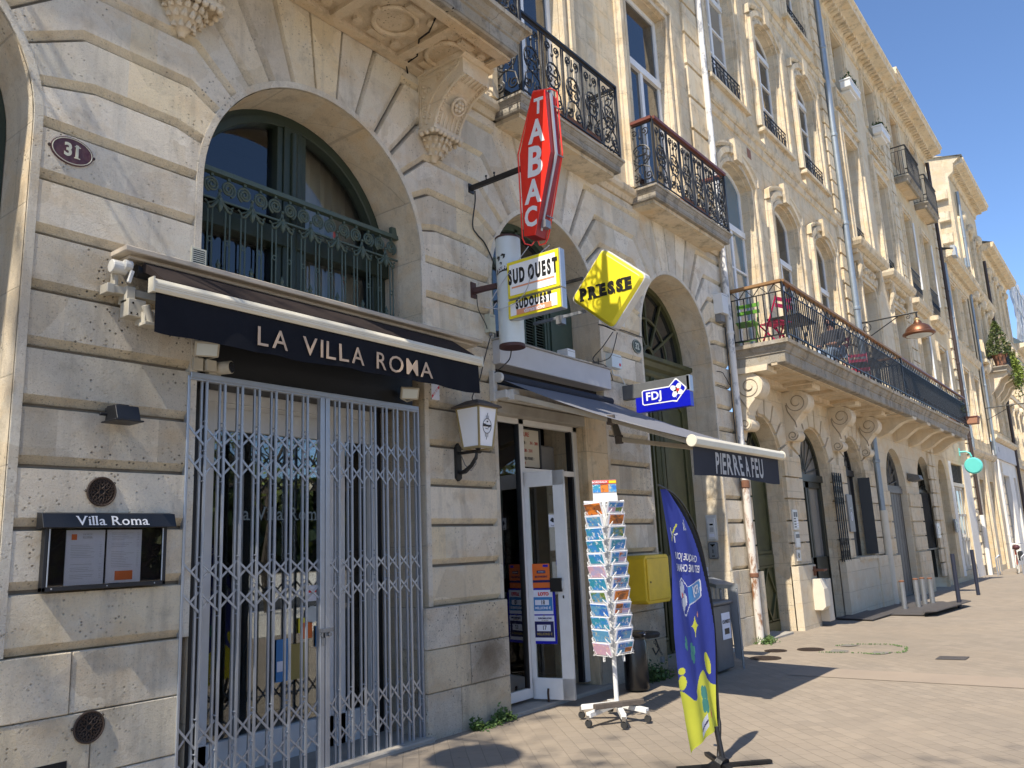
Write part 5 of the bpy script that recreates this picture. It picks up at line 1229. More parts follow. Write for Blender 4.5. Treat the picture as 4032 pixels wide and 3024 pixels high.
# ---- intercoms on the sunlit jamb of the olive door
def jambbox(b, y0, y1, z0, z1, d0, d1, X=12.306): return b.box(X-d1, X-d0, y0, y1, z0, z1)
b = B().mat('alu_white'); jambbox(b, .155, .335, 1.57, 1.97, 0, .012); b.mat('white_plastic'); jambbox(b, .185, .305, 1.60, 1.92, .012, .028)
b.mat('bin_black'); jambbox(b, .21, .27, 1.81, 1.835, .028, .030); b.mat('paper'); jambbox(b, .20, .29, 1.63, 1.68, .028, .030)
for i in range(6):
    b.mat('grey_plastic'); jambbox(b, .21, .27, 1.71+i*.012, 1.715+i*.012, .028, .030)
tag(b.build('intercom', bevel=.003), 'square white intercom on the jamb beside the olive door, upper one', 'intercom')
b = B().mat('steel_grey'); b.prism(rdia(0, 0, .001, .001), 0, .0001) if False else None
k = [(-.065, -.13), (.065, -.13), (.08, -.11), (.08, .11), (.06, .135), (-.06, .135), (-.08, .11), (-.08, -.11)]
b.prism([(y+.245, z+1.42) for y, z in k], 12.275, 12.306, 'YZ'); b.mat('galvanised').prism([(y*.8+.245, z*.85+1.42) for y, z in k], 12.268, 12.276, 'YZ')
b.mat('bin_black').prism([(.20, 1.52), (.29, 1.52), (.245, 1.475)], 12.264, 12.269, 'YZ'); b.box(12.265, 12.269, .22, .27, 1.33, 1.345)
for i in range(4): b.box(12.265, 12.269, .235+i*.006, .238+i*.006, 1.38, 1.44)
tag(b.build('intercom', bevel=.005), 'rounded grey metal intercom on the jamb beside the olive door, lower one', 'intercom')
b = B().mat('paper').box(12.298, 12.306, .37, .47, .93, 1.17); b.mat('sign_sky').prism([(y, z) for y, z in oval(.42, 1.16, .03, .03, 12)], 12.294, 12.299, 'YZ')
b.mat('letter_black').text('MAGIC', MYZ(12.297, .42, 1.09), .034, bold=.001); b.mat('sign_sky').text('.COM', MYZ(12.297, .41, 1.05), .024, bold=.001)
tag(b.build('sticker_sign'), 'small white sticker with a blue dot on the door jamb behind the feather flag', 'sign')
# ---- yellow letter box on pier 32, electric boxes, cables
Y = thing('letter_box', 'yellow metal box fixed to the pier behind the postcard stand', 'letter box', (9.4, -.1, .85))
b = B().mat('yellow_box'); b.prism([(8.98, .90), (9.03, .86), (9.58, .86), (9.62, .90), (9.62, 1.40), (9.58, 1.44), (9.03, 1.44), (8.98, 1.40)], -.33, -.03); b.build('body', Y, bevel=.012, seg=2)
B().mat('yellow_box').box(9.02, 9.58, -.345, -.33, .90, 1.40).build('door', Y, bevel=.008)
B().mat('bin_black').cyl((9.08, -.35, 1.12), (9.08, -.34, 1.12), .012, n=10).build('lock', Y)
def ebox(x0, x1, y0, y1, z0, z1, m, lab, extra=None, nm='junction_box'):
    b = B().mat(m); b.box(x0, x1, y0, y1, z0, z1); b.mat('grey_plastic').box(x0+.01, x1-.01, y0-.002, y0, z1-.03, z1-.024)
    if extra: extra(b)
    tag(b.build(nm, bevel=.006), lab, 'junction box')
ebox(6.505, 6.60, -.07, 0, 3.83, 4.03, 'enamel_cream', 'cream junction box behind the grey cylinder sign', lambda b: b.cyl((6.55, -.04, 3.80), (6.55, -.04, 3.83), .02, n=8))
ebox(7.92, 8.08, -.10, .05, 3.785, 3.885, 'white_plastic', 'white box standing on the concrete lintel over the tobacconist')
ebox(8.96, 9.21, -.09, 0, 3.82, 4.0, 'tube_body', 'pale box with a red button under the yellow diamond sign', lambda b: b.mat('sign_red').cyl((9.16, -.093, 3.87), (9.16, -.088, 3.87), .022, n=12))
ebox(12.62, 12.86, -.16, 0, 5.28, 5.62, 'white_plastic', 'white box high on the wall beside the peeling drainpipe', lambda b: (b.mat('grey_plastic').box(12.64, 12.82, -.10, 0, 5.15, 5.28)))
def cable(pts, r=.006, m='rubber', lab='', nm='cable'):
    P = [Vector(p) for p in pts]; out = []
    for i in range(len(P)-1):
        p0, p1, p2, p3 = P[max(i-1, 0)], P[i], P[i+1], P[min(i+2, len(P)-1)]
        for t in (0, .2, .4, .6, .8): out.append(.5*((2*p1)+(p2-p0)*t+(2*p0-5*p1+4*p2-p3)*t*t+(3*p1-p0-3*p2+p3)*t**3))
    out.append(P[-1]); tag(B().mat(m).tube(out, r, 5).build(nm, smooth=True), lab, 'cable')
cable([(6.35, -.06, 5.36), (6.36, -.05, 5.25), (6.34, -.02, 4.98), (6.42, -.012, 4.9), (6.55, -.012, 4.83), (6.70, -.015, 4.62), (6.72, -.02, 4.5)], .008, lab='black cable dropping from the bracket of the red sign')
cable([(6.36, -.72, 4.56), (6.33, -.60, 4.43), (6.32, -.52, 4.35), (6.30, -.35, 4.18), (6.28, -.27, 4.05), (6.28, -.30, 4.0), (6.26, -.36, 4.03)], .0045, 'letter_grey', 'thin pale cable hanging from the red sign towards the grey cylinder')
cable([(6.50, -.88, 4.57), (6.40, -.80, 4.45), (6.31, -.78, 4.30), (6.31, -.72, 4.12), (6.30, -.60, 4.0), (6.28, -.42, 3.96), (6.26, -.28, 3.99), (6.25, -.20, 4.02)], .0045, 'letter_grey', 'thin pale cable looped across the newspaper sign')
cable([(6.33, -.05, 4.20), (6.36, -.04, 4.05), (6.48, -.03, 3.92), (6.52, -.03, 3.83)], .005, lab='short black cable from the maroon bracket to the cream box')
cable([(6.56, -.03, 3.80), (6.46, -.02, 3.55), (6.36, -.02, 3.3), (6.20, -.05, 3.1), (6.05, -.20, 3.02)], .006, lab='black cable running down to the white lantern')
cable([(6.53, -.32, 3.60), (6.54, -.28, 3.50), (6.50, -.2, 3.42), (6.49, -.12, 3.38)], .007, lab='black cable from the foot of the grey cylinder to the awning')
cable([(8.0, -.68, 3.98), (8.15, -.45, 3.88), (8.32, -.2, 3.81), (8.48, -.13, 3.79)], .006, lab='black cable sagging from the tip of the diamond sign to the lintel')
cable([(8.03, -.72, 3.97), (8.5, -.40, 3.95), (8.72, -.2, 3.88), (8.6, -.12, 3.82), (8.4, -.13, 3.785), (8.7, -.13, 3.79), (8.95, -.06, 3.74), (9.05, -.03, 3.66)], .006, lab='second black cable looping right of the diamond sign')
cable([(8.02, -.70, 4.0), (8.4, -.30, 4.22), (8.85, -.02, 4.36), (9.4, -.015, 4.40), (9.99, -.015, 4.40)], .007, lab='black cable crossing the pier above plaque 32')
cable([(9.06, -.03, 3.82), (9.08, -.03, 3.74), (9.25, -.03, 3.74), (9.33, -.05, 3.64)], .009, 'white_plastic', 'white conduit under the box with the red button')
cable([(12.3, .45, 4.30), (12.5, -.02, 4.28), (12.75, -.03, 4.22), (12.90, -.04, 4.10), (12.93, -.05, 4.3)], .007, lab='black cable from the door cornice to the drainpipe')
cable([(12.3, .45, 4.22), (12.55, -.02, 4.05), (12.8, -.03, 4.02), (12.90, -.04, 4.08)], .006, lab='lower black cable from the door cornice to the drainpipe')
cable([(8.90, .1, 4.3), (8.86, .05, 4.0), (8.84, .04, 3.8), (8.86, .0, 3.79)], .008, lab='dark cables down the jamb beside the green shutter')
# peeling drain pipe between the two houses
dpz = thing('drainpipe', 'peeling white and rusty drainpipe between the two nearest houses', 'drainpipe', (12.96, -.09, gz(13)))
B().mat('pipe_flaked').cyl((12.98, -.10, 2.52), (12.98, -.10, 14.3), .055, n=14).build('upper_pipe', dpz, smooth=True)
B().mat('pipe_rust').cyl((12.98, -.10, gz(13)), (12.98, -.10, 2.46), .06, n=14).build('lower_pipe', dpz, smooth=True)
b = B().mat('rust'); b.lathe([(.062, -.06), (.072, -.05), (.072, .05), (.062, .06)], (12.98, -.10, 2.45), 14); b.lathe([(.062, -.03), (.07, -.02), (.07, .03), (.062, .04)], (12.98, -.10, 1.0), 14); b.mat('pipe_flaked'); b.lathe([(.058, -.03), (.066, -.02), (.066, .02), (.058, .03)], (12.98, -.10, 5.0), 14); b.lathe([(.058, -.03), (.066, -.02), (.066, .02), (.058, .03)], (12.98, -.10, 7.9), 14); b.build('collar', dpz)
B().mat('pipe_flaked').cyl((13.10, -.08, gz(13)), (13.10, -.08, 1.2), .028, n=10).build('side_pipe', dpz, smooth=True)
cable([(12.90, -.05, 5.1), (12.89, -.05, 4.2), (12.90, -.05, 3.2), (12.90, -.05, 2.2)], .010, lab='black cable running down beside the peeling drainpipe')
# ================================================================ houses farther along the quay
def railing_bars(b, pts, z0, h, step=.11, r=.010, truss=True):
    for a, c in zip(pts, pts[1:]):
        L = math.hypot(c[0]-a[0], c[1]-a[1]); n = max(2, round(L/step)); P = lambda t, z: (a[0]+(c[0]-a[0])*t, a[1]+(c[1]-a[1])*t, z)
        b.bar(P(0, z0+.07), P(1, z0+.07), .03, .02); b.bar(P(0, z0+h-.16), P(1, z0+h-.16), .02, .015)
        for i in range(n+1): b.bar(P(i/n, z0+.07), P(i/n, z0+h-.16), r*1.7, r*1.7)
        if truss:
            m = max(1, round(L/.26))
            for i in range(m):
                b.bar(P(i/m, z0+h-.16), P((i+.5)/m, z0+h-.02), .012, .012); b.bar(P((i+.5)/m, z0+h-.02), P((i+1)/m, z0+h-.16), .012, .012)
                b.bar(P(i/m, z0), P(i/m, z0+.07), .02, .02)
def lowrail(b, cx, w, z, h=.42, y=-.02):
    x0, x1 = cx-w/2, cx+w/2
    b.bar((x0, y, z+h), (x1, y, z+h), .02, .02); b.bar((x0, y, z+.04), (x1, y, z+.04), .015, .015); b.bar((x0, y, z+h*.78), (x1, y, z+h*.78), .012, .012)
    n = max(4, round(w/.16))
    for i in range(n+1): b.bar((x0+w*i/n, y, z), (x0+w*i/n, y, z+h), .014, .014)
    for i in range(n):
        u = x0+w*(i+.5)/n; b.tube([(u+.05*math.cos(a), y, z+h*.4+.10*math.sin(a)) for a in [2*pi*k/10 for k in range(10)]], .008, 4, closed=True)
def groundfloor(b, x0, x1, doors, zt=4.3, mat='ashlar', depth=.55, rnd_=1.0):
    """(cx, w, z spring, base) round-arched openings in a plain ashlar ground floor"""
    b.mat(mat); wallcols(b, x0, x1, -.4, zt, [(c, w, base, zs, w/2) for c, w, zs, base in doors], 0, depth)
def grooves(b, x0, x1, doors, zs_, mat='moulding', d=.03):
    """projecting rusticated quoins beside each opening"""
    pass
# ---------------- number 33: three bays, segmental heads, long balcony on scroll consoles
H33 = thing('townhouse', 'limestone townhouse with three rows of segmental-headed windows above the long balcony with the pink chair', 'building', (17.2, 0, 0), 'houses along the quay')
C33 = (14.12, 16.76, 19.40)
b = B()
D33 = [(14.16, 1.68, 2.88, -.2), (16.93, 1.94, 2.76, -.2), (19.72, 1.54, 3.0, 1.04)]
groundfloor(b, 13.0, 21.42, D33)
b.mat('ashlar')
wallcols(b, 13.0, 21.42, 4.3, 18.0, [(c, 1.34, 4.85, 8.20, .28) for c in C33]+[(c, 1.34, 10.0, 12.45, .26) for c in C33]+[(c, 1.2, 14.05, 15.9, .22) for c in C33], 0, .34)
b.box(21.40, 21.42, 0.01, 9, 13, 18)
# rusticated piers of the ground floor
b.mat('ashlar_clean')
edges = [(13.14, 13.30), (15.02, 15.94), (17.92, 18.93), (20.51, 21.36)]
for x0, x1 in edges:
    z = 1.08; k = 0
    while z < 2.8:
        b.mat('ashlar_clean' if k % 2 else 'ashlar'); b.box(x0, x1, -.07, .02, z, z+.37); z += .40; k += 1
    b.mat('ashlar_clean'); b.box(x0-.02, x1+.02, -.13, .02, gz(x0)-.15, 1.05)
    pass
b.mat('ashlar_clean').box(18.2, 20.5, -.10, .3, -.2, 1.04); b.mat('moulding').box(19.0, 20.5, -.14, .35, 1.00, 1.07)
for c, w, zs, base in D33:      # voussoirs with slanted grooves
    for a in range(10, 181, 20):
        r0, r1 = w/2+.03, w/2+.42
        for da in (-8,):
            p = [(c+r*math.cos(R_(t)), zs+r*math.sin(R_(t))) for r, t in ((r0, a-8.5), (r1, a-8.5), (r1, a+8.5), (r0, a+8.5))]
            b.mat('ashlar_clean').prism(p, -.05, .01)
# belts, surrounds, sills, keystones
b.mat('moulding')
IDXY = lambda x, y, w: (x, y, w)
b.sweep([(13.02, 0), (21.42, 0)], [(-.02, 9.28), (.03, 9.30), (.05, 9.36), (.05, 9.44), (.10, 9.48), (.12, 9.55), (.03, 9.60), (-.02, 9.6)], IDXY)
b.sweep([(13.02, 0), (21.42, 0)], [(-.02, 13.35), (.03, 13.38), (.05, 13.5), (.12, 13.56), (.03, 13.62), (-.02, 13.64)], IDXY)
for c in C33:
    for zb, zt, ri, k in ((4.85, 8.20, .28, 1.6), (10.0, 12.45, .26, 1.6), (14.05, 15.9, .22, 1.3)):
        surround(b, c, 1.34 if zb < 14 else 1.2, zb, zt, ri, k=k, off=.03)
        ztop = zt+ri+.05
        b.prism([(c-.13, ztop), (c+.13, ztop), (c+.17, ztop+.42), (c-.17, ztop+.42)], -.16, 0)
        # hood over the keystone
        hd = [(c+.95, zt+.15)]+[(x, z) for x, z in reversed(head(c, 1.9, zt+.30, .26))]+[(c-.95, zt+.15)]
        b.sweep(hd, [(0, 0), (0, -.08), (.05, -.12), (.09, -.12), (.09, 0)], lambda x, z, v: (x, v, z))
    for z in (9.78, 13.86):
        b.box(c-.95, c+.95, -.16, .3, z+.10, z+.18); b.box(c-.85, c+.85, -.08, .1, z-.34, z+.10)
# pilaster strips with stacked rusticated blocks at the party walls
for x0, x1 in ((20.86, 21.36),):
    z = 5.0
    while z < 17: b.mat('moulding').box(x0+(.0 if int(z*10) % 2 else .07), x1, -.07, .01, z, z+.34); z += .40
b.mat('moulding').sweep([(12.98, 0), (21.5, 0)], [(-.02, 17.0), (.05, 17.05), (.08, 17.3), (.4, 17.45), (.6, 17.6), (.6, 17.8), (-.02, 17.9)], IDXY)
b.mat('roof_zinc').add([(13.0, -.5, 17.85), (21.42, -.5, 17.85), (21.42, 4.5, 20.5), (13.0, 4.5, 20.5), (13, 9, 17.9), (21.42, 9, 17.9)], [[0, 1, 2, 3], [3, 2, 5, 4]])
b.mat('rubble').add([(13.0, 0, 14), (13, 9, 14), (13, 9, 17.9), (13, 4.5, 20.5), (13, 0, 17.9)], [[0, 1, 2, 3, 4]]); b.add([(21.42, 0, 13), (21.42, 9, 13), (21.42, 9, 17.9), (21.42, 4.5, 20.5), (21.42, 0, 17.9)], [[4, 3, 2, 1, 0]])
b.mat('brickwork').box(15.02, 15.22, -.004, .01, 9.02, 9.22)
b.build('wall', H33)
for i, c in enumerate(C33):
    fwindow(H33, c, 1.34, 4.85, 8.20, .28, .15, toplight=7.3, glass='pane_sky' if i == 0 else 'pane_dark', transoms=(6.5,))
    fwindow(H33, c, 1.34, 10.0, 12.45, .26, .15, toplight=12.2, transoms=(10.9, 11.5), glass='pane_blind' if i == 0 else 'pane_dark')
    fwindow(H33, c, 1.2, 14.05, 15.9, .22, .15, toplight=15.4)
    for z in (10.0, 14.05):
        rb = B().mat('iron_black'); lowrail(rb, c, 1.5, z+.03 if z < 14 else z, y=-.06); rb.build('guard_rail', H33)
b = B(); slab(b, 13.14, 21.36, .92, 4.40, 4.76)
b.mat('soffit_stone')
for x in (13.5, 15.2, 16.6, 18.1, 19.5, 20.9): b.box(x-.06, x+.06, -.72, 0, 4.34, 4.41)
b.box(13.14, 21.2, -.16, 0, 4.30, 4.40); b.box(13.14, 21.2, -.78, -.68, 4.36, 4.41)
BL33 = b.build('balcony', H33)
b = B(); slabpts = [(13.12, 0), (13.12, -1.0), (21.36, -1.0), (21.36, 0)]
b.mat('iron_black'); railing_bars(b, slabpts, 4.78, .96); 
for x, y in slabpts[1:3]: b.bar((x, y, 4.76), (x, y, 5.74), .035, .035)
b.mat('wood_rail')
for a, c in zip(slabpts, slabpts[1:]): b.bar((a[0], a[1], 5.75), (c[0], c[1], 5.75), .09, .045)
b.build('railing', BL33)
def volute_console(parent, x, w=.36, s=1.0):
    x0, x1 = x, x+w
    body = [(0.01, 4.30), (-.28, 4.30)]
    for a in range(80, -80, -12): body.append((-.27-.215*math.cos(R_(a)), 4.085+.215*math.sin(R_(a))))
    body += [(-.34, 3.86), (-.26, 3.78), (-.20, 3.70), (-.17, 3.62), (-.18, 3.57)]
    for a in range(70, -100, -18): body.append((-.135-.105*math.cos(R_(a)), 3.455+.105*math.sin(R_(a))))
    body += [(-.07, 3.36), (0.01, 3.36)]
    b = B().mat('carved'); b.prism(body[::-1], x0, x1, 'YZ')
    b.prism([(0.01, 4.30), (-.60, 4.30), (-.62, 4.40), (0.01, 4.40)], x0-.05, x1+.05, 'YZ')
    b.mat('groove')  # raised dark tubes paint in the shade of engraved scroll lines
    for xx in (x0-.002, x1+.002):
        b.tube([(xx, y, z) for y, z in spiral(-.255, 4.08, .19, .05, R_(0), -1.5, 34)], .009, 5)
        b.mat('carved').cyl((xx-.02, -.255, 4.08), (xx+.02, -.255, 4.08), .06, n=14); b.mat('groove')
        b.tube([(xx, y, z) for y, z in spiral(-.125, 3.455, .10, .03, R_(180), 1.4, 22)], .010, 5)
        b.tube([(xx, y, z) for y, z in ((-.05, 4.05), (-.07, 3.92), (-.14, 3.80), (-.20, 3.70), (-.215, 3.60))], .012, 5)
    b.build('console', parent)
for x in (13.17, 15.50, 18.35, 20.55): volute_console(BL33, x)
def doorunit(parent, cx, w, zs, base, y, mat, style='plain', glass='pane_dark'):
    R = w/2-.02; b = B().mat(mat)
    archring(b, cx, zs, R, .07, y, y+.08, base)
    b.box(cx-R, cx+R, y-.04, y+.08, zs-.10, zs+.04)
    if style == 'grey': 
        b.box(cx-R, cx+R, y, y+.05, base, zs-.1)
        for i in range(7): b.mat('door_dark').box(cx-R+w*i/7, cx-R+w*i/7+.012, y-.004, y, base+.1, zs-.12)
        b.mat(mat); b.box(cx-R, cx+R, y-.06, y, zs-.16, zs-.02)
    elif style == 'diamond':
        for s_ in (-1, 1):
            a, c = (cx-R+.06, cx-.02) if s_ < 0 else (cx+.02, cx+R-.06)
            b.box(a, c, y, y+.05, base, zs-.1); m = (a+c)/2
            pr = [(0, 0), (0, -.03), (.04, -.03), (.04, 0)]
            for z0, z1 in ((1.35, zs-.25), (.16, 1.05)):
                b.sweep([(c-.06, z0), (c-.06, z1), (a+.06, z1), (a+.06, z0)], pr, lambda x, z, v: (x, y+v, z), closed=True)
            b.sweep([(c-.09, .6), (m, 1.0), (a+.09, .6), (m, .2)], [(0, 0), (0, -.04), (.035, -.04), (.035, 0)], lambda x, z, v: (x, y+v, z), closed=True)
            b.box(a, c, y-.03, y, 1.1, 1.28)
            b.box(a, c, y-.03, y, base, .14)
    elif style == 'glass':
        for s_ in (-1, 1):
            a, c = (cx-R+.06, cx-.02) if s_ < 0 else (cx+.02, cx+R-.06)
            for x0, x1 in ((a, a+.09), (c-.09, c)): b.box(x0, x1, y, y+.05, base, zs-.1)
            b.box(a, c, y, y+.05, base, 1.15); b.box(a, c, y, y+.05, zs-.22, zs-.1)
    for k in range(9): a_ = 10+20*k; b.bar((cx+.10*math.cos(R_(a_)), y+.03, zs+.06+.10*math.sin(R_(a_))), (cx+(R-.04)*math.cos(R_(a_)), y+.03, zs+.04+(R-.05)*math.sin(R_(a_))), .018, .018, (0, 1, 0))
    do_ = b.build('door', parent)
    g = B().mat(glass); archfill(g, cx, zs, R-.05, y+.06, base+.02); g.build('pane', do_)
doorunit(H33, 14.16, 1.68, 2.88, gz(14), .30, 'door_olive', 'diamond', 'pane_dark')
doorunit(H33, 16.93, 1.94, 2.76, gz(17), .18, 'door_dark', 'glass', 'pane_blind')
doorunit(H33, 19.72, 1.54, 3.0, 1.06, .22, 'black_paint', 'win', 'pane_blind')
# folded black gate, black shutter, small plaques
b = B().mat('iron_black')
for i in range(9):
    x = 17.78+i*.075; b.bar((x, -.10-.02*(i % 2), 1.02), (x, -.10-.02*(i % 2), 2.86), .022, .022)
    if i < 8:
        for z in (1.15, 1.40, 2.25, 2.48, 2.71): b.bar((x, -.11, z-.1), (x+.075, -.11, z+.1), .006, .018); b.bar((x, -.115, z+.1), (x+.075, -.115, z-.1), .006, .018)
tag(b.build('folding_gate'), 'black lattice gate folded open against the pier below the balcony', 'gate')
b = B().mat('black_paint'); b.obox(Matrix.Translation((20.40, -.04, 1.98)) @ Matrix.Rotation(R_(-78), 4, 'Z'), .26, .04, 1.75); b.build('shutter', H33)
b = B().mat('grey_plastic').box(18.62, 18.99, -.11, -.075, 1.62, 2.42); b.mat('paper').tube([(18.80+.05*math.cos(a), -.113, 1.95+.09*math.sin(a)) for a in [2*pi*k/20 for k in range(20)]], .008, 4, closed=True); b.box(18.77, 18.83, -.116, -.11, 2.12, 2.135)
tag(b.build('plaque', bevel=.01), 'grey rounded plaque with a white ring symbol right of the folded black gate', 'sign')
b = B().mat('alu_white'); b.box(15.10, 15.36, -.10, -.07, 1.70, 2.06); b.box(15.12, 15.34, -.10, -.07, 1.38, 1.66); b.box(15.13, 15.33, -.09, -.07, 1.14, 1.34)
b.mat('grey_bin'); b.box(15.14, 15.21, -.105, -.098, 1.93, 2.02); b.box(15.24, 15.32, -.105, -.098, 1.93, 2.02); b.box(15.14, 15.32, -.105, -.098, 1.55, 1.62); b.mat('bin_black').cyl((15.22, -.095, 1.24), (15.22, -.09, 1.24), .05, n=12)
for i in range(4): b.mat('paper').box(15.25, 15.33, -.105, -.098, 1.74+i*.04, 1.765+i*.04); b.mat('letter_black').box(15.13, 15.22, -.105, -.098, 1.74+i*.05, 1.76+i*.05)
tag(b.build('intercom', bevel=.004), 'three stacked steel intercom panels between the diamond door and the glass door', 'intercom')
b = B().mat('painted_cream'); b.box(15.93, 16.2, -.30, -.131, .02, .78); b.prism([(-.13, .80), (-.28, .80), (-.34, .62), (-.34, .30), (-.28, .24), (-.13, .24)][::-1], 15.62, 15.90, 'YZ'); b.mat('rust').box(15.75, 15.95, -.34, -.13, .93, .97); b.box(15.78, 15.81, -.18, -.13, .85, 1.02)
tag(b.build('meter_box', bevel=.006), 'cream meter boxes fixed low on the pier left of the glass door', 'meter box')
# ---------------- café furniture and a person on the balcony
def fchair(name, mat, label, loc, rz, fold=0):
    t = thing(name, label, 'chair', (0, 0, 0), 'folding chairs on the balcony')
    b = B().mat(mat)
    for i in range(5): b.box(-.20+i*.082, -.145+i*.082, -.19, .19, .43, .445)
    b.build('seat', t)
    for z in (.66, .78): B().mat(mat).box(-.21, -.19, -.20, .20, z, z+.065).build('backrest', t)
    for y in (-.19, .19):
        b = B().mat(mat); b.bar((-.22, y, .86), (.20, y, .0), .015, .025); b.bar((.20, y, .44), (-.20, y, .0), .015, .025); b.build('leg', t)
    b = B().mat(mat); b.cyl((.15, -.19, .1), (.15, .19, .1), .008, n=6); b.cyl((-.15, -.19, .1), (-.15, .19, .1), .008, n=6); b.build('stretcher', t)
    t.location = loc; t.rotation_euler.z = rz
    return t
fchair('folding_chair', 'pink', 'bright pink folding chair at the near corner of the balcony', (13.75, -.62, 4.77), R_(70))
fchair('folding_chair', 'lime', 'lime green folding chair beside the wall on the balcony', (13.42, -.22, 4.77), R_(185))
fchair('folding_chair', 'pink', 'second pink folding chair farther along the balcony', (19.3, -.55, 4.77), R_(200))
def ftable(label, x, y, w, d):
    t = thing('folding_table', label, 'table', (x, y, 4.77), 'folding tables on the balcony')
    B().mat('iron_black').box(x-w/2, x+w/2, y-d/2, y+d/2, 5.46, 5.49).build('tabletop', t, bevel=.004)
    for s_ in (-1, 1): b = B().mat('iron_black'); b.bar((x-.3, y+s_*.22, 4.77), (x+.3, y+s_*.22, 5.46), .02, .02); b.bar((x+.3, y+s_*.22, 4.77), (x-.3, y+s_*.22, 5.46), .02, .02); b.build('leg', t)
ftable('dark folding table next to the pink chair on the balcony', 14.85, -.55, .95, .6); ftable('dark folding table at the far end of the balcony', 20.2, -.5, 1.3, .6)
def person(loc, rz):
    t = thing('person', 'dark-haired person in a grey jacket and pale jeans sitting on the balcony', 'person', (0, 0, 0))
    def skin(name, vs, es, rad, mat, parent, sub=1):
        me = bpy.data.meshes.new(name); me.from_pydata(vs, es, []); me.materials.append(MAT[mat]); o = bpy.data.objects.new(name, me); sc.collection.objects.link(o); o.parent = parent
        bpy.context.view_layer.objects.active = o
        m = o.modifiers.new('s', 'SKIN'); sv = me.skin_vertices[0].data if me.skin_vertices else None
        if sv is None:
            import bmesh
            bm = bmesh.new(); bm.from_mesh(me); bm.verts.layers.skin.verify(); bm.to_mesh(me); bm.free(); sv = me.skin_vertices[0].data
        for i, r in enumerate(rad): sv[i].radius = (r, r) if not isinstance(r, tuple) else r
        sv[0].use_root = True
        o.modifiers.new('u', 'SUBSURF').levels = sub; o.modifiers['u'].render_levels = sub
        m.use_smooth_shade = True
        return o
    # seated body: pelvis, spine, neck, head; arms to lap; legs forward (+x)
    vs = [(0, 0, .50), (.0, 0, .68), (.03, 0, .86), (.05, 0, .98), (.07, 0, 1.07), (.08, 0, 1.17), (.09, 0, 1.25),
          (.03, .19, .93), (.10, .25, .70), (.30, .16, .64), (.37, .13, .63), (.03, -.19, .93), (.10, -.25, .70), (.30, -.16, .64), (.37, -.13, .63),
          (.06, .10, .50), (.44, .12, .50), (.42, .12, .10), (.54, .13, .04), (.06, -.10, .50), (.44, -.12, .50), (.42, -.12, .10), (.54, -.13, .04)]
    es = [(0, 1), (1, 2), (2, 3), (3, 4), (4, 5), (5, 6), (2, 7), (7, 8), (8, 9), (9, 10), (2, 11), (11, 12), (12, 13), (13, 14), (0, 15), (15, 16), (16, 17), (17, 18), (0, 19), (19, 20), (20, 21), (21, 22)]
    rad = [(.15, .12), (.15, .11), (.16, .11), (.06, .06), (.055, .055), (.085, .095), (.06, .065), .06, .048, .036, .03, .06, .048, .036, .03, .085, .065, .045, .035, .085, .065, .045, .035]
    body = skin('body', vs, es, rad, 'skin', t, 2)
    jv = [(0, 0, .52), (.0, 0, .68), (.03, 0, .86), (.04, 0, .96), (.03, .19, .93), (.10, .25, .70), (.28, .17, .65), (.03, -.19, .93), (.10, -.25, .70), (.28, -.17, .65)]
    skin('jacket', jv, [(0, 1), (1, 2), (2, 3), (2, 4), (4, 5), (5, 6), (2, 7), (7, 8), (8, 9)], [(.19, .15), (.185, .14), (.18, .14), (.09, .09), .08, .066, .052, .08, .066, .052], 'cloth_grey', t, 2)
    skin('trousers', [(0, 0, .48), (.06, .10, .50), (.44, .12, .50), (.42, .12, .12), (.06, -.10, .50), (.44, -.12, .50), (.42, -.12, .12)], [(0, 1), (1, 2), (2, 3), (0, 4), (4, 5), (5, 6)], [(.16, .14), .10, .078, .062, .10, .078, .062], 'denim', t, 2)
    h = B().mat('hair'); h.lathe([(.02, 1.335), (.075, 1.315), (.102, 1.26), (.108, 1.19), (.098, 1.10), (.06, 1.04)], (.045, 0, 0), 14); h.build('hair', t, smooth=True)
    f = B().mat('skin'); f.sphere((.175, 0, 1.175), .016, 8); f.sphere((.10, .092, 1.175), .02, 8); f.sphere((.10, -.092, 1.175), .02, 8); f.mat('hair'); f.sphere((.163, .032, 1.20), .010, 6); f.sphere((.163, -.032, 1.20), .010, 6); f.mat('cloth_maroon').box(.160, .17, -.022, .022, 1.128, 1.136); f.build('face', t)
    for s_ in (-1, 1):
        hd = B().mat('skin'); hd.sphere((.40, s_*.125, .625), .032, 8)
        for k in range(4): hd.tube([(.42, s_*(.105+.014*k), .63), (.455+.006*(k in (1, 2)), s_*(.105+.014*k), .622), (.465, s_*(.105+.014*k), .598)], [.009, .008, .006], 5)
        hd.tube([(.39, s_*.10, .64), (.42, s_*.082, .635), (.435, s_*.075, .622)], [.010, .009, .007], 5); hd.build('hand', t)
    t.location = loc; t.rotation_euler.z = rz
person((17.35, -.58, 4.77), R_(165))
fchair('folding_chair', 'cloth_maroon', 'maroon folding chair under the person on the balcony', (17.45, -.58, 4.77), R_(165))
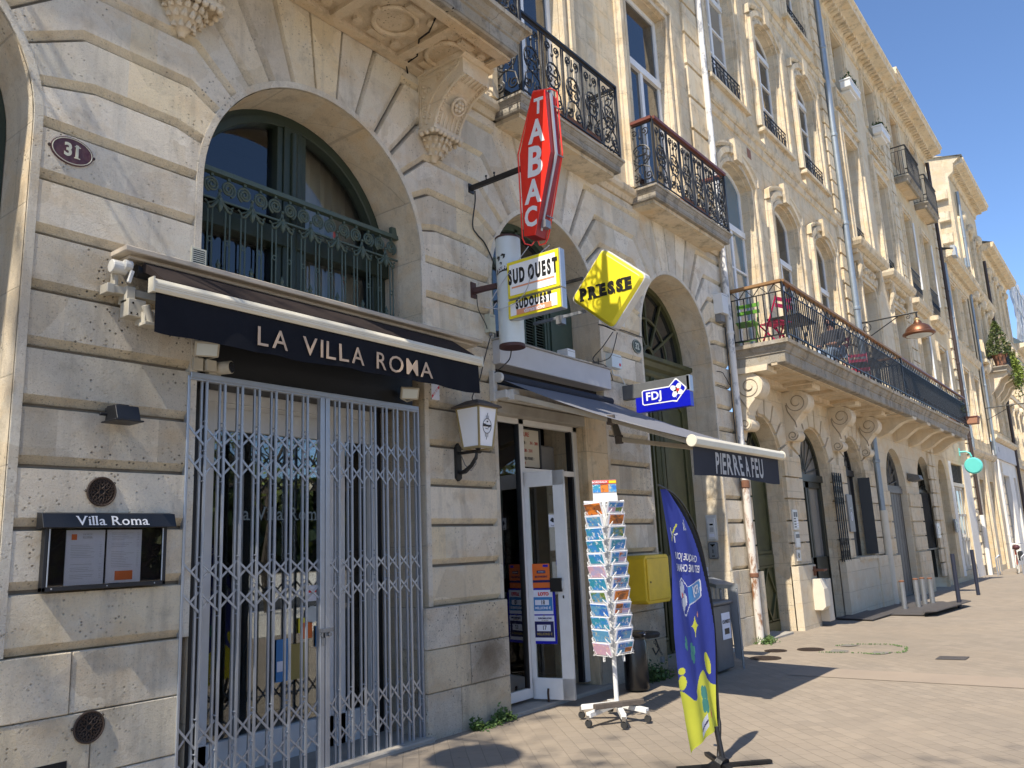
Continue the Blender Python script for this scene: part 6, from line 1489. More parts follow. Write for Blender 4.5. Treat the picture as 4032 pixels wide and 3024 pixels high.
# ---------------- number 34: two bays, tall framed windows, guilloche panels, window boxes
H34 = thing('townhouse', 'pale townhouse with tall framed windows, carved panels and two white window boxes', 'building', (25, 0, 0), 'houses along the quay')
b = B(); C34 = (23.42, 26.92)
G34 = [(23.80, 2.06, 2.76, -.25), (27.45, 2.06, 2.76, -.25)]
groundfloor(b, 21.42, 28.55, G34, mat='ashlar_clean')
b.mat('ashlar_clean'); wallcols(b, 21.42, 28.55, 4.3, 16.4, [(c, 1.3, 4.85, 8.25, 0) for c in C34]+[(c, 1.3, 9.55, 12.60, 0) for c in C34]+[(c, 1.25, 14.2, 16.0, 0) for c in C34], 0, .42)
FR = [(0, 0), (0, -.10), (.10, -.10), (.12, -.05), (.30, -.05), (.34, -.12), (.44, -.12), (.44, 0)]
b.mat('moulding')
for c in C34:
    surround(b, c, 1.3, 9.35, 12.60, 0, off=.05, prof=FR); surround(b, c, 1.3, 4.85, 8.25, 0, k=1.3); surround(b, c, 1.25, 14.2, 16.0, 0, k=1.1)
    b.box(c-.90, c+.98, -.05, 0, 13.36, 13.88)
    for x0, x1, z0, z1 in ((c-.95, c+1.03, 13.84, 13.92), (c-.95, c+1.03, 13.32, 13.40), (c-.95, c-.87, 13.40, 13.84), (c+.95, c+1.03, 13.40, 13.84)): b.box(x0, x1, -.10, 0, z0, z1)
    for i in range(7):
        u = c-.78+i*.26; b.tube([(u+.11*math.cos(a), -.06, 13.62+.14*math.sin(a)) for a in [2*pi*k/12 for k in range(12)]], .035, 5, closed=True); b.sphere((u, -.06, 13.62), .04, 6)
    # pedimented hood and carved frieze over the first floor windows
    b.sweep([(c-1.25, 0), (c-1.25, -.12), (c+1.25, -.12), (c+1.25, 0)], [(0, 8.90), (.04, 8.92), (.06, 9.0), (.20, 9.06), (.24, 9.16), (.24, 9.24), (0, 9.30)], IDXY)
    b.box(c-1.2, c+1.2, -.12, 0, 8.9, 9.3)
    b.box(c-.85, c+.85, -.04, 0, 8.50, 8.85)
    for s_ in (-1, 1):
        b.box(c+s_*1.05-.10, c+s_*1.05+.10, -.20, 0, 8.72, 8.92); b.tube([(c+s_*1.05, -.14, 8.75), (c+s_*1.05, -.16, 8.6), (c+s_*1.05, -.10, 8.4), (c+s_*1.05, -.05, 8.25)], [.09, .08, .06, .04], 8)
    for k in range(8): b.sphere((c-.65+k*.185, -.06, 8.68+.05*math.sin(k*2.2)), .075, 8)
for x0 in (28.02,):
    z = .2
    while z < 16: b.mat('ashlar_clean').box(x0+(.0 if int(z/.42) % 2 else .10), 28.53, -.06, .01, z, z+.37); z += .42
b.mat('moulding')
def cornice(b, x0, x1, z, d, left=True):
    pr = [(-.02, z-.62), (.05, z-.60), (.08, z-.42), (.14, z-.36), (d*.55, z-.26), (d*.9, z-.22), (d*.92, z-.10), (d, z-.04), (d, z+.03), (-.02, z+.06)]
    b.sweep([(x0, .0), (x1, .0)], pr, IDXY)
    n = int((x1-x0)/.26)
    for i in range(n): b.box(x0+(i+.25)*(x1-x0)/n, x0+(i+.75)*(x1-x0)/n, -d*.5, -.05, z-.38, z-.27)
cornice(b, 21.42, 28.55, 16.75, .72)
b.mat('roof_zinc').add([(21.42, -.6, 16.82), (28.55, -.6, 16.82), (28.55, 4.5, 19), (21.42, 4.5, 19), (21.42, 9, 16.8), (28.55, 9, 16.8)], [[0, 1, 2, 3], [3, 2, 5, 4]])
b.mat('moulding').box(28.3, 28.6, -.74, -.3, 16.8, 16.95)
b.build('wall', H34)
for c in C34:
    fwindow(H34, c, 1.3, 9.55, 12.60, 0, .34, toplight=11.7); fwindow(H34, c, 1.3, 4.85, 8.25, 0, .34, toplight=7.4); fo = fwindow(H34, c, 1.25, 14.2, 16.0, 0, .30)
    B().mat('blind').box(c-.6, c+.6, .20, .26, 15.72, 15.98).build('blind', fo)
    rb = B().mat('iron_black'); lowrail(rb, c, 1.3, 9.56, .45, y=.04); rb.build('guard_rail', H34)
doorunit(H34, 23.80, 2.06, 2.76, gz(23), .16, 'door_grey', 'grey'); doorunit(H34, 27.45, 2.06, 2.76, .15, .20, 'door_dark', 'win')
b = B().mat('iron_rail')
for i in range(13): b.cyl((26.5+i*.158, .12, 1.05), (26.5+i*.158, .12, 2.7), .014, n=6)
b.box(26.42, 28.46, .05, .14, 1.0, 1.05); b.build('window_bars', H34)
b = B().mat('ashlar')
for x0, x1 in ((21.5, 22.74), (24.86, 26.40), (28.50, 28.54)):
    b.box(x0, x1, -.10, .02, gz(x0)-.2, 1.0); z = 1.05
    while z < 2.6 and x1-x0 > .1: b.box(x0+.02, x1-.02, -.05, .01, z, z+.36); z += .40
b.build('plinth', H34)
random.seed(3)
for i, c in enumerate(C34):
    t = thing('window_box', ['white window box with trailing green plant, nearer of the pair under the cornice', 'white window box with bushy green plant, farther of the pair under the cornice'][i], 'window box', (c, -.2, 13.9), 'white window boxes')
    b = B().mat('white_plastic'); b.prism([(c-.52, 14.02), (c+.52, 14.02), (c+.55, 14.22), (c-.55, 14.22)], -.40, -.12); b.box(c-.57, c+.57, -.42, -.10, 14.22, 14.27); b.box(c-.35, c+.35, -.33, -.05, 13.94, 14.02); b.build('box', t, bevel=.01)
    lf = B().mat('leaf_green')
    for k in range(160):
        p = Vector((c+random.uniform(-.5, .5), -.26+random.uniform(-.12, .12), 14.28+abs(random.gauss(0, .13)))); d = Vector((random.uniform(-1, 1), random.uniform(-1, 1), random.uniform(-.4, 1))).normalized()*.07; e = d.orthogonal().normalized()*.03
        lf.ct = random.random(); lf.add([p-d, p+e, p+d, p-e], [[0, 1, 2, 3]])
    lf.build('foliage', t)
b = B(); slab(b, 21.44, 30.3, .90, 4.42, 4.78); BL34 = b.build('balcony', H34)
for x in (22.4, 24.1, 25.9, 27.6, 29.3):
    q = [(0.01, 4.42), (-.88, 4.42), (-.90, 4.34), (-.74, 4.33), (-.58, 4.27), (-.42, 4.16), (-.28, 4.06), (-.12, 4.0), (0.01, 3.97)]
    b = B().mat('carved'); b.prism(q, x, x+.34, 'YZ'); b.prism([(0.01, 4.44), (-.9, 4.44), (-.9, 4.36), (0.01, 4.36)], x-.04, x+.38, 'YZ'); b.build('console', BL34)
b = B().mat('iron_black'); p34 = [(21.46, 0), (21.46, -.97), (30.28, -.97), (30.28, 0)]; railing_bars(b, p34, 4.80, .95, step=.10, truss=True)
for i in range(34): u = 21.6+i*.26; b.tube([(u+.10*math.cos(a), -.97, 4.95+.07*math.sin(a)) for a in [2*pi*k/8 for k in range(8)]], .012, 4, closed=True)
b.mat('wood_red')
for a, c in zip(p34, p34[1:]): b.bar((a[0], a[1], 5.77), (c[0], c[1], 5.77), .08, .04)
b.build('railing', BL34)
b = B().mat('iron_black')
for i in range(22): b.box(25.9+i*.2, 25.9+i*.2+.19, -.93, -.925, 4.9, 5.62)
b.build('privacy_screen', BL34)
# plants at the far end of that balcony
random.seed(9)
t = thing('potted_plant', 'spiky green plant at the far end of the black balcony railing', 'plant', (29.6, -.7, 4.8))
b = B().mat('terracotta').lathe([(.12, 0), (.16, .3), (.18, .32)], (29.6, -.7, 4.8), 12); b.build('pot', t)
lf = B().mat('leaf_green')
for k in range(70):
    a = random.uniform(0, 2*pi); up = random.uniform(.3, 1.0); L_ = random.uniform(.5, .95); p0 = Vector((29.6, -.7, 5.15)); d = Vector((math.cos(a)*(1-up*.5), math.sin(a)*(1-up*.5), up)); s_ = d.cross(Vector((0, 0, 1))).normalized()*.02
    p1 = p0+d*L_*.6; p2 = p1+Vector((d.x, d.y, -.1))*L_*.5; lf.ct = random.random()
    lf.add([p0-s_, p0+s_, p1+s_*1.3, p1-s_*1.3, p2], [[0, 1, 2, 3], [3, 2, 4]])
lf.build('foliage', t)
b = B().mat('terracotta'); b.prism([(-.99, 4.92), (-1.27, 4.92), (-1.30, 5.12), (-.97, 5.12)][::-1], 30.1, 30.6, 'YZ'); b.mat('wood_red').box(30.08, 30.62, -1.32, -.95, 5.12, 5.15)
tag(b.build('hanging_planter'), 'terracotta box hung outside the corner of the black balcony', 'planter')
# ---------------- number 35: bricked-up top windows, two iron balconies
H35 = thing('townhouse', 'yellowish townhouse with two small iron balconies high under its roof', 'building', (32.4, 0, 0), 'houses along the quay')
b = B(); C35 = (30.35, 33.45)
b.mat('ashlar_gold'); wallcols(b, 28.55, 36.3, -.5, 17.0, [(30.30, 1.35, 0, 3.2, .66), (33.15, 2.2, .15, 3.85, 0)]+[(c, 1.15, 4.9, 8.1, 0) for c in C35]+[(c, 1.15, 9.45, 12.5, 0) for c in C35]+[(c, 1.1, 14.2, 16.25, 0) for c in C35], 0, .40)
b.mat('moulding')
for c in C35:
    for zb, zt in ((4.9, 8.1), (9.45, 12.5), (14.2, 16.25)): surround(b, c, 1.15, zb, zt, 0, k=1.2)
    b.sweep([(c-.95, 0), (c-.95, -.10), (c+.95, -.10), (c+.95, 0)], [(0, 8.9), (.04, 8.95), (.16, 9.05), (.18, 9.2), (0, 9.25)], IDXY); b.box(c-.95, c+.95, -.1, 0, 8.9, 9.25)
for x0, x1 in ((28.57, 29.05), (35.75, 36.25)):
    z = .2
    while z < 16: b.mat('ashlar_clean').box(x0+(.08 if int(z/.42) % 2 and x0 > 30 else 0), x1-(.08 if int(z/.42) % 2 and x0 < 30 else 0), -.07, .01, z, z+.37); z += .42
b.mat('moulding'); cornice(b, 28.55, 36.35, 17.15, .72)
b.mat('rubble').box(36.28, 36.30, 0, 9, -.4, 17.0)
b.mat('roof_zinc').add([(28.55, -.6, 17.2), (36.3, -.6, 17.2), (36.3, 4.5, 19), (28.55, 4.5, 19), (28.55, 9, 17), (36.3, 9, 17)], [[0, 1, 2, 3], [3, 2, 5, 4]])
b.mat('painted_white').box(34.3, 36.0, -.01, .01, -.3, 3.9); b.mat('painted_white').box(31.6, 32.05, -.01, .01, 0, 3.9)
b.build('wall', H35)
for c in C35:
    B().mat('brickwork').box(c-.55, c+.55, .18, .3, 14.2, 16.25).build('bricked_window', H35)
    fwindow(H35, c, 1.15, 9.45, 12.5, 0, .3, toplight=11.6); fwindow(H35, c, 1.15, 4.9, 8.1, 0, .3, toplight=7.3)
    b = B(); slab(b, c-.92, c+1.15, .42, 13.42, 13.60, lip=.6); bo = b.build('balcony', H35)
    b = B().mat('iron_rail'); pts = [(c-.93, 0), (c-.93, -.46), (c+1.17, -.46), (c+1.17, 0)]; railing_bars(b, pts, 13.60, 1.1, step=.13, truss=False)
    for a, d in zip(pts, pts[1:]): b.bar((a[0], a[1], 14.70), (d[0], d[1], 14.70), .05, .03)
    for i in range(15): u = c-.85+i*.135; b.tube([(u+.05*math.cos(a), -.46, 14.56+.06*math.sin(a)) for a in [2*pi*k/8 for k in range(8)]], .008, 4, closed=True); b.tube([(u+.05*math.cos(a), -.46, 13.80+.06*math.sin(a)) for a in [2*pi*k/8 for k in range(8)]], .008, 4, closed=True)
    b.build('railing', bo)
    rb = B().mat('iron_black'); lowrail(rb, c, 1.5, 9.42, .95, y=-.08); rb.build('guard_rail', H35)
    for s_ in (1,):
        B().mat('white_plastic').cyl((c+.70, -.10, 9.9), (c+.70, -.10, 12.4), .035, n=8).build('blind_rod', H35)
        B().mat('white_plastic').cyl((c+.70, -.10, 5.6), (c+.70, -.10, 8.2), .035, n=8).build('blind_rod', H35)
doorunit(H35, 30.30, 1.35, 3.2, .1, .25, 'door_dark', 'win')
b = B().mat('painted_cream'); b.box(32.05, 34.25, .10, .16, .15, 3.15); b.box(32.05, 34.25, .02, .16, 3.05, 3.18)
for x in (32.1, 32.75, 33.4, 34.1): b.box(x, x+.08, .07, .10, .2, 3.05)
for z in (.2, 1.15, 2.0, 2.95): b.box(32.05, 34.2, .07, .10, z, z+.09)
b.mat('pane_blind')
for x in (32.2, 32.86, 33.5): b.box(x, x+.5, .085, .095, 1.28, 2.9)
dbo = b.build('door', H35)
b = B().mat('door_grey')
for i in range(13): b.obox(Matrix.Translation((33.15, .10, 3.26+i*.045)) @ Matrix.Rotation(R_(35), 4, 'X'), 2.1, .05, .008)
b.box(32.05, 32.12, .05, .15, 3.18, 3.85); b.box(34.18, 34.25, .05, .15, 3.18, 3.85); b.mat('black_void').box(32.1, 34.2, .16, .18, 3.18, 3.85); b.build('louvre', H35)
# round teal hanging sign
t = thing('hanging_sign', 'round teal barrel-shaped sign hanging on a curved teal arm', 'sign', (34.2, 0, 4.3))
b = B().mat('teal'); b.tube([(34.2, 0, 4.36), (34.2, -.22, 4.36), (34.2, -.34, 4.28), (34.2, -.38, 4.15)], .03, 8); b.box(34.12, 34.28, -.02, 0, 4.22, 4.5); b.build('arm', t)
B().mat('teal').lathe([(.02, -.11), (.26, -.11), (.30, -.07), (.30, .07), (.26, .11), (.02, .11)], (34.2, -.40, 3.82), 24, 'X').build('drum', t, smooth=True)
b = B().mat('painted_white').lathe([(.01, -.005), (.24, -.004)], (34.315, -.40, 3.82), 24, 'X'); b.build('face', t)
# ---------------- number 36: lower house; 37: taller, with exposed gable; 38, 39 beyond
H36 = thing('townhouse', 'low golden limestone house between two taller ones, with a zinc gutter on its corner', 'building', (39.6, 0, 0), 'houses along the quay')
b = B().mat('ashlar_gold'); C36 = (38.4, 40.9)
wallcols(b, 36.3, 42.9, -.6, 12.4, [(38.3, 1.2, 0, 3.5, 0), (41.0, 1.2, 0, 3.5, 0)]+[(c, 1.2, 5.2, 8.0, 0) for c in C36]+[(c, 1.2, 9.4, 11.75, 0) for c in C36], 0, .45)
b.mat('moulding')
for c in C36:
    for zb, zt in ((5.2, 8.0), (9.4, 11.75)): surround(b, c, 1.2, zb, zt, 0, k=1.2)
b.sweep([(36.3, 0), (42.9, 0)], [(0, 4.45), (.05, 4.47), (.14, 4.6), (.16, 4.7), (0, 4.75)], IDXY); b.sweep([(36.3, 0), (42.9, 0)], [(0, 8.75), (.05, 8.77), (.12, 8.95), (.14, 9.05), (0, 9.1)], IDXY)
for x in (36.9, 39.6, 42.3):
    b.mat('ashlar_clean').box(x-.35, x+.35, -.09, 0, -.5, 4.4)
b.mat('moulding'); cornice(b, 36.35, 42.9, 12.75, .55)
b.mat('roof_zinc').add([(36.3, -.55, 12.8), (42.9, -.55, 12.8), (42.9, 3, 13.9), (36.3, 3, 13.9)], [[0, 1, 2, 3]]); b.box(36.37, 36.9, -.62, -.45, 12.5, 12.93)
b.build('wall', H36)
for c in C36: fwindow(H36, c, 1.2, 5.2, 8.0, 0, .34, toplight=7.2); fwindow(H36, c, 1.2, 9.4, 11.75, 0, .34, toplight=11.1)
for c in (38.3, 41.0): B().mat('door_dark').box(c-.6, c+.6, .4, .44, -.4, 3.5).build('door', H36)
H37 = thing('townhouse', 'tall house showing its blank rubble gable above the lower roof, with a heavy cornice', 'building', (46.7, 0, 0), 'houses along the quay')
b = B().mat('ashlar_gold'); C37 = (44.4, 46.7, 49.0)
wallcols(b, 42.9, 50.6, 5.6, 18.4, [(c, 1.15, 6.1, 8.6, .2) for c in C37]+[(c, 1.15, 9.5, 12.2, .2) for c in C37]+[(c, 1.1, 13.9, 16.3, .2) for c in C37], 0, .4)
b.mat('painted_white'); wallcols(b, 42.9, 50.6, -.8, 4.7, [(46.3, 2.4, 0, 4.0, 0), (49.5, .9, 0, 4.0, 0)], 0, .3)
b.mat('painted_pale').box(43.3, 50.4, -.10, .1, 4.68, 5.45); b.mat('letter_black').box(44.3, 44.42, -.104, -.10, 5.0, 5.25)
b.mat('moulding'); b.sweep([(43.0, 0), (50.6, 0)], [(0, 5.45), (.16, 5.5), (.28, 5.6), (.28, 5.72), (0, 5.75)], IDXY)
for c in C37:
    for zb, zt, ri in ((6.1, 8.6, .2), (9.5, 12.2, .2), (13.9, 16.3, .2)):
        surround(b, c, 1.15, zb, zt, ri, k=1.3); b.sphere((c, -.12, zt+.45), .22, 8, 1.4); b.sphere((c-.4, -.08, zt+.35), .12, 6); b.sphere((c+.4, -.08, zt+.35), .12, 6)
    b.sweep([(c-.9, 0), (c-.9, -.1), (c+.9, -.1), (c+.9, 0)], [(0, 12.75), (.05, 12.8), (.22, 12.95), (.26, 13.1), (0, 13.15)], IDXY); b.box(c-.9, c+.9, -.1, 0, 12.75, 13.15)
    b.box(c-.9, c+.9, -.3, 0, 9.2, 9.36)
b.mat('moulding'); cornice(b, 42.75, 50.6, 19.1, .75)
b.mat('rubble'); gab = [(0.0, -.5), (0, 18.3), (-.25, 18.5), (-.3, 18.9), (-.62, 19.15), (.4, 19.5), (2.5, 19.75), (9, 16.5), (9, -.5)]
b.prism([(y, z) for y, z in gab], 42.60, 42.9, 'YZ')
for i, z in enumerate((17.45, 16.35, 15.25, 14.3, 13.5, 12.9)): b.mat('moulding').box(42.38, 42.62, .12+.02*i, .62, z-.28, z+.18)
b.mat('roof_zinc').add([(42.5, -.72, 19.2), (50.6, -.72, 19.2), (50.6, 2.5, 19.8), (42.5, 2.5, 19.8), (42.5, 9, 16.6), (50.6, 9, 16.6)], [[0, 1, 2, 3], [3, 2, 5, 4]])
b.mat('painted_white').box(43.6, 44.3, -.06, .02, -.5, 4.6)
for i in range(9): b.mat('ashlar_clean').box(44.55, 45.0, -.05, .02, .1+i*.5, .55+i*.5)
b.build('wall', H37)
for c in C37:
    fwindow(H37, c, 1.15, 6.1, 8.6, .2, .3); fwindow(H37, c, 1.15, 9.5, 12.2, .2, .3); fwindow(H37, c, 1.1, 13.9, 16.3, .2, .3)
for x in (46.3, 49.5): B().mat('door_grey').box(x-1.2 if x < 48 else x-.45, x+1.2 if x < 48 else x+.45, .2, .25, -.5, 4.0).build('door', H37)
b = B(); slab(b, 45.3, 50.4, .85, 8.95, 9.2); bo = b.build('balcony', H37)
for x in (45.5, 47.2, 48.9, 50.0): B().mat('carved').prism([(0, 8.95), (-.8, 8.95), (-.82, 8.8), (-.5, 8.6), (-.35, 8.3), (-.1, 8.0), (0, 7.9)], x, x+.3, 'YZ').build('console', bo)
b = B().mat('iron_black'); railing_bars(b, [(45.3, 0), (45.3, -.9), (50.4, -.9), (50.4, 0)], 9.2, 1.0, step=.14, r=.014); b.build('railing', bo)
def leafcloud(fn, n, mat, size, seed):
    random.seed(seed); lf = B().mat(mat)
    for k in range(n):
        p = Vector(fn()); d = Vector((random.gauss(0, 1), random.gauss(0, 1), random.gauss(0, 1))).normalized()*size*random.uniform(.6, 1.3); e = d.orthogonal().normalized()*size*.45
        lf.ct = random.random(); lf.add([p-d, p+e, p+d, p-e], [[0, 1, 2, 3]])
    return lf
t = thing('potted_conifer', 'conical conifer in a terracotta pot on the far balcony', 'tree', (45.6, -.6, 9.2))
B().mat('terracotta').lathe([(.22, 0), (.32, .55), (.36, .6)], (45.6, -.62, 9.2), 14).build('pot', t)
def cone():
    h = random.random()**1.4; a = random.uniform(0, 2*pi); r = .62*(1-h)**.8*random.uniform(.55, 1.08)+.05*random.random(); return (45.6+r*math.cos(a), -.62+r*math.sin(a), 9.75+h*1.75)
leafcloud(cone, 1500, 'leaf_cypress', .07, 4).build('foliage', t)
B().mat('bark').cyl((45.6, -.62, 9.6), (45.6, -.62, 11.2), .05, .01, n=6).build('trunk', t)
def ivy():
    x = random.uniform(46.8, 50.3); return (x, -.9+random.gauss(0, .12), 9.9-abs(random.gauss(0, .55))*(1+.4*math.sin(x*3))-(x-46.8)*.12+random.uniform(0, .25))
t = leafcloud(ivy, 2200, 'leaf_ivy', .08, 6).build('ivy'); tag(t, 'yellow-green ivy spilling over the far balcony railing', 'plant')
H38 = thing('townhouse', 'tall house with a dark mansard and cornice, beyond the house with the ivy balcony', 'building', (55.5, 0, 0), 'houses along the quay')
b = B().mat('ashlar_gold'); C38 = [52.0, 54.2, 56.4, 58.6]
wallcols(b, 50.6, 60.5, -1, 16.3, [(c, 1.1, zb, zb+2.5, .2) for c in C38 for zb in (0.2, 5.2, 9.0, 12.8)], 0, .4)
b.mat('moulding')
for c in C38:
    for zb in (5.2, 9.0, 12.8): surround(b, c, 1.1, zb, zb+2.5, .2, k=1.3); b.sphere((c, -.1, zb+2.95), .2, 8, 1.3)
cornice(b, 50.6, 60.5, 17.0, .7); b.mat('rubble').box(50.58, 50.62, 0, 9, 15, 17); b.box(60.48, 60.5, 0, 9, 8, 17)
for z in (4.6, 8.6, 12.4): b.mat('moulding').box(50.6, 60.5, -.12, 0, z, z+.2)
b.mat('roof_zinc').add([(50.6, -.65, 17.05), (60.5, -.65, 17.05), (60.5, 3, 18.3), (50.6, 3, 18.3)], [[0, 1, 2, 3]])
b.build('wall', H38)
for c in C38:
    for zb in (.2, 5.2, 9.0, 12.8): fwindow(H38, c, 1.1, zb, zb+2.5, .2, .3, leaves=2)
H39 = thing('townhouse', 'lower house at the right edge of the picture, last in the row', 'building', (64, 0, 0), 'houses along the quay')
b = B().mat('ashlar'); C39 = [61.8, 64.2, 66.6, 69, 71.4, 74, 77]
wallcols(b, 60.5, 79, -1, 12.2, [(c, 1.1, zb, zb+2.3, 0) for c in C39 for zb in (0.2, 5.0, 8.6)], 0, .4); b.mat('moulding')
for c in C39:
    for zb in (5.0, 8.6): surround(b, c, 1.1, zb, zb+2.3, 0, k=1.3)
cornice(b, 60.5, 79, 13.0, .6); b.mat('roof_zinc').add([(60.5, -.5, 13.05), (79, -.5, 13.05), (79, 3, 16.2), (60.5, 3, 16.2)], [[0, 1, 2, 3]]); b.build('wall', H39)
for c in C39:
    for zb in (.2, 5.0, 8.6): fwindow(H39, c, 1.1, zb, zb+2.3, 0, .3)
t = thing('scaffolding', 'scaffolding wrapped in pale netting above the last roof at the right edge', 'scaffolding', (68, 2, 13))
b = B().mat('scaffold_net'); random.seed(2)
vs = []; n = 30
for i in range(n+1):
    x = 62.8+15*i/n
    for j in range(9): z = 13+5.2*j/8; vs.append((x, -.2+.12*math.sin(i*1.7+j)+.1*random.random(), z+(.35*math.sin(i*.9) if j == 8 else 0)-(1.2*(1-i/4) if j == 8 and i < 4 else 0)))
b.add(vs, [[i*9+j, (i+1)*9+j, (i+1)*9+j+1, i*9+j+1] for i in range(n) for j in range(8)]); b.build('netting', t)
b = B().mat('galvanised')
for x in range(63, 79, 2): b.cyl((x, -.3, 12.5), (x, -.3, 18.3), .04, n=6)
for z in (14, 15.9, 17.6): b.cyl((62.8, -.35, z), (78, -.35, z), .04, n=6); b.mat('sign_red').box(70, 72, -.42, -.40, z-.2, z-.1); b.mat('galvanised')
b.build('frame', t)
# drain pipes of the farther houses
def pipe(x, z0, z1, m, lab, r=.06, zc=None, m2=None, cols=()):
    t = thing('drainpipe', lab, 'drainpipe', (x, -.12, z0), 'drainpipes of the farther houses')
    B().mat(m).cyl((x, -.12, zc if zc else z0), (x, -.12, z1), r, n=12).build('upper_pipe', t, smooth=True)
    if zc: B().mat(m2).cyl((x, -.13, z0), (x, -.13, zc+.1), r*1.25, n=12).build('lower_pipe', t, smooth=True)
    b = B().mat(m)
    for z in cols: b.lathe([(r, -.05), (r*1.2, -.03), (r*1.2, .03), (r, .05)], (x, -.12, z), 12)
    b.build('collar', t)
pipe(21.46, 4.8, 17.2, 'zinc_pipe', 'thick grey zinc downpipe rising from the long balcony to the cornice', .085, cols=(7.2, 9.5, 12.0, 14.6))
pipe(21.46, gz(21), 4.2, 'zinc_pipe', 'downpipe below the balcony, grey above and white below', .075, 2.0, 'painted_cream', (3.3,))
pipe(36.15, gz(36), 16.6, 'pipe_brown', 'dark brown downpipe on the corner of the golden house', .07, 1.95, 'painted_white', (5, 8, 11, 14))
pipe(36.75, 4.6, 12.4, 'zinc_pipe', 'pale zinc downpipe just right of the brown one', .06, cols=(7, 10))
pipe(42.95, 4.8, 14.2, 'zinc_pipe', 'grey downpipe left of the far balcony with the conifer', .06, cols=(8, 11)); pipe(43.9, 14.0, 17.9, 'zinc_pipe', 'short pale downpipe under the heavy cornice of the gabled house', .08, cols=(15.5,)); pipe(50.5, -.3, 16, 'pipe_brown', 'dark downpipe after the ivy balcony', .08, cols=(6, 10)); pipe(43.0, -.3, 4.6, 'painted_white', 'white downpipe beside the pale shopfront', .06, cols=(1.2,))
# intercom plates
for x, z, lab, m in ((27.95, 1.55, 'white intercom plate beside the barred window', 'alu_white'), (30.98, 1.68, 'grey intercom plate in the dark doorway beside the cream doors', 'steel_grey'), (43.45, 1.75, 'white letter plate on the white pilaster near the bicycle', 'paper')):
    b = B().mat(m).box(x-.2, x+.2, -.10, -.06, z-.22, z+.22); b.mat('bin_black').box(x-.1, x+.1, -.104, -.10, z+.05, z+.12); b.box(x-.12, x+.12, -.104, -.10, z-.14, z-.1); tag(b.build('intercom'), lab, 'intercom')
b = B().mat('door_grey'); b.prism([(-.02, 3.18), (-.30, 3.10), (-.34, 2.98), (-.12, 2.92), (-.02, 2.96)], 25.1, 25.5, 'YZ'); b.cyl((25.0, -.02, 3.0), (25.0, -.2, 3.05), .02, n=6); tag(b.build('wall_lamp'), 'small grey wall lamp between the two arches below the black balcony', 'lamp')
# ---------------- copper street lanterns on long wall brackets
def street_lamp(x, label, z=6.93, g='street lanterns on wall brackets'):
    t = thing('street_lantern', label, 'street lamp', (x, 0, z), g)
    b = B().mat('iron_black'); b.cyl((x, 0, z), (x, -1.42, z+.02), .022, n=8); b.cyl((x, 0, z-.52), (x, -.95, z-.01), .014, n=6); b.box(x-.05, x+.05, -.02, 0, z-.6, z+.1)
    b.tube([(x, -.17+y, z-.16+zz) for y, zz in [(p[0], p[1]) for p in spiral(0, 0, .14, .02, pi/2, 1.3, 20)]], .010, 5); b.tube([(x, -1.18+p[0]*.5, z-.07+p[1]*.5) for p in spiral(0, 0, .12, .02, pi/2, 1.3, 16)], .008, 5)
    b.cyl((x, -1.38, z+.02), (x, -1.38, z-.14), .02, n=8); b.build('bracket', t)
    b = B().mat('copper'); b.lathe([(.04, .0), (.07, -.02), (.075, -.10), (.10, -.13), (.10, -.16), (.18, -.19), (.255, -.245), (.30, -.32), (.315, -.37), (.375, -.40), (.38, -.435), (.32, -.47), (.30, -.46)], (x, -1.38, z-.12), 28); b.build('shade', t, smooth=True)
    B().mat('lamp_gold').lathe([(.066, -.02), (.075, -.04), (.075, -.08), (.072, -.10)], (x, -1.38, z-.12), 16).build('collar', t)
    B().mat('tube_body').lathe([(.30, 0), (.24, -.02), (.001, -.035)], (x, -1.38, z-.585), 24).build('glass', t, smooth=True)
street_lamp(22.0, 'copper dome lantern on a black wall bracket above the long balconies')
street_lamp(.62, 'copper dome lantern on a black wall bracket above the camera', 7.0)
t = thing('wall_bracket', 'distant black lantern arm on the low golden house', 'bracket', (42.9, 0, 7))
b = B().mat('iron_black'); b.cyl((42.9, 0, 6.95), (42.9, -1.7, 6.97), .025, n=6); b.cyl((42.9, 0, 6.4), (42.9, -1.1, 6.94), .014, n=5); b.build('arm', t)
# ================================================================ street furniture
# ---- postcard stand
PX, PY = 6.98, -1.03
ps = thing('postcard_stand', 'white revolving postcard stand on castors, headed BORDEAUX, filled with postcards', 'postcard stand', (PX, PY, 0))
b = B().mat('white_plastic'); b.cyl((PX, PY, .12), (PX, PY, 2.0), .022, n=12)
for dx, dy in ((-.05, -.05), (.05, -.05), (.05, .05), (-.05, .05)): b.cyl((PX+dx, PY+dy, .58), (PX+dx, PY+dy, 1.94), .006, n=6)
b.build('pole', ps)
b = B().mat('white_plastic')
arms = [R_(200), R_(252), R_(310), R_(40), R_(120)]
ARM = [(-.44, .04), (-.36, -.28), (-.04, -.34), (.20, .20), (-.15, .30)]
for ax, ay in ARM: b.bar((PX, PY, .13), (PX+ax, PY+ay, .10), .05, .045)
b.build('foot', ps, bevel=.004)
for ax, ay in ARM:
    b = B().mat('chrome'); b.box(PX+ax-.012, PX+ax+.012, PY+ay-.014, PY+ay+.014, .055, .10); b.mat('rubber').cyl((PX+ax-.012, PY+ay, .032), (PX+ax+.012, PY+ay, .032), .032, n=14); b.build('castor', ps)
B().mat('wood_old').obox(Matrix.Translation((PX-.18, PY-.13, .165)) @ Matrix.Rotation(math.atan2(-.38, .36)+.25, 4, 'Z'), .50, .05, .045).build('ballast_plank', ps, bevel=.004)
hd_ = B().mat('white_plastic'); Mh = Matrix.Translation((PX, PY-.02, 2.06)) @ Matrix.Rotation(R_(-52), 4, 'Z')
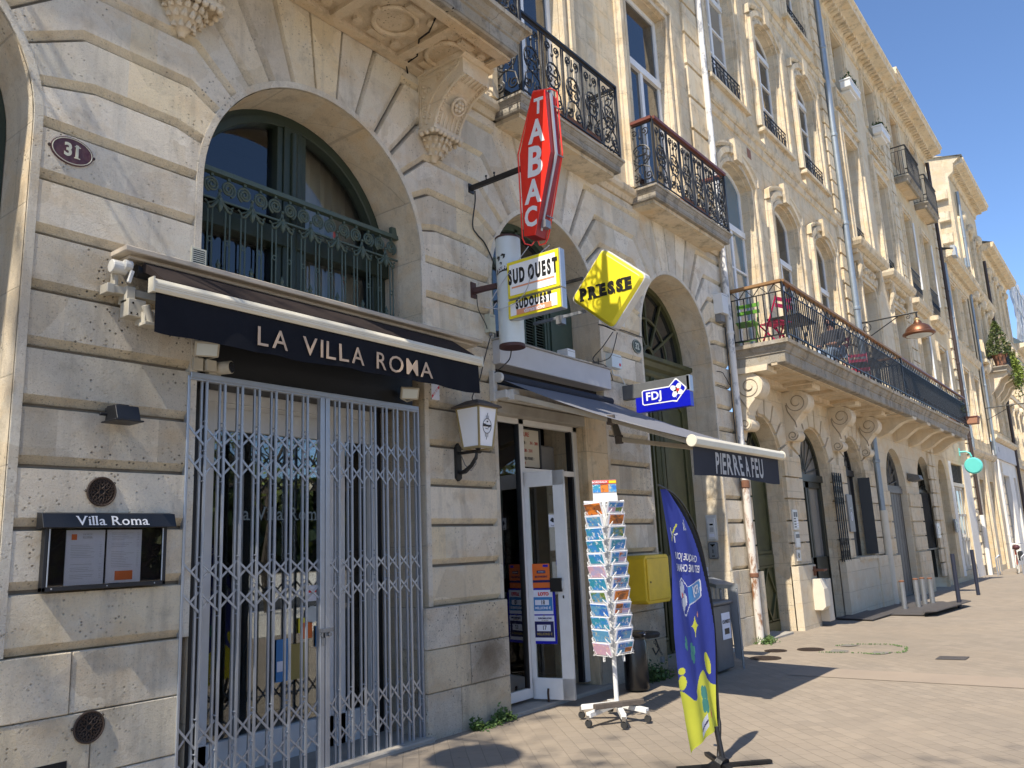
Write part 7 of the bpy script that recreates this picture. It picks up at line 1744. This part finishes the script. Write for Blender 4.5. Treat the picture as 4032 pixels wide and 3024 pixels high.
hd_.obox(Mh @ Matrix.Translation((0, .01, -.03)), .24, .012, .06); hd_.obox(Mh @ Matrix.Translation((0, .02, .06)), .235, .004, .19)
hd_.mat('sign_red').obox(Mh @ Matrix.Translation((0, .014, .135)), .235, .004, .036); hd_.mat('sign_yellow').obox(Mh @ Matrix.Translation((.08, .011, .135)), .07, .002, .024)
for i, m in enumerate(('card_azure', 'card_sunset', 'card_blue')): hd_.mat(m).obox(Mh @ Matrix.Translation((-.078+i*.078, .014, .075)), .076, .003, .078)
hd_.mat('letter_white').text('BORDEAUX', Mh @ Matrix.Translation((-.045, .009, .135)) @ Matrix.Rotation(pi/2, 4, 'X'), .026, bold=.0008, sx=1.1); hd_.build('header', ps)
random.seed(21)
cards = ['card_blue', 'card_azure', 'card_sunset', 'card_mix', 'card_green', 'card_blue', 'card_azure', 'card_mix', 'card_pink']
rowz = [.575+i*.118 for i in range(12)]
facesA = [R_(168), R_(256), R_(346), R_(76)]
left_seq = ['card_sunset', 'card_blue', 'card_azure', 'card_azure', 'card_azure', 'card_pink', 'card_azure', 'card_green', 'card_blue', 'card_azure', 'card_blue', 'card_pink'][::-1]
right_seq = ['card_mix', 'card_sunset', 'card_green', 'card_azure', 'card_mix', 'card_blue', 'card_mix', 'card_sunset', 'card_mix', 'card_azure', 'card_blue', 'card_mix'][::-1]
for fi, a in enumerate(facesA):
    o = Vector((math.cos(a), math.sin(a), 0)); s_ = Vector((-o.y, o.x, 0)); zoff = .012*fi
    wr = B().mat('white_plastic')
    for ri, z in enumerate(rowz):
        base = Vector((PX, PY, z+zoff))+o*.135; top = base+o*.036+s_*random.gauss(0, .0022)+Vector((0, 0, .115)); tilt = (top-base).normalized(); s_ = s_-tilt*s_.dot(tilt); s_.normalize()
        M = Matrix.Translation(base) @ Matrix((s_, tilt, s_.cross(tilt))).transposed().to_4x4()
        seq = left_seq if fi == 0 else right_seq if fi == 1 else cards
        cbk = B().mat('paper').obox(M @ Matrix.Translation((0, .062, 0)), .212, .114, .006)
        m = seq[ri % len(seq)]
        if fi == 1 or random.random() < .3:
            if m == 'card_mix':
                for cx_ in (-.048, .048):
                    for cy_ in (.038, .084): cbk.mat(random.choice(cards)).obox(M @ Matrix.Translation((cx_, cy_, .004)), .090, .042, .003)
            else: cbk.mat(m).obox(M @ Matrix.Translation((0, .062, .004)), .180, .088, .003)
        else: cbk.mat(m).obox(M @ Matrix.Translation((0, .062, .004)), .208, .108, .003)
        if fi < 2: cbk.build('postcard', ps)
        else: cbk.build('postcard', ps)
        wp = lambda x, y, d: M @ Vector((x, y, d))
        for x in (-.112, .112): wr.tube([wp(x, .118, -.004), wp(x, 0, -.004), wp(x, 0, .024), wp(x*.62, .050, .026), wp(x*.62, 0, .02)], .0038, 4)
        wr.tube([wp(-.112, 0, .012), wp(.112, 0, .012)], .003, 4); wr.tube([wp(-.112, .10, -.004), (PX-.0+o.x*.02, PY+o.y*.02, z+.10), wp(.112, .10, -.004)], .003, 4)
    wr.build('wire_rack', ps)
b = B().mat('white_plastic')
for a in facesA: b.tube([(PX, PY, .575), (PX+.12*math.cos(a), PY+.12*math.sin(a), .575), (PX+.125*math.cos(a), PY+.125*math.sin(a), .52), (PX+.14*math.cos(a), PY+.14*math.sin(a), .52), (PX+.14*math.cos(a), PY+.14*math.sin(a), .56)], .006, 5)
b.build('hook', ps)
# ---- bin, barrier, grey bin, horse ring
t = thing('litter_bin', 'shiny black cylindrical litter bin beside the postcard stand', 'bin', (8.42, -.44, 0))
b = B().mat('bin_black'); b.lathe([(.13, .0), (.135, .02), (.135, .50), (.125, .52), (.125, .56), (.135, .57), (.14, .60), (.12, .62)], (8.42, -.44, 0), 28); b.build('body', t, smooth=True); B().mat('paper').box(8.40, 8.43, -.581, -.578, .585, .595).build('label', t)
t = thing('crowd_barrier', 'grey steel crowd barrier leaning by the olive door, wrapped in grey tape', 'barrier', (10.4, -.7, gz(10)))
b = B().mat('steel_grey'); P0, P1 = Vector((10.42, -.86, 0)), Vector((11.2, .02, 0))
for off in (0, .22):
    o_ = Vector((.0, off, 0)); p0 = P0+o_; p1 = P1+o_
    b.tube([p0+Vector((0, 0, gz(10))), p0+Vector((0, 0, .94)), p0+(p1-p0)*.04+Vector((0, 0, 1.0)), p1+Vector((0, 0, 1.10)), p1+Vector((0, 0, 0))], .017, 8)
    b.tube([p0+Vector((0, 0, .22)), p1+Vector((0, 0, .22))], .012, 6); b.tube([p0+Vector((0, 0, .62)), p1+Vector((0, 0, .62))], .008, 6)
    for i in range(1, 9): q = p0.lerp(p1, i/9); b.cyl(q+Vector((0, 0, .22)), q+Vector((0, 0, 1.0)), .006, n=5)
b.build('frame', t)
b = B().mat('galvanised')
for zt_ in (1.02,):
    q = [P0+Vector((-.02, -.03, 1.01)), P0+Vector((-.02, .27, 1.01)), P1+Vector((0, .27, 1.12)), P1+Vector((0, -.03, 1.12))]; b.add(q+[v_-Vector((0, 0, .05)) for v_ in q], [[0, 1, 2, 3], [4, 5, 1, 0], [5, 6, 2, 1], [7, 4, 0, 3]])
b.add([P0+Vector((-.02, .0, 1.0)), P0+Vector((-.02, .12, 1.0)), P0+Vector((.0, .10, .10)), P0+Vector((.0, .0, .06))], [[0, 1, 2, 3]]); b.build('tape_wrap', t)
t = thing('wheeled_bin', 'grey bin with a black and white notice behind the feather flag', 'bin', (10.05, -.55, gz(10)))
b = B().mat('grey_bin'); b.prism([(9.80, 0), (10.28, 0), (10.32, .78), (9.76, .78)], -.80, -.38); b.box(9.74, 10.34, -.83, -.35, .78, .83); b.build('body', t, bevel=.015); b = B().mat('paper').box(10.0, 10.25, -.806, -.801, .36, .68); b.mat('letter_black').text('OUVERT', MXZ(10.125, -.808, .57), .06, bold=.002); b.box(10.06, 10.2, -.808, -.806, .42, .49); b.build('notice', t)
b = B().mat('iron_rail'); x, y = 9.25, -.16
b.lathe([(.02, .44), (.14, .46), (.15, .50), (.13, .52)], (x, y, 0), 20); b.tube([(x, y-.10, .44), (x+.04, y-.12, .32), (x-.02, y-.1, .26), (x-.05, y-.08, .34)], .012, 6)
for i in range(9): b.tube([(x+.15+i*.022+.012*math.cos(a)*(1 if i % 2 else .3), y+.012*math.cos(a)*(.3 if i % 2 else 1), .38-.02*i+.0+.016*math.sin(a)) for a in [2*pi*k/8 for k in range(8)]], .004, 4, closed=True)
b.mat('galvanised').box(x+.30, x+.35, y-.02, y+.02, .12, .19); tag(b.build('chained_stool', bevel=.003), 'small round iron shelf with a chain and padlock behind the litter bin', 'stand')
# ---- feather flag, seen from the back
fl = thing('feather_flag', 'blue and yellow feather flag with mirrored FDJ badge standing on the pavement', 'flag', (5.87, -2.55, 0))
FY = -2.50
polep = [(5.868, .0), (5.93, .14), (5.975, .27), (6.0, .5), (6.018, .78), (6.018, 1.02), (6.0, 1.27), (5.95, 1.50), (5.862, 1.68), (5.72, 1.83), (5.567, 1.925), (5.44, 1.965), (5.31, 1.995)]
def catm(P, m=5):
    out = []
    for i in range(len(P)-1):
        p0, p1, p2, p3 = [Vector(P[max(0, min(len(P)-1, j))]) for j in (i-1, i, i+1, i+2)]
        for k in range(m): t = k/m; out.append(.5*((2*p1)+(p2-p0)*t+(2*p0-5*p1+4*p2-p3)*t*t+(3*p1-p0-3*p2+p3)*t**3))
    out.append(Vector(P[-1])); return out
pc = catm(polep)
FYf = lambda z: FY-.03*max(0, .4-z)
B().mat('iron_black').tube([(p.x, FYf(p.y), p.y) for p in pc], [.014 if p.y < .3 else .007 for p in pc], 8).build('pole', fl, smooth=True)
b = B().mat('iron_black'); b.cyl((5.865, FYf(0)-.05, .0), (5.90, FYf(.1), .26), .020, n=10); b.cyl((5.865, FYf(0)-.05, .0), (5.875, FYf(0), .02), .06, n=14)
b.bar((5.60, FYf(0)-.30, .012), (6.12, FYf(0)+.20, .012), .04, .02); b.bar((5.62, FYf(0)+.20, .012), (6.12, FYf(0)-.30, .012), .04, .02); b.mat('galvanised').cyl((5.90, FYf(.1)-.03, .13), (5.90, FYf(.1)+.03, .13), .008, n=6); b.build('ground_cross', fl)
right = [p for p in pc if p.y > .28]
def lx_(z): 
    K = [(.20, 5.50), (.26, 5.50), (.6, 5.42), (.957, 5.375), (1.2, 5.375), (1.475, 5.408), (1.75, 5.37), (1.97, 5.335), (2.1, 5.32)]
    for (z0, x0), (z1, x1) in zip(K, K[1:]):
        if z <= z1: return x0+(x1-x0)*(z-z0)/(z1-z0)
    return 5.32
def inpoly(x, z, P):
    c = False; j = len(P)-1
    for i in range(len(P)):
        if (P[i][1] > z) != (P[j][1] > z) and x < (P[j][0]-P[i][0])*(z-P[i][1])/(P[j][1]-P[i][1])+P[i][0]: c = not c
        j = i
    return c
def ell(x, z, cx, cz, rx, rz, rot=0):
    a = R_(rot); dx, dz = x-cx, z-cz; return ((dx*math.cos(a)+dz*math.sin(a))/rx)**2+((-dx*math.sin(a)+dz*math.cos(a))/rz)**2 < 1
BADGE = [(.205, .085), (.19, .10), (-.02, .055), (-.09, .125), (-.13, .10), (-.165, .02), (-.165, -.05), (-.11, -.145), (-.075, -.15), (-.01, -.075), (.185, -.035), (.205, -.02)]
def seg(x, z, x0, z0, a, l, w=.0065):
    dx, dz = math.cos(R_(a))*.7, math.sin(R_(a)); n = math.hypot(dx, dz); dx /= n; dz /= n; t = (x-x0)*dx+(z-z0)*dz; return abs(t) < l/2 and abs((x-x0)*-dz+(z-z0)*dx) < w
def fcol(u, z, x=0):      # u in 0..1 across; x along the wall
    wave = .53+.045*math.cos(u*11.5)*(u < .33)-.0*(u)+.135*math.exp(-((u-.62)/.20)**2)
    if z < wave:
        for k in range(4):
            if ell(x, z, 5.755+.028*math.cos(R_(40+90*k)), .475+.058*math.sin(R_(40+90*k)), .030, .050, 0): return 'flag_green'
        if ell(x, z, 5.835, .365, .020, .030): return 'sign_red'
        if 5.66 < x < 5.765 and .265+(x-5.66)*.35 < z < .345+(x-5.66)*.35: return 'sign_navy' if .295+(x-5.66)*.35 < z < .310+(x-5.66)*.35 else 'flag_white'
        return 'flag_yellow'
    if ell(x, z, 5.90, .70, .035, .085, 20) or ell(x, z, 5.445, .705, .035, .025) or ell(x, z, 5.45, .625, .040, .05): return 'flag_yellow'
    for cx, cz, r in ((5.515, .885, .036), (5.655, .80, .052)):
        for k in range(4):
            if ell(x, z, cx+r*.45*math.cos(R_(20+90*k)), cz+r*.85*math.sin(R_(20+90*k)), r*.42, r*.62): return 'flag_green'
    def star(cx, cz, r): dx, dz = abs(x-cx)/(r*.6), abs(z-cz)/r; return dx**.6+dz**.6 < 1
    if star(5.715, .985, .085): return 'flag_yellow'
    if star(5.765, 1.06, .032): return 'sign_salmon'
    bx, bz = x-5.68, z-1.21
    if inpoly(bx*1.1, bz, BADGE):
        if ell(bx, bz, -.10, -.0, .014, .02): return 'sign_red'
        for a in (75, 150, 265, 330):
            if ell(bx, bz, -.095+.035*math.cos(R_(a)), -.005+.060*math.sin(R_(a)), .024, .046, 0): return 'flag_white'
        if not inpoly(bx*1.18+.004, bz*1.10, BADGE): return 'flag_white'
        return 'sign_sky' if bx > -.02 else 'flag_blue'
    for x0, z0, a, l, m in ((5.525, 1.685, 60, .07, 'flag_yellow'), (5.49, 1.665, -60, .06, 'flag_white'), (5.50, 1.62, 60, .05, 'flag_yellow'), (5.535, 1.61, -75, .05, 'flag_white'), (5.545, 1.645, 10, .03, 'flag_white'), (5.61, 1.70, -65, .06, 'flag_white'), (5.64, 1.72, 75, .06, 'flag_white'), (5.655, 1.68, 20, .03, 'flag_white')):
        if seg(x, z, x0, z0, a, l): return m
    return 'flag_blue'
nz, nu = 330, 90; vs = []; cols_ = []; v_ = B()
def fy(u, z): return FYf(z)+.016*math.sin(u*7+z*4)*(1-abs(u-.5))+.010*math.sin(u*15+z*2.5)+.010*math.sin(z*9+u*3)*u*(1-u)*2
zs_ = []
for j in range(nz+1):
    t = j/nz; z = .25+t*(1.965-.25); zs_.append(z)
    xr = min([p for p in right], key=lambda p: abs(p.y-z)).x
    # interpolate along the pole
    for a, c in zip(right, right[1:]):
        if a.y <= z <= c.y: xr = a.x+(c.x-a.x)*(z-a.y)/max(1e-6, c.y-a.y); break
    xl = min(lx_(z), xr-.004)
    for i in range(nu+1):
        u = i/nu; zz = z+((.10*(1-u)**1.0*0-.10*(1-u)**2) if j == 0 else (-.10*(1-u)**2*max(0, 1-t*9)))
        vs.append((xl+(xr-xl)*u, fy(u, z), zz))
b = B(); w = nu+1
for j in range(nz):
    for i in range(nu): pass
b.v = vs
for j in range(nz):
    for i in range(nu):
        u = (i+.5)/nu; z = (zs_[j]+zs_[j+1])/2
        va = b.v[j*w+i]; m = 'fabric_black' if u > 1-max(.035, min(.30, .035+.30*max(0, z-.95)**1.2)) else fcol(u, z, va[0])
        b.f.append([j*w+i, (j+1)*w+i, (j+1)*w+i+1, j*w+i+1]); b.m.append(m); b.t.append(.5)
fo = b.build('banner', fl, smooth=True)
# printing on the flag: shapes laid 3 mm in front of the cloth, following it
def fp(x, z, d=.004):
    xr = 6.0
    for a, c in zip(right, right[1:]):
        if a.y <= z <= c.y: xr = a.x+(c.x-a.x)*(z-a.y)/max(1e-6, c.y-a.y); break
    xl = lx_(z); u = (x-xl)/max(.01, xr-xl); return (x, fy(min(1, max(0, u)), z)-d, z)
def follow(bb, d=.004):
    bb.v = [fp(x, z, d-y) for x, y, z in bb.v]; return bb
pr = B(); pr.mat('flag_white')
Mm = lambda x, z, s_=1: Matrix.Translation((x, 0, z)) @ Matrix(((-1, .06, 0, 0), (0, 0, 1, 0), (0, 1, 0, 0), (0, 0, 0, 1)))
Mr = lambda x, z, a: Matrix.Translation((x, 0, z)) @ Matrix.Rotation(R_(a), 4, 'Y') @ Matrix(((-1, 0, 0, 0), (0, 0, 1, 0), (0, 1, 0, 0), (0, 0, 0, 1)))
pr.text('CHAQUE JOUR', Mr(5.66, 1.475, 8), .066, bold=.0014, sx=.70, ext=0); pr.text('EST UNE CHANCE', Mr(5.665, 1.395, 5), .072, bold=.0016, sx=.62, ext=0)
pr.text('FDJ', Mr(5.765, 1.235, -8), .085, bold=.002, sx=.85, ext=0)
follow(pr, .007); pr.build('print', fo)
# ---- posts, plates and ramp, bicycle
def gpost(x, y, h, r, m, label, top=None, g=None, nm='bollard'):
    b = B().mat(m); b.cyl((x, y, gz(x)-.02), (x, y, gz(x)+h), r, n=14)
    if top: b.mat(top).lathe([(r*1.05, -.02), (r*1.1, 0), (r*.7, .015)], (x, y, gz(x)+h), 12)
    tag(b.build(nm, smooth=True), label, 'bollard', g)
gpost(20.3, -1.70, 1.15, .045, 'navy_post', 'slim dark blue bollard at the end of the steel plates, nearer of two', g='slim dark bollards'); gpost(24.6, -1.42, 1.15, .045, 'navy_post', 'slim dark blue bollard farther away near the white wall, farther of two', g='slim dark bollards')
for i, (x, y, h) in enumerate(((19.5, -.78, .62), (20.0, -.95, .64), (20.8, -.92, .62), (21.1, -1.02, .60))):
    gpost(x, y, h, .055, 'steel_grey', ['first short grey pipe post with a rusty top, on the steel plates', 'second short grey pipe post, beside the white knob', 'third short grey pipe post with a broad rusty cap', 'fourth short grey pipe post, rearmost on the plates'][i], 'rust', 'short pipe posts on the steel plates')
def plate(pts, z, h, lab):
    b = B().mat('steel_plate'); n = len(pts); b.prism(pts, z, z+h, 'XY'); tag(b.build('steel_plate'), lab, 'steel plate')
plate([(18.3, -.15), (18.2, -1.4), (20.6, -1.55), (21.6, -1.15), (21.2, -.4)], gz(20)+.03, .015, 'large dark steel plate lying on the pavement around the short posts')
plate([(19.2, -1.25), (18.0, -1.45), (18.2, -1.65), (20.8, -1.85), (21.2, -1.62)], gz(20)+.10, .02, 'raised dark steel strip on the street side of the large plate')
plate([(17.2, .0), (17.0, -.75), (18.4, -.8), (19.0, -.1)], gz(17)+.02, .015, 'dark steel sheet in the shade against the wall of the third house')
bk = thing('bicycle', 'orange-red bicycle with cream tyres and a black pannier leaning far along the pavement', 'bicycle', (37.2, -.75, gz(37)))
gx = gz(37)
def wheel(x, y, r=.34):
    o_ = B().mat('tyre_cream').tube([(x+r*math.cos(a), y+.0, gx+r+r*math.sin(a)) for a in [2*pi*k/24 for k in range(24)]], .024, 6, closed=True)
    for i in range(12): a = 2*pi*i/12; o_.mat('chrome').bar((x, y, gx+r), (x+r*math.cos(a), y, gx+r+r*math.sin(a)), .004, .004)
    o_.build('wheel', bk)
bx, by = 37.0, -.95
wheel(bx, by); wheel(bx+1.05, by+.12)
b = B().mat('bike_red'); b.tube([(bx, by, gx+.34), (bx+.10, by+.01, gx+.72), (bx+.16, by+.02, gx+.95)], .022, 8); b.tube([(bx+.13, by, gx+.80), (bx+.50, by+.06, gx+.32)], .026, 8); b.tube([(bx+.50, by+.06, gx+.32), (bx+.42, by+.05, gx+.88)], .018, 8); b.tube([(bx+.50, by+.06, gx+.32), (bx+1.05, by+.12, gx+.34)], .014, 6); b.tube([(bx+.44, by+.05, gx+.75), (bx+1.05, by+.12, gx+.34)], .012, 6); b.build('frame', bk)
b = B().mat('chrome'); b.tube([(bx+.16, by+.02, gx+.95), (bx+.18, by+.02, gx+1.08)], .014, 6); b.tube([(bx+.30, by-.26, gx+1.12), (bx+.18, by-.1, gx+1.10), (bx+.18, by+.14, gx+1.10), (bx+.30, by+.30, gx+1.12)], .011, 6); b.build('handlebar', bk)
B().mat('leather').prism([(bx+.28, gx+.90), (bx+.60, gx+.92), (bx+.62, gx+.97), (bx+.30, gx+.95)], by-.02, by+.12).build('saddle', bk, bevel=.01)
B().mat('rubber').box(bx+.62, bx+1.2, by-.12, by+.0, gx+.45, gx+.82).build('pannier', bk, bevel=.04)
b = B().mat('enamel_maroon').sphere((bx+.02, by-.05, gx+.98), .13, 12, .8); tag(b.build('helmet'), 'dark maroon helmet hanging at the front of the bicycle', 'helmet')
for x, y, lab in ((36.2, -1.2, 'low grey hoop stand in front of the bicycle wheel, nearer one'), (36.8, -1.45, 'low grey hoop stand beside the bicycle, farther one'), (35.6, -.45, 'low grey hoop stand against the white wall')):
    b = B().mat('galvanised'); b.tube([(x, y, gz(36)), (x, y, gz(36)+.62), (x+.08, y-.1, gz(36)+.72), (x+.5, y-.1, gz(36)+.72), (x+.58, y, gz(36)+.62), (x+.58, y, gz(36))], .024, 8); tag(b.build('bicycle_stand'), lab, 'bicycle stand', 'hoop bicycle stands')
# ---- covers and patches in the paving
def cover(x, y, r, lab, m='cast_iron'):
    z = gz(x)+.006; b = B().mat(m); b.lathe([(r, 0), (r, .004), (r*.93, .006), (r*.9, .003), (.001, .003)], (x, y, z), 28)
    for i in range(-5, 6):
        w_ = math.sqrt(max(.0, (r*.85)**2-(i*r*.15)**2)); b.box(x-w_, x+w_, y+i*r*.15-.006, y+i*r*.15+.006, z+.003, z+.007)
    tag(b.build('manhole_cover'), lab, 'manhole cover')
cover(11.4, -.77, .21, 'oval-looking rusty round cover at the edge of the awning shadow'); cover(12.5, -1.03, .19, 'round rusty cover farther along, nearer the olive diamond door'); cover(12.2, -.62, .16, 'small dark round cover between the two rusty covers')
b = B().mat('steel_plate').prism([(12.0, -2.78), (12.3, -2.78), (12.35, -3.12), (12.05, -3.12)], gz(12)+.005, gz(12)+.009, 'XY'); tag(b.build('inspection_plate'), 'small grey rectangular plate set flush in the open paving', 'plate')
for k, pts in enumerate(([(12.3, -1.35), (12.6, -1.33), (12.55, -1.55), (12.35, -1.6)], [(12.2, -1.95), (12.5, -1.9), (12.55, -2.15), (12.3, -2.1)], [(13.0, -1.30), (13.2, -1.32), (13.15, -1.55), (13.0, -1.45)])):
    tag(B().mat('patch').prism(pts, gz(12)+.004, gz(12)+.007, 'XY').build('paving_patch'), None, kind='structure')
# ---- weeds
def weeds(name, fn, n, lab, seed, size=.022, mat='leaf_green'):
    o_ = leafcloud(fn, n, mat, size, seed).build(name); tag(o_, lab, 'plant')
def w1(): x = random.uniform(5.95, 6.55); return (x, -.09-abs(random.gauss(0, .045)), abs(random.gauss(0, .035))*(1+.8*math.sin(x*14)))
weeds('weed_patch', w1, 900, 'low green weeds at the foot of the pier below the lantern', 1)
def w2(): return (9.15+random.gauss(0, .16), -.22+random.gauss(0, .08), gz(9)+abs(random.gauss(0, .07)))
weeds('weed_patch', w2, 700, 'leafy green weeds behind the black litter bin', 2, .03)
def w3(): return (13.05+random.gauss(0, .10), -.14+random.gauss(0, .07), gz(13)+abs(random.gauss(0, .05)))
weeds('weed_patch', w3, 500, 'green weeds around the foot of the peeling drainpipe', 3, .025)
lf = B().mat('leaf_green'); random.seed(8)
path = [(12.2, -1.25), (12.3, -1.6), (12.25, -2.0), (12.6, -2.3), (13.1, -2.2), (13.4, -1.9), (13.3, -1.5), (13.0, -1.2)]
for (x0, y0), (x1, y1) in zip(path, path[1:]):
    for k in range(22):
        t_ = random.random(); x, y = x0+(x1-x0)*t_+random.gauss(0, .015), y0+(y1-y0)*t_+random.gauss(0, .015); s_ = random.uniform(.006, .014); lf.ct = random.random()*.6; lf.add([(x-s_, y, gz(x)+.004), (x, y-s_, gz(x)+.012), (x+s_, y, gz(x)+.02), (x, y+s_, gz(x)+.012)], [[0, 1, 2, 3]])
tag(lf.build('moss'), kind='stuff')
# ---- trees of the quay behind the camera: they throw the dappled shade on the left pier
def tree(x, y, h, seed, lab, lean=(0, 0), DEP=6):
    random.seed(seed); t = thing('plane_tree', lab, 'tree', (x, y, 0), 'plane trees along the quay'); b = B().mat('bark'); tips = []
    def grow(p, d, L_, r, k):
        q = p+d*L_; m_ = p.lerp(q, .5)+Vector((random.gauss(0, .05), random.gauss(0, .05), 0))*L_
        b.tube([p, m_, q], [r, r*.85, r*.68], 6 if k < 3 else 4)
        if k >= DEP: tips.append(q); return
        for i in range(2 if k else 4):
            nd = (d+Vector((random.gauss(0, .55), random.gauss(0, .55), random.gauss(.08, .3)))).normalized(); grow(q, nd, L_*random.uniform(.62, .85), r*.62, k+1)
        if k > 1: tips.append(q)
    grow(Vector((x, y, 0)), Vector((lean[0], lean[1], 1)).normalized(), h*.32, .16, 0)
    b.build('trunk', t, smooth=True)
    lf = B().mat('leaf_ivy')
    for q in tips:
        for k in range(7 if y > -10 else 3):
            p = q+Vector((random.gauss(0, .25), random.gauss(0, .25), random.gauss(0, .2))); d = Vector((random.gauss(0, 1), random.gauss(0, 1), random.gauss(0, 1))).normalized()*.07; e = d.orthogonal().normalized()*.05; lf.ct = random.random(); lf.add([p-d, p+e, p+d, p-e], [[0, 1, 2, 3]])
    lf.build('crown', t)
tree(-8.9, -2.7, 16, 5, 'tall plane tree behind the camera, nearest the wall', DEP=7)

for k, (x, y) in enumerate(((-2, -18), (3, -15), (8, -16), (12, -18), (16, -15.5), (21, -17), (27, -17), (34, -18))):
    tree(x, y, 8.5, 30+k, ['first', 'second', 'third', 'fourth', 'fifth', 'sixth', 'seventh', 'eighth'][k]+' plane tree of the row across the promenade, counted from the left end', DEP=6)

# far bank: a long belt of trees and pale quay houses that the window panes mirror
random.seed(77)
fw = B().mat('leaf_cypress')
for k in range(7000):
    x = random.uniform(-160, 220); h = 17+3*math.sin(x*.07)+2*math.sin(x*.21+1); z = h*random.random()**.7; y = -95+random.uniform(-5, 5)
    d = Vector((random.gauss(0, 1), random.gauss(0, 1), random.gauss(0, 1))).normalized()*1.3; e = d.orthogonal().normalized()*.9; fw.ct = random.random()
    fw.add([(x-d.x, y-d.y, z-d.z), (x+e.x, y+e.y, z+e.z), (x+d.x, y+d.y, z+d.z), (x-e.x, y-e.y, z-e.z)], [[0, 1, 2, 3]])
fw.mat('bark').box(-160, 220, -101, -100, -1, 13)
tag(fw.build('far_trees'), kind='stuff')
